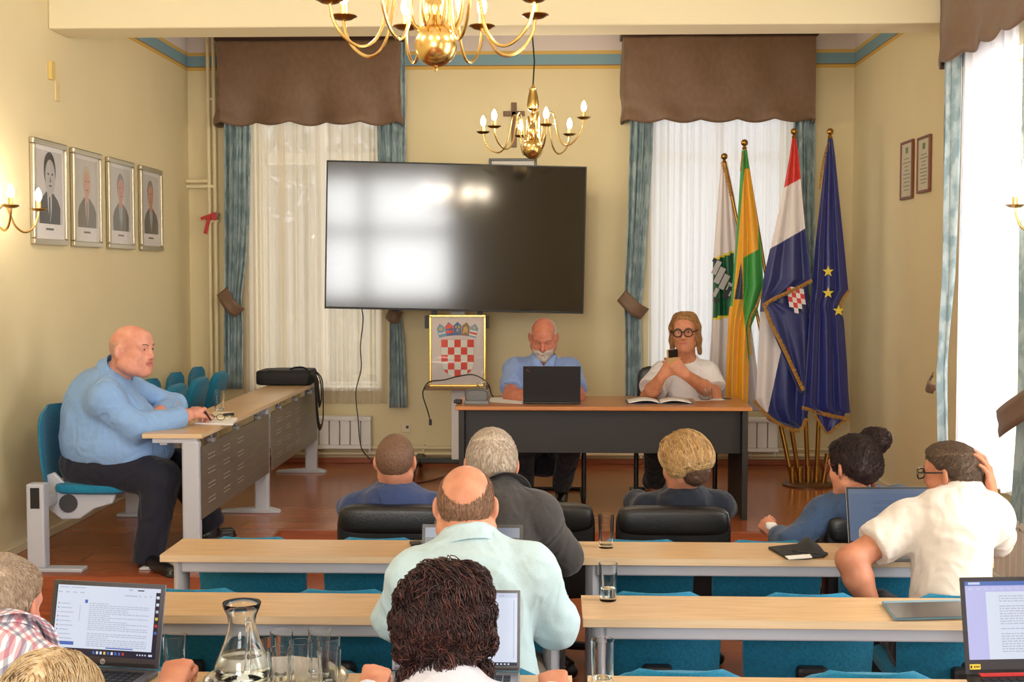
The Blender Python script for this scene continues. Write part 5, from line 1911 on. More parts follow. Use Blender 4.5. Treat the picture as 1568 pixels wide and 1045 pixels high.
# podium desk: speakerphone, papers, open book
p = WZ(733, 614, PT)
root = thing('speakerphone', 'grey conference speakerphone at the left end of the podium desk', 'speakerphone', (p.x, 8.47, PT))
obj('base', rounded_block(MB(), (0, 0, 0.012), (0.165, 0.12, 0.024), 0.25, 28, 8), M_GREY, root)
obj('speaker_grille', rounded_block(MB(), (0.0, 0.01, 0.055), (0.155, 0.07, 0.085), 0.35, 32, 12), mat('mesh_grey', (128, 128, 128), 0.7, col2=(100, 100, 100), scale=(300, 300, 300)), root)
obj('speaker_trim', MB().tube([(0.072 * math.copysign(abs(math.cos(t)) ** 0.5, math.cos(t)), -0.022, 0.055 + 0.036 * math.copysign(abs(math.sin(t)) ** 0.5, math.sin(t))) for t in np.linspace(0, 2 * math.pi, 40, endpoint=False)], 0.0025, 6, closed=True), M_DKGREY, root)
p = WZ(704, 614, PT)
single('remote_control', MB().box((p.x, 8.52, PT + 0.012), (0.05, 0.09, 0.022)), M_BLACK, 'black remote beside the grey speakerphone on the podium desk', 'remote', smooth=False, bevel=0.005)
single('paper_sheet', sheet(MB(), [(752, 609), (803, 608), (800, 619), (748, 616)], PT + 0.0008, 0.0012), M_PAPER, 'white paper sheet on the podium desk left of the black laptop', 'paper', smooth=False)
single('paper_sheet', sheet(MB(), [(1058, 607), (1099, 606), (1110, 613), (1064, 614)], PT + 0.0008, 0.0012), M_PAPER, 'white paper sheet beneath the low round glass on the podium desk', 'paper', smooth=False)
pa, pb2 = WZ(958, 614, PT), WZ(1056, 614, PT)
root = thing('open_book', 'open white book with a dark cover before the woman in white', 'book', ((pa.x + pb2.x) / 2, 8.62, PT + 0.001))
w = (pb2.x - pa.x)
obj('cover', MB().span((-w / 2, -0.13, 0.0), (w / 2, 0.12, 0.004)), mat('book_cover', (36, 38, 62), 0.5), root, smooth=False)
for s in (-1, 1):
    obj('pages', MB().grid(lambda a, c, s=s: (s * (0.003 + (w / 2 - 0.012) * a), -0.125 + 0.24 * c, 0.005 + 0.022 * math.sin(math.pi * min(1, a * 1.0)) * (1 - 0.5 * a)), 16, 4), M_PAPER, root, solid=0.003)

# ================================================================ PEOPLE: smooth bodies from blended distance fields
class SDF:
    def __init__(s, lo, hi, h):
        s.h = h
        s.lo = np.array(lo, float) - 2 * h
        n = np.ceil((np.array(hi, float) + 2 * h - s.lo) / h).astype(int) + 1
        s.ax = [(s.lo[i] + h * np.arange(n[i])).astype(np.float32) for i in range(3)]
        s.F = np.full(n, 0.2, np.float32)

    def sub(s, lo, hi):
        sl = []
        for i in range(3):
            a = max(0, int(np.floor((lo[i] - s.lo[i]) / s.h)))
            b = min(len(s.ax[i]), int(np.ceil((hi[i] - s.lo[i]) / s.h)) + 1)
            if b <= a:
                return None, None
            sl.append(slice(a, b))
        X = s.ax[0][sl[0]][:, None, None]
        Y = s.ax[1][sl[1]][None, :, None]
        Z = s.ax[2][sl[2]][None, None, :]
        return tuple(sl), (X, Y, Z)

    def op(s, prim, infl=0.0):
        kind, k = prim['t'], prim['k']
        pad = k + 0.025 + max(infl, 0)
        if kind == 'ell':
            rm = max(prim['r']) + infl
            lo, hi = prim['c'] - rm - pad, prim['c'] + rm + pad
        else:
            rm = max(prim['ra'], prim['rb']) + infl
            lo, hi = np.minimum(prim['a'], prim['b']) - rm - pad, np.maximum(prim['a'], prim['b']) + rm + pad
        sl, g = s.sub(lo, hi)
        if sl is None:
            return
        X, Y, Z = g
        if kind == 'ell':
            c, R, r = prim['c'], prim['R'], [q + infl for q in prim['r']]
            dx, dy, dz = X - np.float32(c[0]), Y - np.float32(c[1]), Z - np.float32(c[2])
            k0 = k1 = 0
            for i in range(3):
                q = dx * np.float32(R[0, i]) + dy * np.float32(R[1, i]) + dz * np.float32(R[2, i])
                k0 = k0 + (q / r[i]) ** 2
                k1 = k1 + (q / (r[i] * r[i])) ** 2
            k0, k1 = np.sqrt(k0), np.sqrt(k1)
            d = k0 * (k0 - 1) / np.maximum(k1, 1e-6)
        else:
            a, b = prim['a'], prim['b']
            ab = b - a
            L2 = max(float(ab @ ab), 1e-9)
            dx, dy, dz = X - np.float32(a[0]), Y - np.float32(a[1]), Z - np.float32(a[2])
            t = np.clip((dx * np.float32(ab[0]) + dy * np.float32(ab[1]) + dz * np.float32(ab[2])) / np.float32(L2), 0, 1)
            ex, ey, ez = dx - t * np.float32(ab[0]), dy - t * np.float32(ab[1]), dz - t * np.float32(ab[2])
            if prim.get('fl') is not None:
                n, f = prim['fl']
                q = (ex * np.float32(n[0]) + ey * np.float32(n[1]) + ez * np.float32(n[2])) * np.float32(1.0 / f - 1.0)
                ex, ey, ez = ex + q * np.float32(n[0]), ey + q * np.float32(n[1]), ez + q * np.float32(n[2])
            d = np.sqrt(ex * ex + ey * ey + ez * ez) - ((prim['ra'] + infl) + (prim['rb'] - prim['ra']) * t)
            if prim.get('flat'):
                e = ab / math.sqrt(L2)
                d = np.maximum(d, (X - np.float32(b[0])) * np.float32(e[0]) + (Y - np.float32(b[1])) * np.float32(e[1]) + (Z - np.float32(b[2])) * np.float32(e[2]))
        F = s.F[sl]
        if prim.get('sub'):
            kk = max(k, 1e-4)
            hq = np.maximum(kk - np.abs(F + d), 0) / kk
            s.F[sl] = np.maximum(F, -d) + hq * hq * kk * 0.25
        else:
            kk = max(k, 1e-4)
            hq = np.maximum(kk - np.abs(F - d), 0) / kk
            s.F[sl] = np.minimum(F, d) - hq * hq * kk * 0.25

    def mesh(s):
        """naive surface nets"""
        F = s.F
        F[0], F[-1], F[:, 0], F[:, -1], F[:, :, 0], F[:, :, -1] = 0.2, 0.2, 0.2, 0.2, 0.2, 0.2
        S = F < 0
        n = F.shape
        c = S[:-1, :-1, :-1].astype(np.int8)
        tot = np.zeros(c.shape, np.int8)
        for i in (0, 1):
            for j in (0, 1):
                for k in (0, 1):
                    tot += S[i:n[0] - 1 + i, j:n[1] - 1 + j, k:n[2] - 1 + k]
        act = (tot > 0) & (tot < 8)
        idx = np.argwhere(act)
        vid = np.full(c.shape, -1, np.int32)
        vid[act] = np.arange(len(idx))
        acc = np.zeros((len(idx), 3))
        cnt = np.zeros(len(idx))
        I, J, K = idx.T
        corners = [(i, j, k) for i in (0, 1) for j in (0, 1) for k in (0, 1)]
        val = {q: F[I + q[0], J + q[1], K + q[2]] for q in corners}
        for q in corners:
            for a in range(3):
                if q[a] == 0:
                    p = list(q)
                    p[a] = 1
                    p = tuple(p)
                    v0, v1 = val[q], val[p]
                    m = (v0 < 0) != (v1 < 0)
                    t = np.where(m, v0 / np.where(m, v0 - v1, 1), 0)
                    pos = np.tile(np.array(q, float), (len(idx), 1))
                    pos[:, a] = t
                    acc[m] += pos[m]
                    cnt[m] += 1
        V = (idx + acc / np.maximum(cnt, 1)[:, None]) * s.h + s.lo
        quads = []
        for a in range(3):
            sl0 = [slice(None)] * 3
            sl1 = [slice(None)] * 3
            sl0[a], sl1[a] = slice(0, -1), slice(1, None)
            A, B = S[tuple(sl0)], S[tuple(sl1)]
            cr = A != B
            b, c2 = (a + 1) % 3, (a + 2) % 3
            e = np.argwhere(cr)
            ok = (e[:, b] > 0) & (e[:, c2] > 0) & (e[:, b] < n[b] - 1) & (e[:, c2] < n[c2] - 1)
            e = e[ok]
            inside = A[tuple(e.T)]

            def cell(db, dc):
                q = e.copy()
                q[:, b] -= db
                q[:, c2] -= dc
                return vid[tuple(q.T)]
            Q = np.stack([cell(1, 1), cell(0, 1), cell(0, 0), cell(1, 0)], 1)
            Q[~inside] = Q[~inside][:, ::-1]
            quads.append(Q)
        Q = np.concatenate(quads)
        Q = Q[(Q >= 0).all(1)]
        return V, Q


def nrm(v):
    v = np.array(v, float)
    return v / np.linalg.norm(v)


def A3(v):
    return np.array((v[0], v[1], v[2]), float)


def cap(a, b, ra, rb=None, k=0.02, **kw):
    return dict(t='cap', a=A3(a), b=A3(b), ra=ra, rb=ra if rb is None else rb, k=k, **kw)


def ell(c, r, R=None, k=0.02, **kw):
    return dict(t='ell', c=A3(c), r=list(r), R=np.eye(3) if R is None else R, k=k, **kw)


def field(prims, h, infl=0.0):
    lo = np.array([1e9] * 3)
    hi = -lo
    for p in prims:
        if p.get('sub'):
            continue
        if p['t'] == 'ell':
            m = max(p['r']) + infl
            lo, hi = np.minimum(lo, p['c'] - m), np.maximum(hi, p['c'] + m)
        else:
            m = max(p['ra'], p['rb']) + infl
            lo, hi = np.minimum(lo, np.minimum(p['a'], p['b']) - m), np.maximum(hi, np.maximum(p['a'], p['b']) + m)
    s = SDF(lo - 0.02, hi + 0.02, h)
    for p in prims:
        s.op(p, 0.0 if p.get('sub') else infl)
    return s


def vnormals(V, Q):
    n = np.cross(V[Q[:, 2]] - V[Q[:, 0]], V[Q[:, 3]] - V[Q[:, 1]])
    N = np.zeros_like(V)
    for i in range(4):
        np.add.at(N, Q[:, i], n)
    return N / np.maximum(np.linalg.norm(N, axis=1), 1e-9)[:, None]


def relax(V, Q, it=2, w=0.5):
    for _ in range(it):
        acc = np.zeros_like(V)
        cnt = np.zeros(len(V))
        for i in range(4):
            np.add.at(acc, Q[:, i], V[Q[:, (i + 1) % 4]] + V[Q[:, i - 1]])
            np.add.at(cnt, Q[:, i], 2)
        V = V + w * (acc / np.maximum(cnt, 1)[:, None] - V)
    return V


def vnoise(P, seed):
    """smooth value noise in [-1, 1]"""
    r = np.random.RandomState(seed)
    L = r.uniform(-1, 1, (32, 32, 32))
    i = np.floor(P).astype(int)
    f = P - i
    f = f * f * (3 - 2 * f)
    out = 0
    for a in (0, 1):
        for b in (0, 1):
            for c in (0, 1):
                w = (f[:, 0] if a else 1 - f[:, 0]) * (f[:, 1] if b else 1 - f[:, 1]) * (f[:, 2] if c else 1 - f[:, 2])
                out = out + w * L[(i[:, 0] + a) % 32, (i[:, 1] + b) % 32, (i[:, 2] + c) % 32]
    return out


def wrinkle(V, Q, seed, amp=0.006, scale=(13, 13, 6), fine=0.0015):
    N = vnormals(V, Q)
    P = V * np.array(scale) + 0.35 * vnoise(V * 6, seed + 5)[:, None] * 3
    a = 1.3 * (1 - np.abs(vnoise(P, seed))) ** 2 - 0.6          # ridges
    b = 1.3 * (1 - np.abs(vnoise(V * np.array(scale)[[2, 1, 0]] * 1.3 + 9.1, seed + 1))) ** 2 - 0.6
    d = amp * (0.6 * a + 0.4 * b) + fine * vnoise(V * 45, seed + 2)
    return V + N * d[:, None]


def np_obj(name, V, Q, mats, parent=None, base=None, mi=None, extra=None):
    V = V - np.array(base)
    me = bpy.data.meshes.new(name)
    me.from_pydata(V.tolist(), [], Q.tolist())
    for m in (mats if isinstance(mats, (list, tuple)) else [mats]):
        me.materials.append(m)
    if mi is not None:
        me.polygons.foreach_set('material_index', mi.astype(np.int32))
    me.polygons.foreach_set('use_smooth', [True] * len(me.polygons))
    o = bpy.data.objects.new(name, me)
    C.objects.link(o)
    if parent is not None:
        o.parent = parent
    else:
        o.location = base
    return o


class Head:
    """local axes: x = the person's left..right (s), y = face (f), z = crown (u); S = scale (1 = 0.232 m tall)"""

    def __init__(s, c, face, up=(0, 0, 1), S=1.0, fat=0.0, ears=True, female=False):
        s.c, s.S = A3(c), S
        s.f = nrm(face)
        u = nrm(up)
        s.u = nrm(u - s.f * (u @ s.f))
        s.s = np.cross(s.f, s.u)             # the person's right
        s.R = np.stack([s.s, s.f, s.u], 1)
        s.fat, s.female = fat, female
        s.ears = ears

    def P(s, x, y, z):
        return s.c + s.S * (s.R @ np.array((x, y, z), float))

    def local(s, V):
        return (V - s.c) @ s.R / s.S

    def E(s, c, r, k=0.02, rot=None, **kw):
        R = s.R if rot is None else s.R @ rot
        return ell(s.P(*c), [q * s.S for q in r], R, k * s.S, **kw)

    def Cp(s, a, b, ra, rb=None, k=0.02, **kw):
        return cap(s.P(*a), s.P(*b), ra * s.S, (ra if rb is None else rb) * s.S, k * s.S, **kw)

    def skull(s):
        f = s.fat
        w = 0.0 if not s.female else -0.003
        return [s.E((0, -0.012, 0.030), (0.075 + w, 0.098, 0.086)),
                s.E((0, -0.045, 0.005), (0.068 + w, 0.062, 0.075), 0.03),
                s.E((0, 0.030, -0.040), (0.062 + f * 0.6 + w, 0.066, 0.076 + f * 0.2), 0.03),
                s.E((0, 0.058, 0.045), (0.054, 0.040, 0.050), 0.03)]

    def prims(s):
        f = s.fat
        w = -0.004 if s.female else 0.0
        P = s.skull()
        for q in (-1, 1):
            P.append(s.Cp((q * (0.055 + f + w), -0.002, -0.062), (q * 0.020, 0.066, -0.098), 0.022 + f * 0.5 + w, 0.020, 0.035))
            P.append(s.E((q * 0.036, 0.066, -0.028), (0.024 + f * 0.4, 0.022, 0.024), 0.025))
            if f > 0.004:
                P.append(s.E((q * 0.045, 0.035, -0.075), (0.034 + f, 0.036, 0.034), 0.03))
        P.append(s.E((0, 0.078, -0.098), (0.024, 0.022, 0.019), 0.025))
        # eye sockets
        for q in (-1, 1):
            P.append(s.E((q * 0.031, 0.100, 0.008), (0.019, 0.014, 0.012), 0.014, sub=True))
            P.append(s.E((q * 0.031, 0.080, 0.007), (0.0165, 0.013, 0.0125), 0.008))       # lids and eyeball bulge
        # brow ridge
        for q in (-1, 1):
            P.append(s.Cp((q * 0.010, 0.094, 0.026), (q * 0.046, 0.080, 0.027), 0.0095, 0.008, 0.016))
        # nose
        P.append(s.Cp((0, 0.092, 0.016), (0, 0.113, -0.026), 0.0085, 0.0125, 0.014))
        for q in (-1, 1):
            P.append(s.E((q * 0.0115, 0.100, -0.032), (0.0095, 0.011, 0.009), 0.008))
        # mouth
        P.append(s.E((0, 0.084, -0.060), (0.030, 0.018, 0.026), 0.02))
        P.append(s.Cp((-0.021, 0.090, -0.0575), (0.021, 0.090, -0.0575), 0.0055, None, 0.008))
        P.append(s.Cp((-0.017, 0.090, -0.069), (0.017, 0.090, -0.069), 0.0068, None, 0.008))
        P.append(s.Cp((-0.024, 0.102, -0.063), (0.024, 0.102, -0.063), 0.0028, None, 0.004, sub=True))
        if s.ears:
            for q in (-1, 1):
                a = 0.55 * q
                rot = np.array([[math.cos(a), -math.sin(a), 0], [math.sin(a), math.cos(a), 0], [0, 0, 1]])
                P.append(s.E((q * 0.083, -0.014, -0.006), (0.0095, 0.021, 0.034), 0.008, rot))
                P.append(s.E((q * 0.089, -0.004, -0.002), (0.006, 0.010, 0.018), 0.006, rot, sub=True))
                P.append(s.E((q * 0.076, -0.006, -0.034), (0.008, 0.010, 0.011), 0.008))
        return P


def hand_prims(wr, d, n, side, S=1.0, curl=(25, 30, 20), thumb=0.6, spread=0.06, thumb_curl=20, fingers=None):
    """wr wrist, d toward the knuckles, n out of the palm, side = +1 if the thumb lies toward d x n, -1 otherwise"""
    d = nrm(d)
    n = nrm(np.array(n, float) - d * (np.array(n, float) @ d))
    t = np.cross(d, n) * side                     # toward the thumb
    P = []
    w = A3(wr)
    lens = [(0.095, 0.046, 0.026, 0.020), (0.097, 0.050, 0.030, 0.021), (0.092, 0.047, 0.028, 0.020), (0.084, 0.036, 0.021, 0.018)]
    rad = [0.0092, 0.0095, 0.0088, 0.0078]
    for i in range(4):
        off = (1.45 - i) * 0.0195
        m, a, b, c = [q * S for q in lens[i]]
        r = rad[i] * S
        k0 = w + d * m + t * off * S * 1.05
        P.append(cap(w + t * off * 0.55 * S + d * 0.012 * S, k0, 0.0135 * S, 0.0115 * S, 0.014 * S))
        fd = nrm(d + t * (1.45 - i) * spread)
        ang = 0.0
        p = k0
        cu = curl if fingers is None else fingers[i]
        for L, dg in zip((a, b, c), cu):
            ang += math.radians(dg)
            v = fd * math.cos(ang) + n * math.sin(ang)
            q = p + v * L
            P.append(cap(p, q, r, r * 0.92, 0.004))
            r *= 0.92
            p = q
    # thumb from the side of the palm near its base
    b0 = w + d * 0.026 * S + t * 0.020 * S + n * 0.006 * S
    v0 = nrm(d * (1 - thumb * 0.45) + t * thumb + n * 0.35)
    b1 = b0 + v0 * 0.046 * S
    v1 = nrm(v0 * math.cos(math.radians(thumb_curl)) + nrm(d * 0.7 + n * 0.5 - t * 0.4) * math.sin(math.radians(thumb_curl)))
    b2 = b1 + v1 * 0.034 * S
    v2 = nrm(v1 + nrm(d * 0.6 + n * 0.5 - t * 0.5) * 0.3)
    P.append(cap(b0, b1, 0.0155 * S, 0.0115 * S, 0.014 * S))
    P.append(cap(b1, b2, 0.0108 * S, 0.0100 * S, 0.005))
    P.append(cap(b2, b2 + v2 * 0.027 * S, 0.0100 * S, 0.0085 * S, 0.004))
    P.append(cap(w - d * 0.02 * S, w + d * 0.05 * S, 0.024 * S, 0.030 * S, 0.02, fl=(n, 0.55)))
    return P


def skin_mat(name, c, c2):
    return mat('skin_' + name, c, 0.5, col2=c2, scale=(22, 22, 22), detail=4, spec=0.35, lo=0.3, hi=0.75, bump=0.05, bscale=(160, 160, 160))


def hair_mat(name, c, c2, rough=0.5, scale=(140, 140, 30)):
    return mat('hair_' + name, c, rough, col2=c2, scale=scale, detail=3, spec=0.4, bump=0.5, bscale=(220, 220, 60), lo=0.3, hi=0.7)


def cloth_mat(name, c, c2=None, rough=0.85, bump=0.12, weave=260, sheen=0.15, fold=0.35):
    """woven cloth: fine weave bump under soft creases"""
    if 'cloth_' + name in MATS:
        return MATS['cloth_' + name]
    m = mat('cloth_' + name, c, rough, col2=c2, scale=(weave, weave, weave), detail=2, bump=bump, bscale=(weave, weave, weave), sheen=sheen, spec=0.25)
    nt = m.node_tree
    tc = nt.nodes.new('ShaderNodeTexCoord')
    mp = nt.nodes.new('ShaderNodeMapping')
    mp.inputs['Scale'].default_value = (8, 8, 5)
    mp.inputs['Rotation'].default_value = (0.3, 0.4, 0.2)
    nt.links.new(tc.outputs['Object'], mp.inputs['Vector'])
    n = nt.nodes.new('ShaderNodeTexNoise')
    n.inputs['Scale'].default_value = 1.0
    n.inputs['Detail'].default_value = 1.5
    n.inputs['Distortion'].default_value = 0.7
    nt.links.new(mp.outputs[0], n.inputs['Vector'])
    a = nt.nodes.new('ShaderNodeMath')
    a.operation = 'SUBTRACT'
    a.inputs[1].default_value = 0.5
    nt.links.new(n.outputs['Fac'], a.inputs[0])
    b = nt.nodes.new('ShaderNodeMath')
    b.operation = 'ABSOLUTE'
    nt.links.new(a.outputs[0], b.inputs[0])
    r = nt.nodes.new('ShaderNodeValToRGB')
    r.color_ramp.interpolation = 'EASE'
    r.color_ramp.elements[0].color = (1, 1, 1, 1)
    r.color_ramp.elements[1].color = (0, 0, 0, 1)
    r.color_ramp.elements[1].position = 0.16
    nt.links.new(b.outputs[0], r.inputs['Fac'])
    bp = nt.nodes.new('ShaderNodeBump')
    bp.inputs['Strength'].default_value = fold
    bp.inputs['Distance'].default_value = 0.012
    nt.links.new(r.outputs['Color'], bp.inputs['Height'])
    old = [x for x in nt.nodes if x.type == 'BUMP' and x != bp][0]
    nt.links.new(bp.outputs[0], old.inputs['Normal'])
    MATS['cloth_' + name] = m
    return m


def ramp(x, w):
    return np.clip(x / w, 0, 1)


def hair_cap(parent, base, H, region, t0, m, h=0.004, name='hair', extra=(), amp=0.0, fscale=60, seed=1, ramp_w=0.012, strands=None):
    """hair grown from the skull: region(x, y, z) in head units > 0 where hair grows; extra prims are unioned"""
    sk = H.skull()
    fld = field(sk + list(extra), h, 0.03)
    # distance to the skull alone
    s = SDF(fld.lo, [a[-1] for a in fld.ax], h)
    for p in sk:
        s.op(p)
    g = np.stack(np.meshgrid(*s.ax, indexing='ij'), -1).reshape(-1, 3)
    L = H.local(g)
    reg = (region(L[:, 0], L[:, 1], L[:, 2]) + 0.003 * vnoise(L * 90, seed + 3) + 0.003 * vnoise(L * 220, seed + 4)).reshape(s.F.shape)
    rp = ramp(reg, ramp_w)
    s.F = (s.F - (t0 * H.S * rp - 0.006 * (1 - rp))).astype(np.float32)
    for p in extra:
        s.op(p)
    V, Q = s.mesh()
    V = relax(V, Q, 2)
    N = vnormals(V, Q)
    if amp:
        V = V + N * (amp * vnoise(V * fscale, seed) + amp * 0.5 * vnoise(V * fscale * 2.3, seed + 1))[:, None]
    o = np_obj(name, V, Q, m, parent, base)
    if strands:
        strands(V, N, H, o, base)
    return o


def strand_mesh(name, parent, base, paths, r0, m, tri=3):
    mb = MB()
    vs, fs = [], []
    for P in paths:
        n = len(P)
        t = P[1:] - P[:-1]
        t = np.vstack([t, t[-1:]])
        t /= np.maximum(np.linalg.norm(t, axis=1), 1e-9)[:, None]
        a = np.cross(t, np.array((0.31, 0.52, 0.79)))
        a /= np.maximum(np.linalg.norm(a, axis=1), 1e-9)[:, None]
        b = np.cross(t, a)
        o = len(vs)
        for i in range(n):
            r = r0 * (1 - 0.75 * (i / (n - 1)) ** 2)
            for q in range(tri):
                an = 2 * math.pi * q / tri
                vs.append(P[i] - base + (a[i] * math.cos(an) + b[i] * math.sin(an)) * r)
        for i in range(n - 1):
            for q in range(tri):
                q2 = (q + 1) % tri
                fs.append((o + i * tri + q, o + i * tri + q2, o + (i + 1) * tri + q2, o + (i + 1) * tri + q))
    me = bpy.data.meshes.new(name)
    me.from_pydata([tuple(v) for v in vs], [], fs)
    for q in (m if isinstance(m, (list, tuple)) else [m]):
        me.materials.append(q)
    me.polygons.foreach_set('use_smooth', [True] * len(fs))
    o = bpy.data.objects.new(name, me)
    C.objects.link(o)
    o.parent = parent
    o['kind'] = 'stuff'
    return o


def flow_strands(V, N, H, base, parent, m, n, steps, step, flow, lift, seed, r0=0.0012, where=None, curl=0.0, curl_f=3.0):
    """strands that follow a flow field just above the hair surface"""
    r = np.random.RandomState(seed)
    L = H.local(V)
    ok = np.arange(len(V)) if where is None else np.nonzero(where(L[:, 0], L[:, 1], L[:, 2]))[0]
    pick = r.choice(ok, n)
    from mathutils.kdtree import KDTree
    kd = KDTree(len(V))
    for j, v in enumerate(V):
        kd.insert(v, j)
    kd.balance()
    paths = []
    for i in pick:
        p, nn = V[i].copy(), N[i].copy()
        lf = lift * r.uniform(0.2, 1.4)
        jit = r.normal(0, 0.25, 3)
        P = [p + nn * lf * 0.3]
        ph = r.uniform(0, 6.28)
        for k in range(steps):
            v = flow(H.local(p[None])[0], nn) + jit
            v = H.R @ v
            v = v - nn * (v @ nn)
            v = v / max(np.linalg.norm(v), 1e-6)
            side = np.cross(v, nn)
            p = p + v * step + side * curl * step * math.cos(ph + curl_f * k)
            # stay on the surface
            j = kd.find(p)[1]
            dd = V[j] - p
            if dd @ dd < 0.0009:
                nn = N[j]
                p = p + nn * (dd @ nn)
            P.append(p + nn * (lf + curl * step * 0.6 * math.sin(ph + curl_f * k)))
        paths.append(np.array(P))
    return strand_mesh('hair_strands', parent, base, paths, r0, m)


def eyes(parent, base, H, look=(0, 1, 0), iris=(80, 96, 110), closed=False):
    for q in (-1, 1):
        c = H.P(q * 0.031, 0.0815, 0.0075)
        mb = MB().ball(Vector(c - base), 0.0125 * H.S, 16, 10)
        o = obj('eye', mb, mat('eye_white', (226, 214, 206), 0.25), parent)
        v = H.R @ nrm(look)
        ic = c + v * 0.0098 * H.S
        R = Vector((0, 0, 1)).rotation_difference(Vector(v)).to_matrix()
        obj('iris', MB().lathe([(0, 0.0034 * H.S), (0.003 * H.S, 0.003 * H.S), (0.0056 * H.S, 0.0012 * H.S), (0, 0.0)], 14, Vector(ic - base), R=R), mat('iris_dark', (42, 38, 36), 0.2), o)


def brows(parent, base, H, m, lift=0.0, th=0.0035):
    for q in (-1, 1):
        pts = [Vector(H.P(q * x, y, z + lift) - base) for x, y, z in ((0.014, 0.1035, 0.026), (0.026, 0.1025, 0.031), (0.038, 0.095, 0.031), (0.048, 0.085, 0.026))]
        obj('eyebrow', MB().tube(smooth_path(pts, 4), th * H.S, 6), m, parent)


def spectacles(parent, base, H, m, rx=0.024, rz=0.019, th=0.0024, dz=0.004, dy=0.112, ear_y=-0.02, sq=0.7):
    mb = MB()
    lens = MB()
    for q in (-1, 1):
        ring = []
        for t in np.linspace(0, 2 * math.pi, 24, endpoint=False):
            c, s_ = math.cos(t), math.sin(t)
            ring.append(Vector(H.P(q * 0.032 + rx * math.copysign(abs(c) ** sq, c), dy - 0.004 * abs(c), dz + rz * math.copysign(abs(s_) ** sq, s_)) - base))
        mb.tube(ring, th * H.S, 6, closed=True)
        lens.add(ring, [tuple(range(24))])
        mb.tube([Vector(H.P(q * 0.055, dy - 0.004, dz + 0.006) - base), Vector(H.P(q * 0.076, dy - 0.02, dz + 0.007) - base), Vector(H.P(q * 0.083, 0.03, dz + 0.008) - base), Vector(H.P(q * 0.086, ear_y, dz + 0.01) - base), Vector(H.P(q * 0.087, ear_y - 0.025, dz - 0.012) - base)], th * H.S, 6)
    mb.tube([Vector(H.P(-0.010, dy + 0.001, dz + 0.006) - base), Vector(H.P(0, dy + 0.003, dz + 0.008) - base), Vector(H.P(0.010, dy + 0.001, dz + 0.006) - base)], th * H.S, 6)
    o = obj('glasses', mb, m, parent)
    obj('lens', lens, mat_pane('spectacle_lens', 0.10), o, smooth=False)
    return o


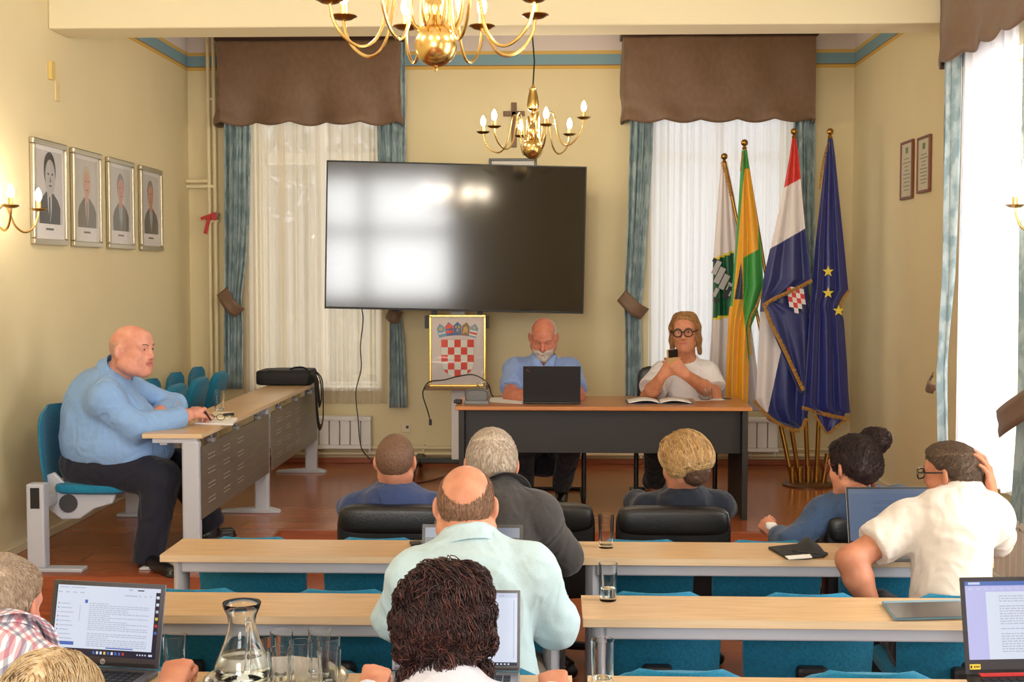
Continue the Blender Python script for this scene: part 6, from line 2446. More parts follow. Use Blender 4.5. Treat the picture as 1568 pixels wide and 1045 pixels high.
class Person:
    """joints in world coordinates; builds body (skin), shirt, trousers, shoes"""

    def __init__(s, label, H, nb, shL, shR, pel, skin, S=1.0, W_=1.0, D_=1.0, belly=0.0, h=0.005, chest_f=None, neck=0.055, cat='person'):
        s.H, s.S, s.h, s.skin = H, S, h, skin
        s.label = label
        s.nb, s.shL, s.shR, s.pel = A3(nb), A3(shL), A3(shR), A3(pel)
        s.neck = neck
        s.base = np.array((s.pel[0], s.pel[1], 0.0))
        side = nrm(s.shR - s.shL)
        mid = (s.shL + s.shR) / 2
        up = nrm(mid - s.pel)
        fw = nrm(np.cross(up, side))
        side = np.cross(fw, up)
        s.side, s.up, s.fw = side, up, fw
        R = np.stack([side, fw, up], 1)
        s.Rt = R
        L = np.linalg.norm(mid - s.pel)
        half = np.linalg.norm(s.shR - s.shL) / 2
        wf = half / 0.19 * W_
        c1 = s.pel + up * L * 0.66
        c2 = s.pel + up * L * 0.28 + fw * belly * 0.5
        s.torso = [ell(c1, (0.165 * wf, 0.115 * S * D_, 0.30 * L + 0.06), R, 0.05),
                   ell(c1 + up * 0.10 * S - fw * 0.035 * S, (0.16 * wf, 0.085 * S * D_, 0.13 * S), R, 0.05),
                   ell(c2, (0.168 * wf + belly * 0.35, 0.125 * S * D_ + belly * 0.6, 0.34 * L), R, 0.06),
                   ell(s.pel, (0.170 * wf, 0.135 * S * D_, 0.14 * S), R, 0.05),
                   cap(s.shL * 0.9 + mid * 0.1, s.shR * 0.9 + mid * 0.1, 0.050 * S, None, 0.06),
                   cap(s.nb - up * 0.01, s.shL * 0.62 + s.nb * 0.38 - up * 0.012, 0.046 * S, 0.046 * S, 0.05),
                   cap(s.nb - up * 0.01, s.shR * 0.62 + s.nb * 0.38 - up * 0.012, 0.046 * S, 0.046 * S, 0.05)]
        s.neckp = [cap(s.nb - up * 0.03, H.P(0, -0.022, -0.055), neck * S * 1.04, neck * H.S * 0.98, 0.03)]
        s.arms, s.sleeves, s.hands, s.legs, s.shoes = [], [], [], [], []
        s.root = None

    def arm(s, sh, el, wr, r=1.0, sleeve=1.0, loose=0.010, cuff=0.012, deltoid=True):
        """sleeve: length as a fraction shoulder > elbow (1) > wrist (2)"""
        sh, el, wr = A3(sh), A3(el), A3(wr)
        S = s.S * r
        up_ = [cap(sh, el, 0.047 * S, 0.040 * S, 0.03)]
        if deltoid:
            up_.append(ell(sh, (0.050 * S, 0.050 * S, 0.052 * S), None, 0.035))
        fa = nrm(wr - el)
        fo = [cap(el, el + (wr - el) * 0.35, 0.043 * S, 0.044 * S, 0.02), cap(el + (wr - el) * 0.35, wr, 0.043 * S, 0.028 * S, 0.02)]
        s.arms += up_ + fo
        if sleeve > 0:
            if deltoid:
                s.sleeves.append(ell(sh, [0.050 * S + loose * 0.6] * 3, None, 0.05))
            if sleeve <= 1.0:
                e = sh + (el - sh) * sleeve
                s.sleeves.append(cap(sh, e, 0.048 * S + loose, 0.043 * S + cuff, 0.04, flat=True))
            else:
                s.sleeves.append(cap(sh, el, 0.047 * S + loose, 0.040 * S + loose, 0.05))
                e = el + (wr - el) * (sleeve - 1)
                s.sleeves.append(cap(el, e, 0.042 * S + loose, 0.032 * S + cuff, 0.03, flat=True))

    def leg(s, hip, knee, ankle, toe, r=1.0, loose=0.012, sole=0.0):
        hip, knee, ankle, toe = A3(hip), A3(knee), A3(ankle), A3(toe)
        S = s.S * r
        s.legs += [cap(hip, knee, 0.088 * S + loose, 0.060 * S + loose, 0.05), cap(knee, ankle + (ankle - knee) * 0.04, 0.060 * S + loose, 0.046 * S + loose, 0.03, flat=True)]
        s.shoes.append((ankle, toe))

    def build(s, shirt_m, trouser_m=None, lips=None, shirt_infl=0.010, wr=None, collar=None, shoe_m=None, seed=1, extra_shirt=(), shirt_name='shirt', shirt_h=0.007, wscale=(9, 9, 5), extra_mats=None):
        skin_prims = s.torso[:1] + s.torso[4:] + s.neckp + s.H.prims() + s.arms + s.hands
        f = field(skin_prims, s.h)
        V, Q = f.mesh()
        V = relax(V, Q, 1, 0.4)
        mi = np.zeros(len(Q), int)
        mats = [s.skin]
        if lips is not None:
            mats.append(lips)
            Lc = s.H.local(V[Q].mean(1))
            m = (np.abs(Lc[:, 0]) < 0.024) & (Lc[:, 1] > 0.083) & (Lc[:, 2] < -0.053 + 0.0 * Lc[:, 0]) & (Lc[:, 2] > -0.0745 + 12 * Lc[:, 0] ** 2)
            mi[m] = 1
        o = np_obj('person', V, Q, mats, None, s.base, mi)
        tag(o, s.label, 'person')
        s.root = o
        # shirt
        sp = [dict(p) for p in s.torso] + s.sleeves + list(extra_shirt)
        inf = []
        for i, p in enumerate(sp):
            q = dict(p)
            if i == 3:
                q['c'] = q['c'] + s.up * 0.05
                q['r'] = [q['r'][0], q['r'][1], q['r'][2] * 0.72]
            if i < len(s.torso):
                if q['t'] == 'ell':
                    q['r'] = [a + shirt_infl for a in q['r']]
                else:
                    q['ra'] += shirt_infl
                    q['rb'] += shirt_infl
            inf.append(q)
        f = field(inf, shirt_h)
        V, Q = f.mesh()
        V = relax(V, Q, 2)
        V = wrinkle(V, Q, seed, *(wr or (0.006,)), scale=wscale)
        s.shirt = np_obj(shirt_name, V, Q, shirt_m, o, s.base)
        if collar:
            s.collar(shirt_m, **collar)
        if trouser_m is not None and s.legs:
            tp = s.legs + [ell(s.pel - s.up * 0.03, (max(0.19 * s.S, s.torso[3]['r'][0] + 0.012), s.torso[3]['r'][1] + 0.016, 0.135 * s.S), s.Rt, 0.06)]
            f = field(tp, 0.009)
            V, Q = f.mesh()
            V = relax(V, Q, 2)
            V = wrinkle(V, Q, seed + 7, 0.005, scale=(11, 11, 9))
            np_obj('trousers', V, Q, trouser_m, o, s.base)
        if shoe_m is not None:
            for a, t in s.shoes:
                d = t - a
                d[2] = 0
                d = nrm(d)
                z = min(t[2], a[2])
                heel = np.array((a[0], a[1], z)) - d * 0.045
                q = [cap(heel + (0, 0, 0.035), np.array((t[0], t[1], z + 0.026)), 0.040, 0.034, 0.02), ell(a + np.array((0, 0, -0.0)), (0.045, 0.045, 0.05), None, 0.03), cap(heel + (0, 0, 0.012), np.array((t[0], t[1], z + 0.010)) + d * 0.01, 0.042, 0.036, 0.01, fl=((0, 0, 1), 0.3))]
                f = field(q, 0.006)
                V, Q = f.mesh()
                np_obj('shoe', relax(V, Q, 1), Q, shoe_m, o, s.base)
        return o

    def collar(s, m, up=0.045, r=0.014, open_=0.0, tilt=0.0, name='collar', drop=0.012):
        """folded shirt collar: a band around the neck, open at the throat"""
        a = s.neckp[0]['a'] + s.up * 0.0
        ax = nrm(s.neckp[0]['b'] - s.neckp[0]['a'])
        f = nrm(s.fw - ax * (s.fw @ ax))
        sd = np.cross(f, ax)
        R0 = s.neck * s.S * 1.04 + r
        c0 = s.nb - s.up * 0.004
        mb = MB()

        def fn(u, v):
            t = (u - 0.5) * (2 * math.pi - open_)
            rr = R0 + 0.006 * v
            # v 0: outer fall edge, v 0.5: crease, v 1: inner stand
            if v < 0.6:
                q = v / 0.6
                hgt = -drop + (up + drop) * q
                rad = R0 + 0.022 * (1 - q) ** 1.4 + 0.002
            else:
                q = (v - 0.6) / 0.4
                hgt = up - (up + 0.01) * q
                rad = R0 - 0.003 - 0.002 * q
            front = 0.5 - 0.5 * math.cos(t)          # 0 at the nape, 1 at the throat
            hgt -= 0.030 * front
            dirv = -f * math.cos(t) + sd * math.sin(t)
            p = c0 + ax * hgt + dirv * (rad + 0.01 * front)
            return p - s.base
        g = mb.grid(fn, 48, 14)
        obj(name, g, m, s.root, solid=0.003, angle=80)

# ---------------------------------------------------------------- the twelve people
def w(px, py, z):
    return A3(W(px, py, z))


def interp_line(y, ys, zs):
    return np.interp(y, ys, zs)


def crown_angle(x, y, z):
    return np.arccos(np.clip((-0.64 * y + 0.768 * z) / np.maximum(np.sqrt(2.2 * x * x + y * y + z * z), 1e-6), -1, 1))


def short_cut(x, y, z, dz=0.0, front=0.0):
    return z - dz - interp_line(y, [-0.12, -0.07, -0.04, -0.012, 0.012, 0.04, 0.065, 0.10], [-0.078, -0.070, -0.045, 0.015, 0.010, 0.035, 0.068 + front, 0.078 + front])


LIPS = mat('lips', (186, 108, 96), 0.45)
SHOE = mat('black_shoe', (20, 19, 20), 0.3)
HSEAT = 0.53

# 1 --- bald man in a blue shirt at the left table
z0 = 7.08
H = Head(w(203, 536, z0), (0.93, -0.36, -0.03), (0.02, 0, 1), 1.16, fat=0.010)
p = Person('bald man in a light blue shirt seated at the left side table', H, w(176, 571, z0 + 0.05), w(190, 592, 7.40), w(160, 610, 6.90), w(155, 706, 7.15),
           skin_mat('pink', (222, 162, 140), (204, 134, 114)), S=1.16, W_=1.02, D_=1.30, belly=0.16, h=0.0055, neck=0.062)
p.torso.append(ell(w(188, 668, 7.12), (0.215, 0.22, 0.20), None, 0.08))
p.torso.append(ell(w(140, 640, 7.14), (0.14, 0.20, 0.24), None, 0.08))
p.arm(w(160, 612, 6.92), w(206, 655, 6.93), w(286, 637, 7.14), 1.25, 1.93, loose=0.016, cuff=0.016)
p.arm(w(190, 592, 7.40), w(268, 622, 7.62), w(243, 632, 7.33), 1.15, 1.90, loose=0.014, cuff=0.012)
dh = w(312, 622, 7.28) - w(286, 637, 7.14)
p.hands += hand_prims(w(287, 637, 7.15), dh, (0.25, 0.75, -0.6), -1, 1.18, curl=(55, 65, 40), thumb=0.45, spread=0.02)
p.hands += hand_prims(w(241, 632, 7.31), (-0.5, -0.8, -0.02), (0, 0.1, -1), 1, 1.1, curl=(25, 35, 20), thumb=0.5)
p.leg(w(165, 712, 7.02), w(247, 733, 6.98), w(226, 858, 6.93), WZ(262, 884, PZ), 1.22, 0.016)
p.leg(w(170, 706, 7.30), w(272, 716, 7.42), w(324, 800, 7.60), WZ(352, 823, PZ), 1.2, 0.016)
for i in range(2):
    a, t = p.shoes[i]
    p.shoes[i] = (np.array((a[0], a[1], PZ + 0.085)), np.array((t[0], t[1], PZ)))
SH1 = cloth_mat('light_blue', (140, 178, 226), (128, 166, 216))
p.build(SH1, cloth_mat('navy_trousers', (34, 36, 50)), LIPS, shoe_m=SHOE, collar=dict(up=0.064, r=0.012, open_=0.5, drop=0.004), seed=11, wr=(0.010,), shirt_h=0.008, wscale=(6.5, 6.5, 4))
eyes(p.root, p.base, H)
brows(p.root, p.base, H, hair_mat('brow_grey', (150, 120, 100), (120, 96, 80)), th=0.003)
hair_cap(p.root, p.base, H, lambda x, y, z: np.minimum(short_cut(x, y, z), 0.035 - z - 0.2 * y), 0.0022, hair_mat('stubble_pink', (206, 160, 140), (180, 140, 122)), amp=0.0004)
obj('wrist_watch', MB().tube([Vector(w(252, 630, 7.42) - p.base) + Vector((0.034 * math.cos(t), 0.012 * math.cos(t), 0.034 * math.sin(t))) for t in np.linspace(0, 6.283, 24, endpoint=False)], 0.010, 8, closed=True), M_BLACK, p.root)
pn = w(316, 634, 7.22)
single('pen', MB().tube([Vector(pn) + Vector((0.03, -0.02, -0.035)), Vector(pn) + Vector((-0.035, 0.02, 0.045))], 0.005, 8), M_BLACK, 'black pen held by the bald man in blue', 'pen')

# 2 --- bearded man at the podium desk
z0 = 8.86
H = Head(w(832, 517, z0), (-0.03, -0.90, -0.42), (0.0, -0.3, 1), 1.10, fat=0.003)
p = Person('grey-bearded man in a short-sleeved blue shirt behind the black podium laptop', H, w(832, 553, 9.0), w(870, 566, 9.02), w(790, 566, 9.02), w(832, 690, 9.2),
           skin_mat('red', (206, 134, 108), (184, 108, 84)), S=1.14, W_=1.0, D_=1.1, belly=0.05, h=0.0055, neck=0.06)
p.arm(w(788, 568, 9.02), w(782, 606, 8.80), w(815, 612, 8.62), 1.08, 0.78, loose=0.022, cuff=0.030)
p.arm(w(872, 568, 9.02), w(884, 606, 8.80), w(868, 612, 8.62), 1.08, 0.78, loose=0.022, cuff=0.030)
p.hands += hand_prims(w(817, 612, 8.61), (0.5, -0.8, 0), (0, 0, -1), -1, 1.05)
p.hands += hand_prims(w(866, 612, 8.61), (-0.5, -0.8, 0), (0, 0, -1), 1, 1.05)
p.leg(w(815, 685, 9.15), w(800, 672, 8.72), w(803, 742, 9.05), WZ(798, 772, PZ), 1.05)
p.leg(w(848, 685, 9.15), w(876, 672, 8.72), w(860, 742, 8.98), WZ(856, 773, PZ), 1.05)
for i in range(2):
    a, t = p.shoes[i]
    p.shoes[i] = (np.array((a[0], a[1], PZ + 0.085)), np.array((t[0], a[1] - 0.20, PZ)))
p.build(cloth_mat('blue_short', (142, 168, 218), (130, 156, 208)), cloth_mat('dark_trousers', (30, 30, 36)), LIPS, shoe_m=SHOE, collar=dict(up=0.045, r=0.016, open_=1.1, drop=0.02), seed=21, wr=(0.007,), shirt_h=0.008)
HW = hair_mat('white', (206, 196, 182), (170, 158, 144))
brows(p.root, p.base, H, hair_mat('brow_w', (170, 130, 104), (150, 112, 90)))
hair_cap(p.root, p.base, H, lambda x, y, z: np.minimum(short_cut(x, y, z), 0.055 - z - 0.55 * y), 0.006, HW, amp=0.001)
hair_cap(p.root, p.base, H, lambda x, y, z: np.minimum(np.minimum(-0.048 - z + 0.35 * np.abs(x), y - 0.045), 0.075 - np.abs(x)), 0.012, HW, amp=0.002, name='beard', extra=[H.E((0, 0.082, -0.102), (0.030, 0.026, 0.026)), H.Cp((-0.028, 0.088, -0.058), (-0.026, 0.080, -0.09), 0.010), H.Cp((0.028, 0.088, -0.058), (0.026, 0.080, -0.09), 0.010), H.Cp((-0.022, 0.0965, -0.047), (0.022, 0.0965, -0.047), 0.005)])
for tri in ([(813, 541), (818, 567), (832, 561), (822, 545)], [(852, 543), (846, 567), (833, 561), (843, 546)]):
    cp = [Vector(w(px, py, 8.79 + (0.05 if i == 0 or i == 3 else 0)) - p.base) for i, (px, py) in enumerate(tri)]
    obj('collar', MB().add(cp, [(0, 1, 2, 3)]), MATS['cloth_blue_short'], p.root, solid=0.006)
obj('button', MB().lathe([(0, 0), (0.007, 0), (0.006, 0.003), (0, 0.003)], 12, Vector(w(833, 566, 8.86) - p.base), R=Euler((R90, 0, 0)).to_matrix()), mat('button_blue', (90, 110, 170), 0.4), p.root)

# 3 --- woman in white with a phone
z0 = 8.86
H = Head(w(1049, 508, z0), (-0.20, -0.97, -0.08), (-0.05, 0, 1), 1.10, fat=0.002, female=True)
p = Person('woman in white with round black glasses holding a phone at the podium desk', H, w(1052, 553, 8.98), w(1082, 572, 9.0), w(1016, 572, 9.0), w(1048, 690, 9.2),
           skin_mat('tan', (212, 146, 112), (194, 124, 92)), S=1.12, W_=1.05, D_=1.15, belly=0.06, h=0.0055, neck=0.054)
p.arm(w(1014, 574, 9.0), w(992, 608, 8.84), w(1013, 577, 8.62), 1.05, 0.72, loose=0.026, cuff=0.052)
p.arm(w(1083, 574, 9.0), w(1093, 604, 8.92), w(1050, 574, 8.60), 1.05, 0.72, loose=0.026, cuff=0.052)
p.hands += hand_prims(w(1014, 576, 8.61), w(1026, 560, 8.60) - w(1013, 577, 8.62), (0.5, 0.6, 0.35), -1, 1.08, curl=(35, 45, 30), thumb=0.5)
p.hands += hand_prims(w(1049, 574, 8.60), w(1034, 557, 8.58) - w(1050, 574, 8.60), (-0.5, 0.6, 0.35), 1, 1.08, curl=(35, 45, 30), thumb=0.5)
p.leg(w(1030, 690, 9.15), w(1002, 672, 8.74), w(1004, 738, 8.98), WZ(992, 758, PZ), 1.05)
p.leg(w(1066, 690, 9.15), w(1026, 672, 8.74), w(998, 738, 9.06), WZ(1012, 756, PZ), 1.05)
for i in range(2):
    a, t = p.shoes[i]
    p.shoes[i] = (np.array((a[0], a[1], PZ + 0.085)), np.array((t[0], a[1] - 0.17, PZ)))
WT = cloth_mat('white_blouse', (232, 228, 228), (224, 220, 220))
p.build(WT, cloth_mat('black_skirt', (30, 28, 30)), LIPS, shoe_m=mat('brown_sandal', (150, 92, 58), 0.5), seed=31, wr=(0.007,), shirt_h=0.008, shirt_name='blouse')
eyes(p.root, p.base, H, (0, 1, -0.1))
brows(p.root, p.base, H, hair_mat('brow_b', (120, 88, 60), (100, 72, 50)))
HB1 = hair_mat('blonde_straight', (190, 142, 88), (138, 98, 60))
ext = []
for q in (-1, 1):
    ext += [H.Cp((q * 0.045, -0.02, 0.085), (q * 0.074, 0.0, 0.03), 0.026, 0.016, 0.03), H.Cp((q * 0.074, 0.0, 0.03), (q * 0.080, 0.008, -0.05), 0.016, 0.015, 0.03),
            H.Cp((q * 0.080, 0.008, -0.05), (q * 0.084, -0.002, -0.135 if q < 0 else -0.12), 0.015, 0.012, 0.03)]
ext += [H.E((0, -0.055, -0.03), (0.080, 0.045, 0.10), 0.03)]
hair_cap(p.root, p.base, H, lambda x, y, z: np.minimum(z - np.interp(y, [-0.12, 0.0, 0.05, 0.09], [-0.1, -0.05, 0.055, 0.085]) + 0.3 * np.maximum(np.abs(x) - 0.045, 0), 1.0), 0.008, HB1, extra=ext, amp=0.001, h=0.005,
         strands=lambda V, N, H, o, base: flow_strands(V, N, H, base, p.root, HB1, 900, 8, 0.02, lambda l, nn: np.array((0.25 * np.sign(l[0]) if l[2] > 0.08 else 0.0, -0.25 if l[2] > 0.05 else 0, -1.0)), 0.002, 5, 0.0016))
spectacles(p.root, p.base, H, mat('glasses_black', (24, 22, 22), 0.3), rx=0.026, rz=0.022, th=0.0036, sq=0.9, dy=0.116)
mb = MB().box(w(1029.5, 552, 8.58), (0.070, 0.010, 0.150), (math.radians(12), math.radians(-6), 0.15))
ph = single('mobile_phone', mb, mat('phone_gold', (206, 174, 120), 0.35, 0.3), 'gold phone with a dark camera block in the hands of the woman in white', 'phone', smooth=False, bevel=0.004)
mb = MB().box(Vector(w(1030.4, 541.5, 8.570)) - ph.location, (0.066, 0.010, 0.056), (math.radians(12), math.radians(-6), 0.15))
obj('camera_block', mb, mat('phone_dark', (34, 28, 26), 0.2), ph, smooth=False, bevel=0.003)

# 4 --- man in navy T-shirt, from behind
z0 = 5.68
H = Head(w(606, 707, z0), (0.05, 0.99, -0.12), (0, 0, 1), 1.0)
SKT = skin_mat('warm', (208, 146, 116), (190, 122, 94))
p = Person('man with cropped brown hair in a navy T-shirt, seen from behind', H, w(604, 746, 5.70), w(548, 780, 5.72), w(664, 780, 5.72), (w(604, 800, 5.82)[0], 5.84, 0.58),
           SKT, S=1.0, h=0.006, neck=0.057)
p.arm(w(544, 782, 5.72), (w(528, 800, 5.8)[0], 5.85, 0.72), (w(570, 800, 5.9)[0], 6.12, 0.66), 1, 0.75, loose=0.016, cuff=0.02)
p.arm(w(668, 782, 5.72), (w(684, 800, 5.8)[0], 5.85, 0.72), (w(640, 800, 5.9)[0], 6.12, 0.66), 1, 0.75, loose=0.016, cuff=0.02)
p.hands += hand_prims((w(572, 800, 5.9)[0], 6.13, 0.66), (0.4, 0.9, -0.1), (0, 0, -1), 1, 1.0) + hand_prims((w(638, 800, 5.9)[0], 6.13, 0.66), (-0.4, 0.9, -0.1), (0, 0, -1), -1, 1.0)
for q in (-1, 1):
    c = p.pel + np.array((q * 0.1, 0.05, 0))
    p.leg(c, c + (q * 0.05, 0.40, 0.0), c + (q * 0.05, 0.42, -0.48), c + (q * 0.06, 0.62, -0.57), 1.0)
p.build(cloth_mat('navy_tee', (58, 74, 116), (50, 64, 104)), cloth_mat('dark_jeans', (38, 40, 52)), None, shoe_m=SHOE, seed=41, shirt_name='t_shirt', collar=dict(up=0.012, r=0.006, name='neck_rib', drop=0.004))
HBR = hair_mat('cropped_brown', (92, 66, 50), (126, 92, 70), scale=(120, 120, 120))
hair_cap(p.root, p.base, H, lambda x, y, z: short_cut(x, y, z, 0.004), 0.006, HBR, amp=0.0008, fscale=160)
eyes(p.root, p.base, H)
brows(p.root, p.base, H, HBR)

# 5 --- grey-haired man in charcoal, from behind
z0 = 4.62
H = Head(w(752, 712, z0), (-0.10, 0.95, -0.30), (0.02, 0.25, 1), 1.03)
p = Person('grey-haired man in a charcoal shirt with an elbow on the farthest desk', H, w(766, 752, 4.50), w(706, 800, 4.46), w(820, 786, 4.46), (w(768, 930, 4.36)[0], 4.40, HSEAT),
           skin_mat('ruddy', (208, 144, 116), (188, 116, 90)), S=1.03, h=0.0055, D_=1.05, neck=0.058)
p.arm(w(824, 790, 4.46), w(864, 852, 4.60), (w(810, 840, 4.9)[0], 4.88, DZ + 0.05), 1.05, 1.9, loose=0.018, cuff=0.014)
p.arm(w(704, 802, 4.46), w(664, 856, 4.60), (w(708, 840, 4.9)[0], 4.86, DZ + 0.05), 1.05, 1.9, loose=0.018, cuff=0.014)
p.hands += hand_prims((w(808, 840, 4.9)[0], 4.89, DZ + 0.045), (-0.7, 0.7, 0), (0, 0, -1), -1, 1.03) + hand_prims((w(710, 840, 4.9)[0], 4.87, DZ + 0.045), (0.7, 0.7, 0), (0, 0, -1), 1, 1.03)
for q in (-1, 1):
    c = p.pel + np.array((q * 0.1, 0.03, 0))
    p.leg(c, c + (q * 0.05, 0.38, 0.0), c + (q * 0.05, 0.36, -0.43), c + (q * 0.06, 0.55, -0.52), 1.0)
p.build(cloth_mat('charcoal', (70, 67, 66), (60, 58, 58)), cloth_mat('grey_trousers', (50, 50, 54)), None, shoe_m=SHOE, seed=51, wr=(0.008,), collar=dict(up=0.018, r=0.012, drop=0.012))
HGR = hair_mat('silver_grey', (216, 204, 186), (176, 152, 130), scale=(160, 160, 60))
hair_cap(p.root, p.base, H, lambda x, y, z: short_cut(x, y, z, -0.012), 0.011, HGR, amp=0.0016, fscale=120,
         strands=lambda V, N, H, o, base: flow_strands(V, N, H, base, p.root, HGR, 2600, 3, 0.008, lambda l, nn: np.array((0.3 * l[0] / 0.08, 0.6, -0.6 if l[2] < 0.07 else 0.1)), 0.0015, 6, 0.0009, where=lambda x, y, z: short_cut(x, y, z) > 0.004))
eyes(p.root, p.base, H)
brows(p.root, p.base, H, HGR)

# 6 --- balding man in a pale mint shirt, from behind
z0 = 3.76
H = Head(w(714, 775, z0), (0.02, 0.98, -0.22), (0, 0.12, 1), 1.0, fat=0.006)
p = Person('balding man in a pale mint shirt at the middle desk row', H, w(717, 824, 3.70), w(640, 882, 3.66), w(806, 876, 3.66), (w(722, 1000, 3.56)[0], 3.60, HSEAT),
           skin_mat('peach', (214, 152, 120), (196, 128, 98)), S=1.0, W_=1.12, D_=1.15, belly=0.04, h=0.0052, neck=0.062)
p.arm(w(634, 886, 3.66), w(604, 958, 3.76), (w(668, 930, 4.05)[0], 4.02, DZ + 0.045), 1.08, 0.98, loose=0.020, cuff=0.026)
p.arm(w(812, 880, 3.66), w(850, 956, 3.74), (w(770, 930, 4.05)[0], 4.02, DZ + 0.045), 1.08, 1.02, loose=0.022, cuff=0.020)
p.hands += hand_prims((w(670, 930, 4.05)[0], 4.03, DZ + 0.045), (0.5, 0.6, 0), (0, 0, -1), 1, 1.03) + hand_prims((w(768, 930, 4.05)[0], 4.03, DZ + 0.045), (-0.5, 0.6, 0), (0, 0, -1), -1, 1.03)
for q in (-1, 1):
    c = p.pel + np.array((q * 0.1, 0.03, 0))
    p.leg(c, c + (q * 0.05, 0.36, 0.0), c + (q * 0.05, 0.34, -0.43), c + (q * 0.06, 0.52, -0.52), 1.0)
MINT = cloth_mat('pale_mint', (190, 216, 222), (182, 208, 216))
p.build(MINT, cloth_mat('beige_trousers', (120, 110, 96)), None, shoe_m=SHOE, seed=61, wr=(0.010,), shirt_infl=0.014, collar=dict(up=0.024, r=0.014, drop=0.026), wscale=(7, 7, 4.5))
HDB = hair_mat('thin_brown', (104, 78, 60), (160, 120, 92), scale=(170, 170, 90))
hair_cap(p.root, p.base, H, lambda x, y, z: np.minimum(short_cut(x, y, z, -0.028), 0.09 * (crown_angle(x, y, z) - 0.66)), 0.0045, HDB, amp=0.0008, fscale=150, ramp_w=0.035,
         strands=lambda V, N, H, o, base: flow_strands(V, N, H, base, p.root, HDB, 2200, 3, 0.006, lambda l, nn: np.array((0.2 * l[0] / 0.08, -0.1, -1.0)), 0.001, 7, 0.0006, where=lambda x, y, z: (np.minimum(short_cut(x, y, z, -0.02), crown_angle(x, y, z) - 0.64 + 0.16 * np.sin(900 * x + 700 * z)) > 0)))
eyes(p.root, p.base, H)
brows(p.root, p.base, H, HDB)

# 7 --- blonde woman with a bob, from behind
z0 = 5.66
H = Head(w(1047, 710, z0), (-0.66, 0.70, -0.28), (-0.1, 0.1, 1), 1.0, female=True)
p = Person('blonde woman with a short bob in a dark navy jumper', H, w(1046, 748, 5.72), w(996, 786, 5.74), w(1096, 780, 5.74), (w(1046, 800, 5.82)[0], 5.84, 0.58),
           SKT, S=0.95, h=0.006, neck=0.05)
p.arm(w(990, 780, 5.74), (w(975, 800, 5.82)[0], 5.90, 0.74), (w(1010, 800, 5.9)[0], 6.16, 0.70), 0.95, 1.9, loose=0.014, cuff=0.012)
p.arm(w(1102, 776, 5.74), (w(1112, 800, 5.82)[0], 5.88, 0.72), (w(1075, 800, 5.9)[0], 6.14, 0.68), 0.95, 1.9, loose=0.014, cuff=0.012)
p.hands += hand_prims((w(1012, 800, 5.9)[0], 6.17, 0.70), (0.4, 0.9, -0.1), (0, 0, -1), 1, 0.92) + hand_prims((w(1073, 800, 5.9)[0], 6.15, 0.68), (-0.4, 0.9, -0.1), (0, 0, -1), -1, 0.92)
for q in (-1, 1):
    c = p.pel + np.array((q * 0.09, 0.05, 0))
    p.leg(c, c + (q * 0.04, 0.38, 0.0), c + (q * 0.04, 0.40, -0.48), c + (q * 0.05, 0.58, -0.57), 0.95)
p.build(cloth_mat('dark_navy', (34, 40, 54), (28, 34, 46)), cloth_mat('black_trousers', (28, 28, 30)), LIPS, shoe_m=SHOE, seed=71, shirt_name='jumper')
HBB = hair_mat('blonde_bob', (222, 182, 122), (160, 116, 68), scale=(90, 90, 30))
HUN = hair_mat('dark_undercut', (74, 52, 40), (96, 70, 52))
ext = [H.E((0, -0.020, 0.047), (0.094, 0.112, 0.090), 0.03), H.E((0, -0.062, 0.012), (0.090, 0.075, 0.065), 0.03), H.E((0.07, -0.02, 0.0), (0.030, 0.055, 0.055), 0.03), H.E((-0.07, -0.02, 0.0), (0.030, 0.055, 0.055), 0.03)]
hair_cap(p.root, p.base, H, lambda x, y, z: short_cut(x, y, z), 0.012, HUN, name='nape_hair', extra=[H.E((0, -0.055, -0.045), (0.070, 0.055, 0.065), 0.03)], amp=0.002)
hair_cap(p.root, p.base, H, lambda x, y, z: short_cut(x, y, z, 0.03), 0.012, HBB, extra=ext, amp=0.002, fscale=50,
         strands=lambda V, N, H, o, base: flow_strands(V, N, H, base, p.root, HBB, 2600, 9, 0.012, lambda l, nn: np.array((0.9 * l[0] / 0.09, -0.9 if l[1] < 0.02 else 0.5, -1.0 if l[2] < 0.11 else -0.05)), 0.005, 8, 0.0013, where=lambda x, y, z: z > -0.07) and flow_strands(V, N, H, base, p.root, hair_mat('pale_streak', (240, 212, 164), (214, 176, 120)), 700, 9, 0.012, lambda l, nn: np.array((0.9 * l[0] / 0.09, -0.9 if l[1] < 0.02 else 0.5, -1.0 if l[2] < 0.11 else -0.05)), 0.006, 28, 0.0012))
eyes(p.root, p.base, H)
brows(p.root, p.base, H, HBB)

# 8 --- dark-haired woman with a bun
z0 = 5.40
H = Head(w(1305, 716, z0), (-0.52, 0.84, -0.16), (0.05, 0, 1), 0.98, female=True)
p = Person('dark-haired woman with a bun in a slate blue top by the white-shirted man', H, w(1318, 755, 5.44), w(1260, 786, 5.46), w(1374, 776, 5.46), (w(1318, 800, 5.56)[0], 5.60, 0.58),
           skin_mat('fair', (218, 152, 120), (200, 130, 100)), S=0.96, h=0.0055, neck=0.05)
p.arm(w(1258, 790, 5.46), w(1212, 832, 5.38), w(1190, 820, 5.60), 1.0, 1.9, loose=0.016, cuff=0.016)
p.arm(w(1380, 770, 5.46), (w(1394, 800, 5.5)[0], 5.6, 0.76), (w(1350, 800, 5.6)[0], 5.85, 0.76), 1.0, 1.9, loose=0.016, cuff=0.014)
p.hands += hand_prims(w(1189, 818, 5.60), (-0.4, 0.5, 0.35), (0.6, 0.5, -0.3), 1, 0.9, curl=(55, 70, 40), thumb=0.4) + hand_prims((w(1352, 800, 5.6)[0], 5.86, 0.76), (-0.4, 0.9, -0.1), (0, 0, -1), -1, 0.92)
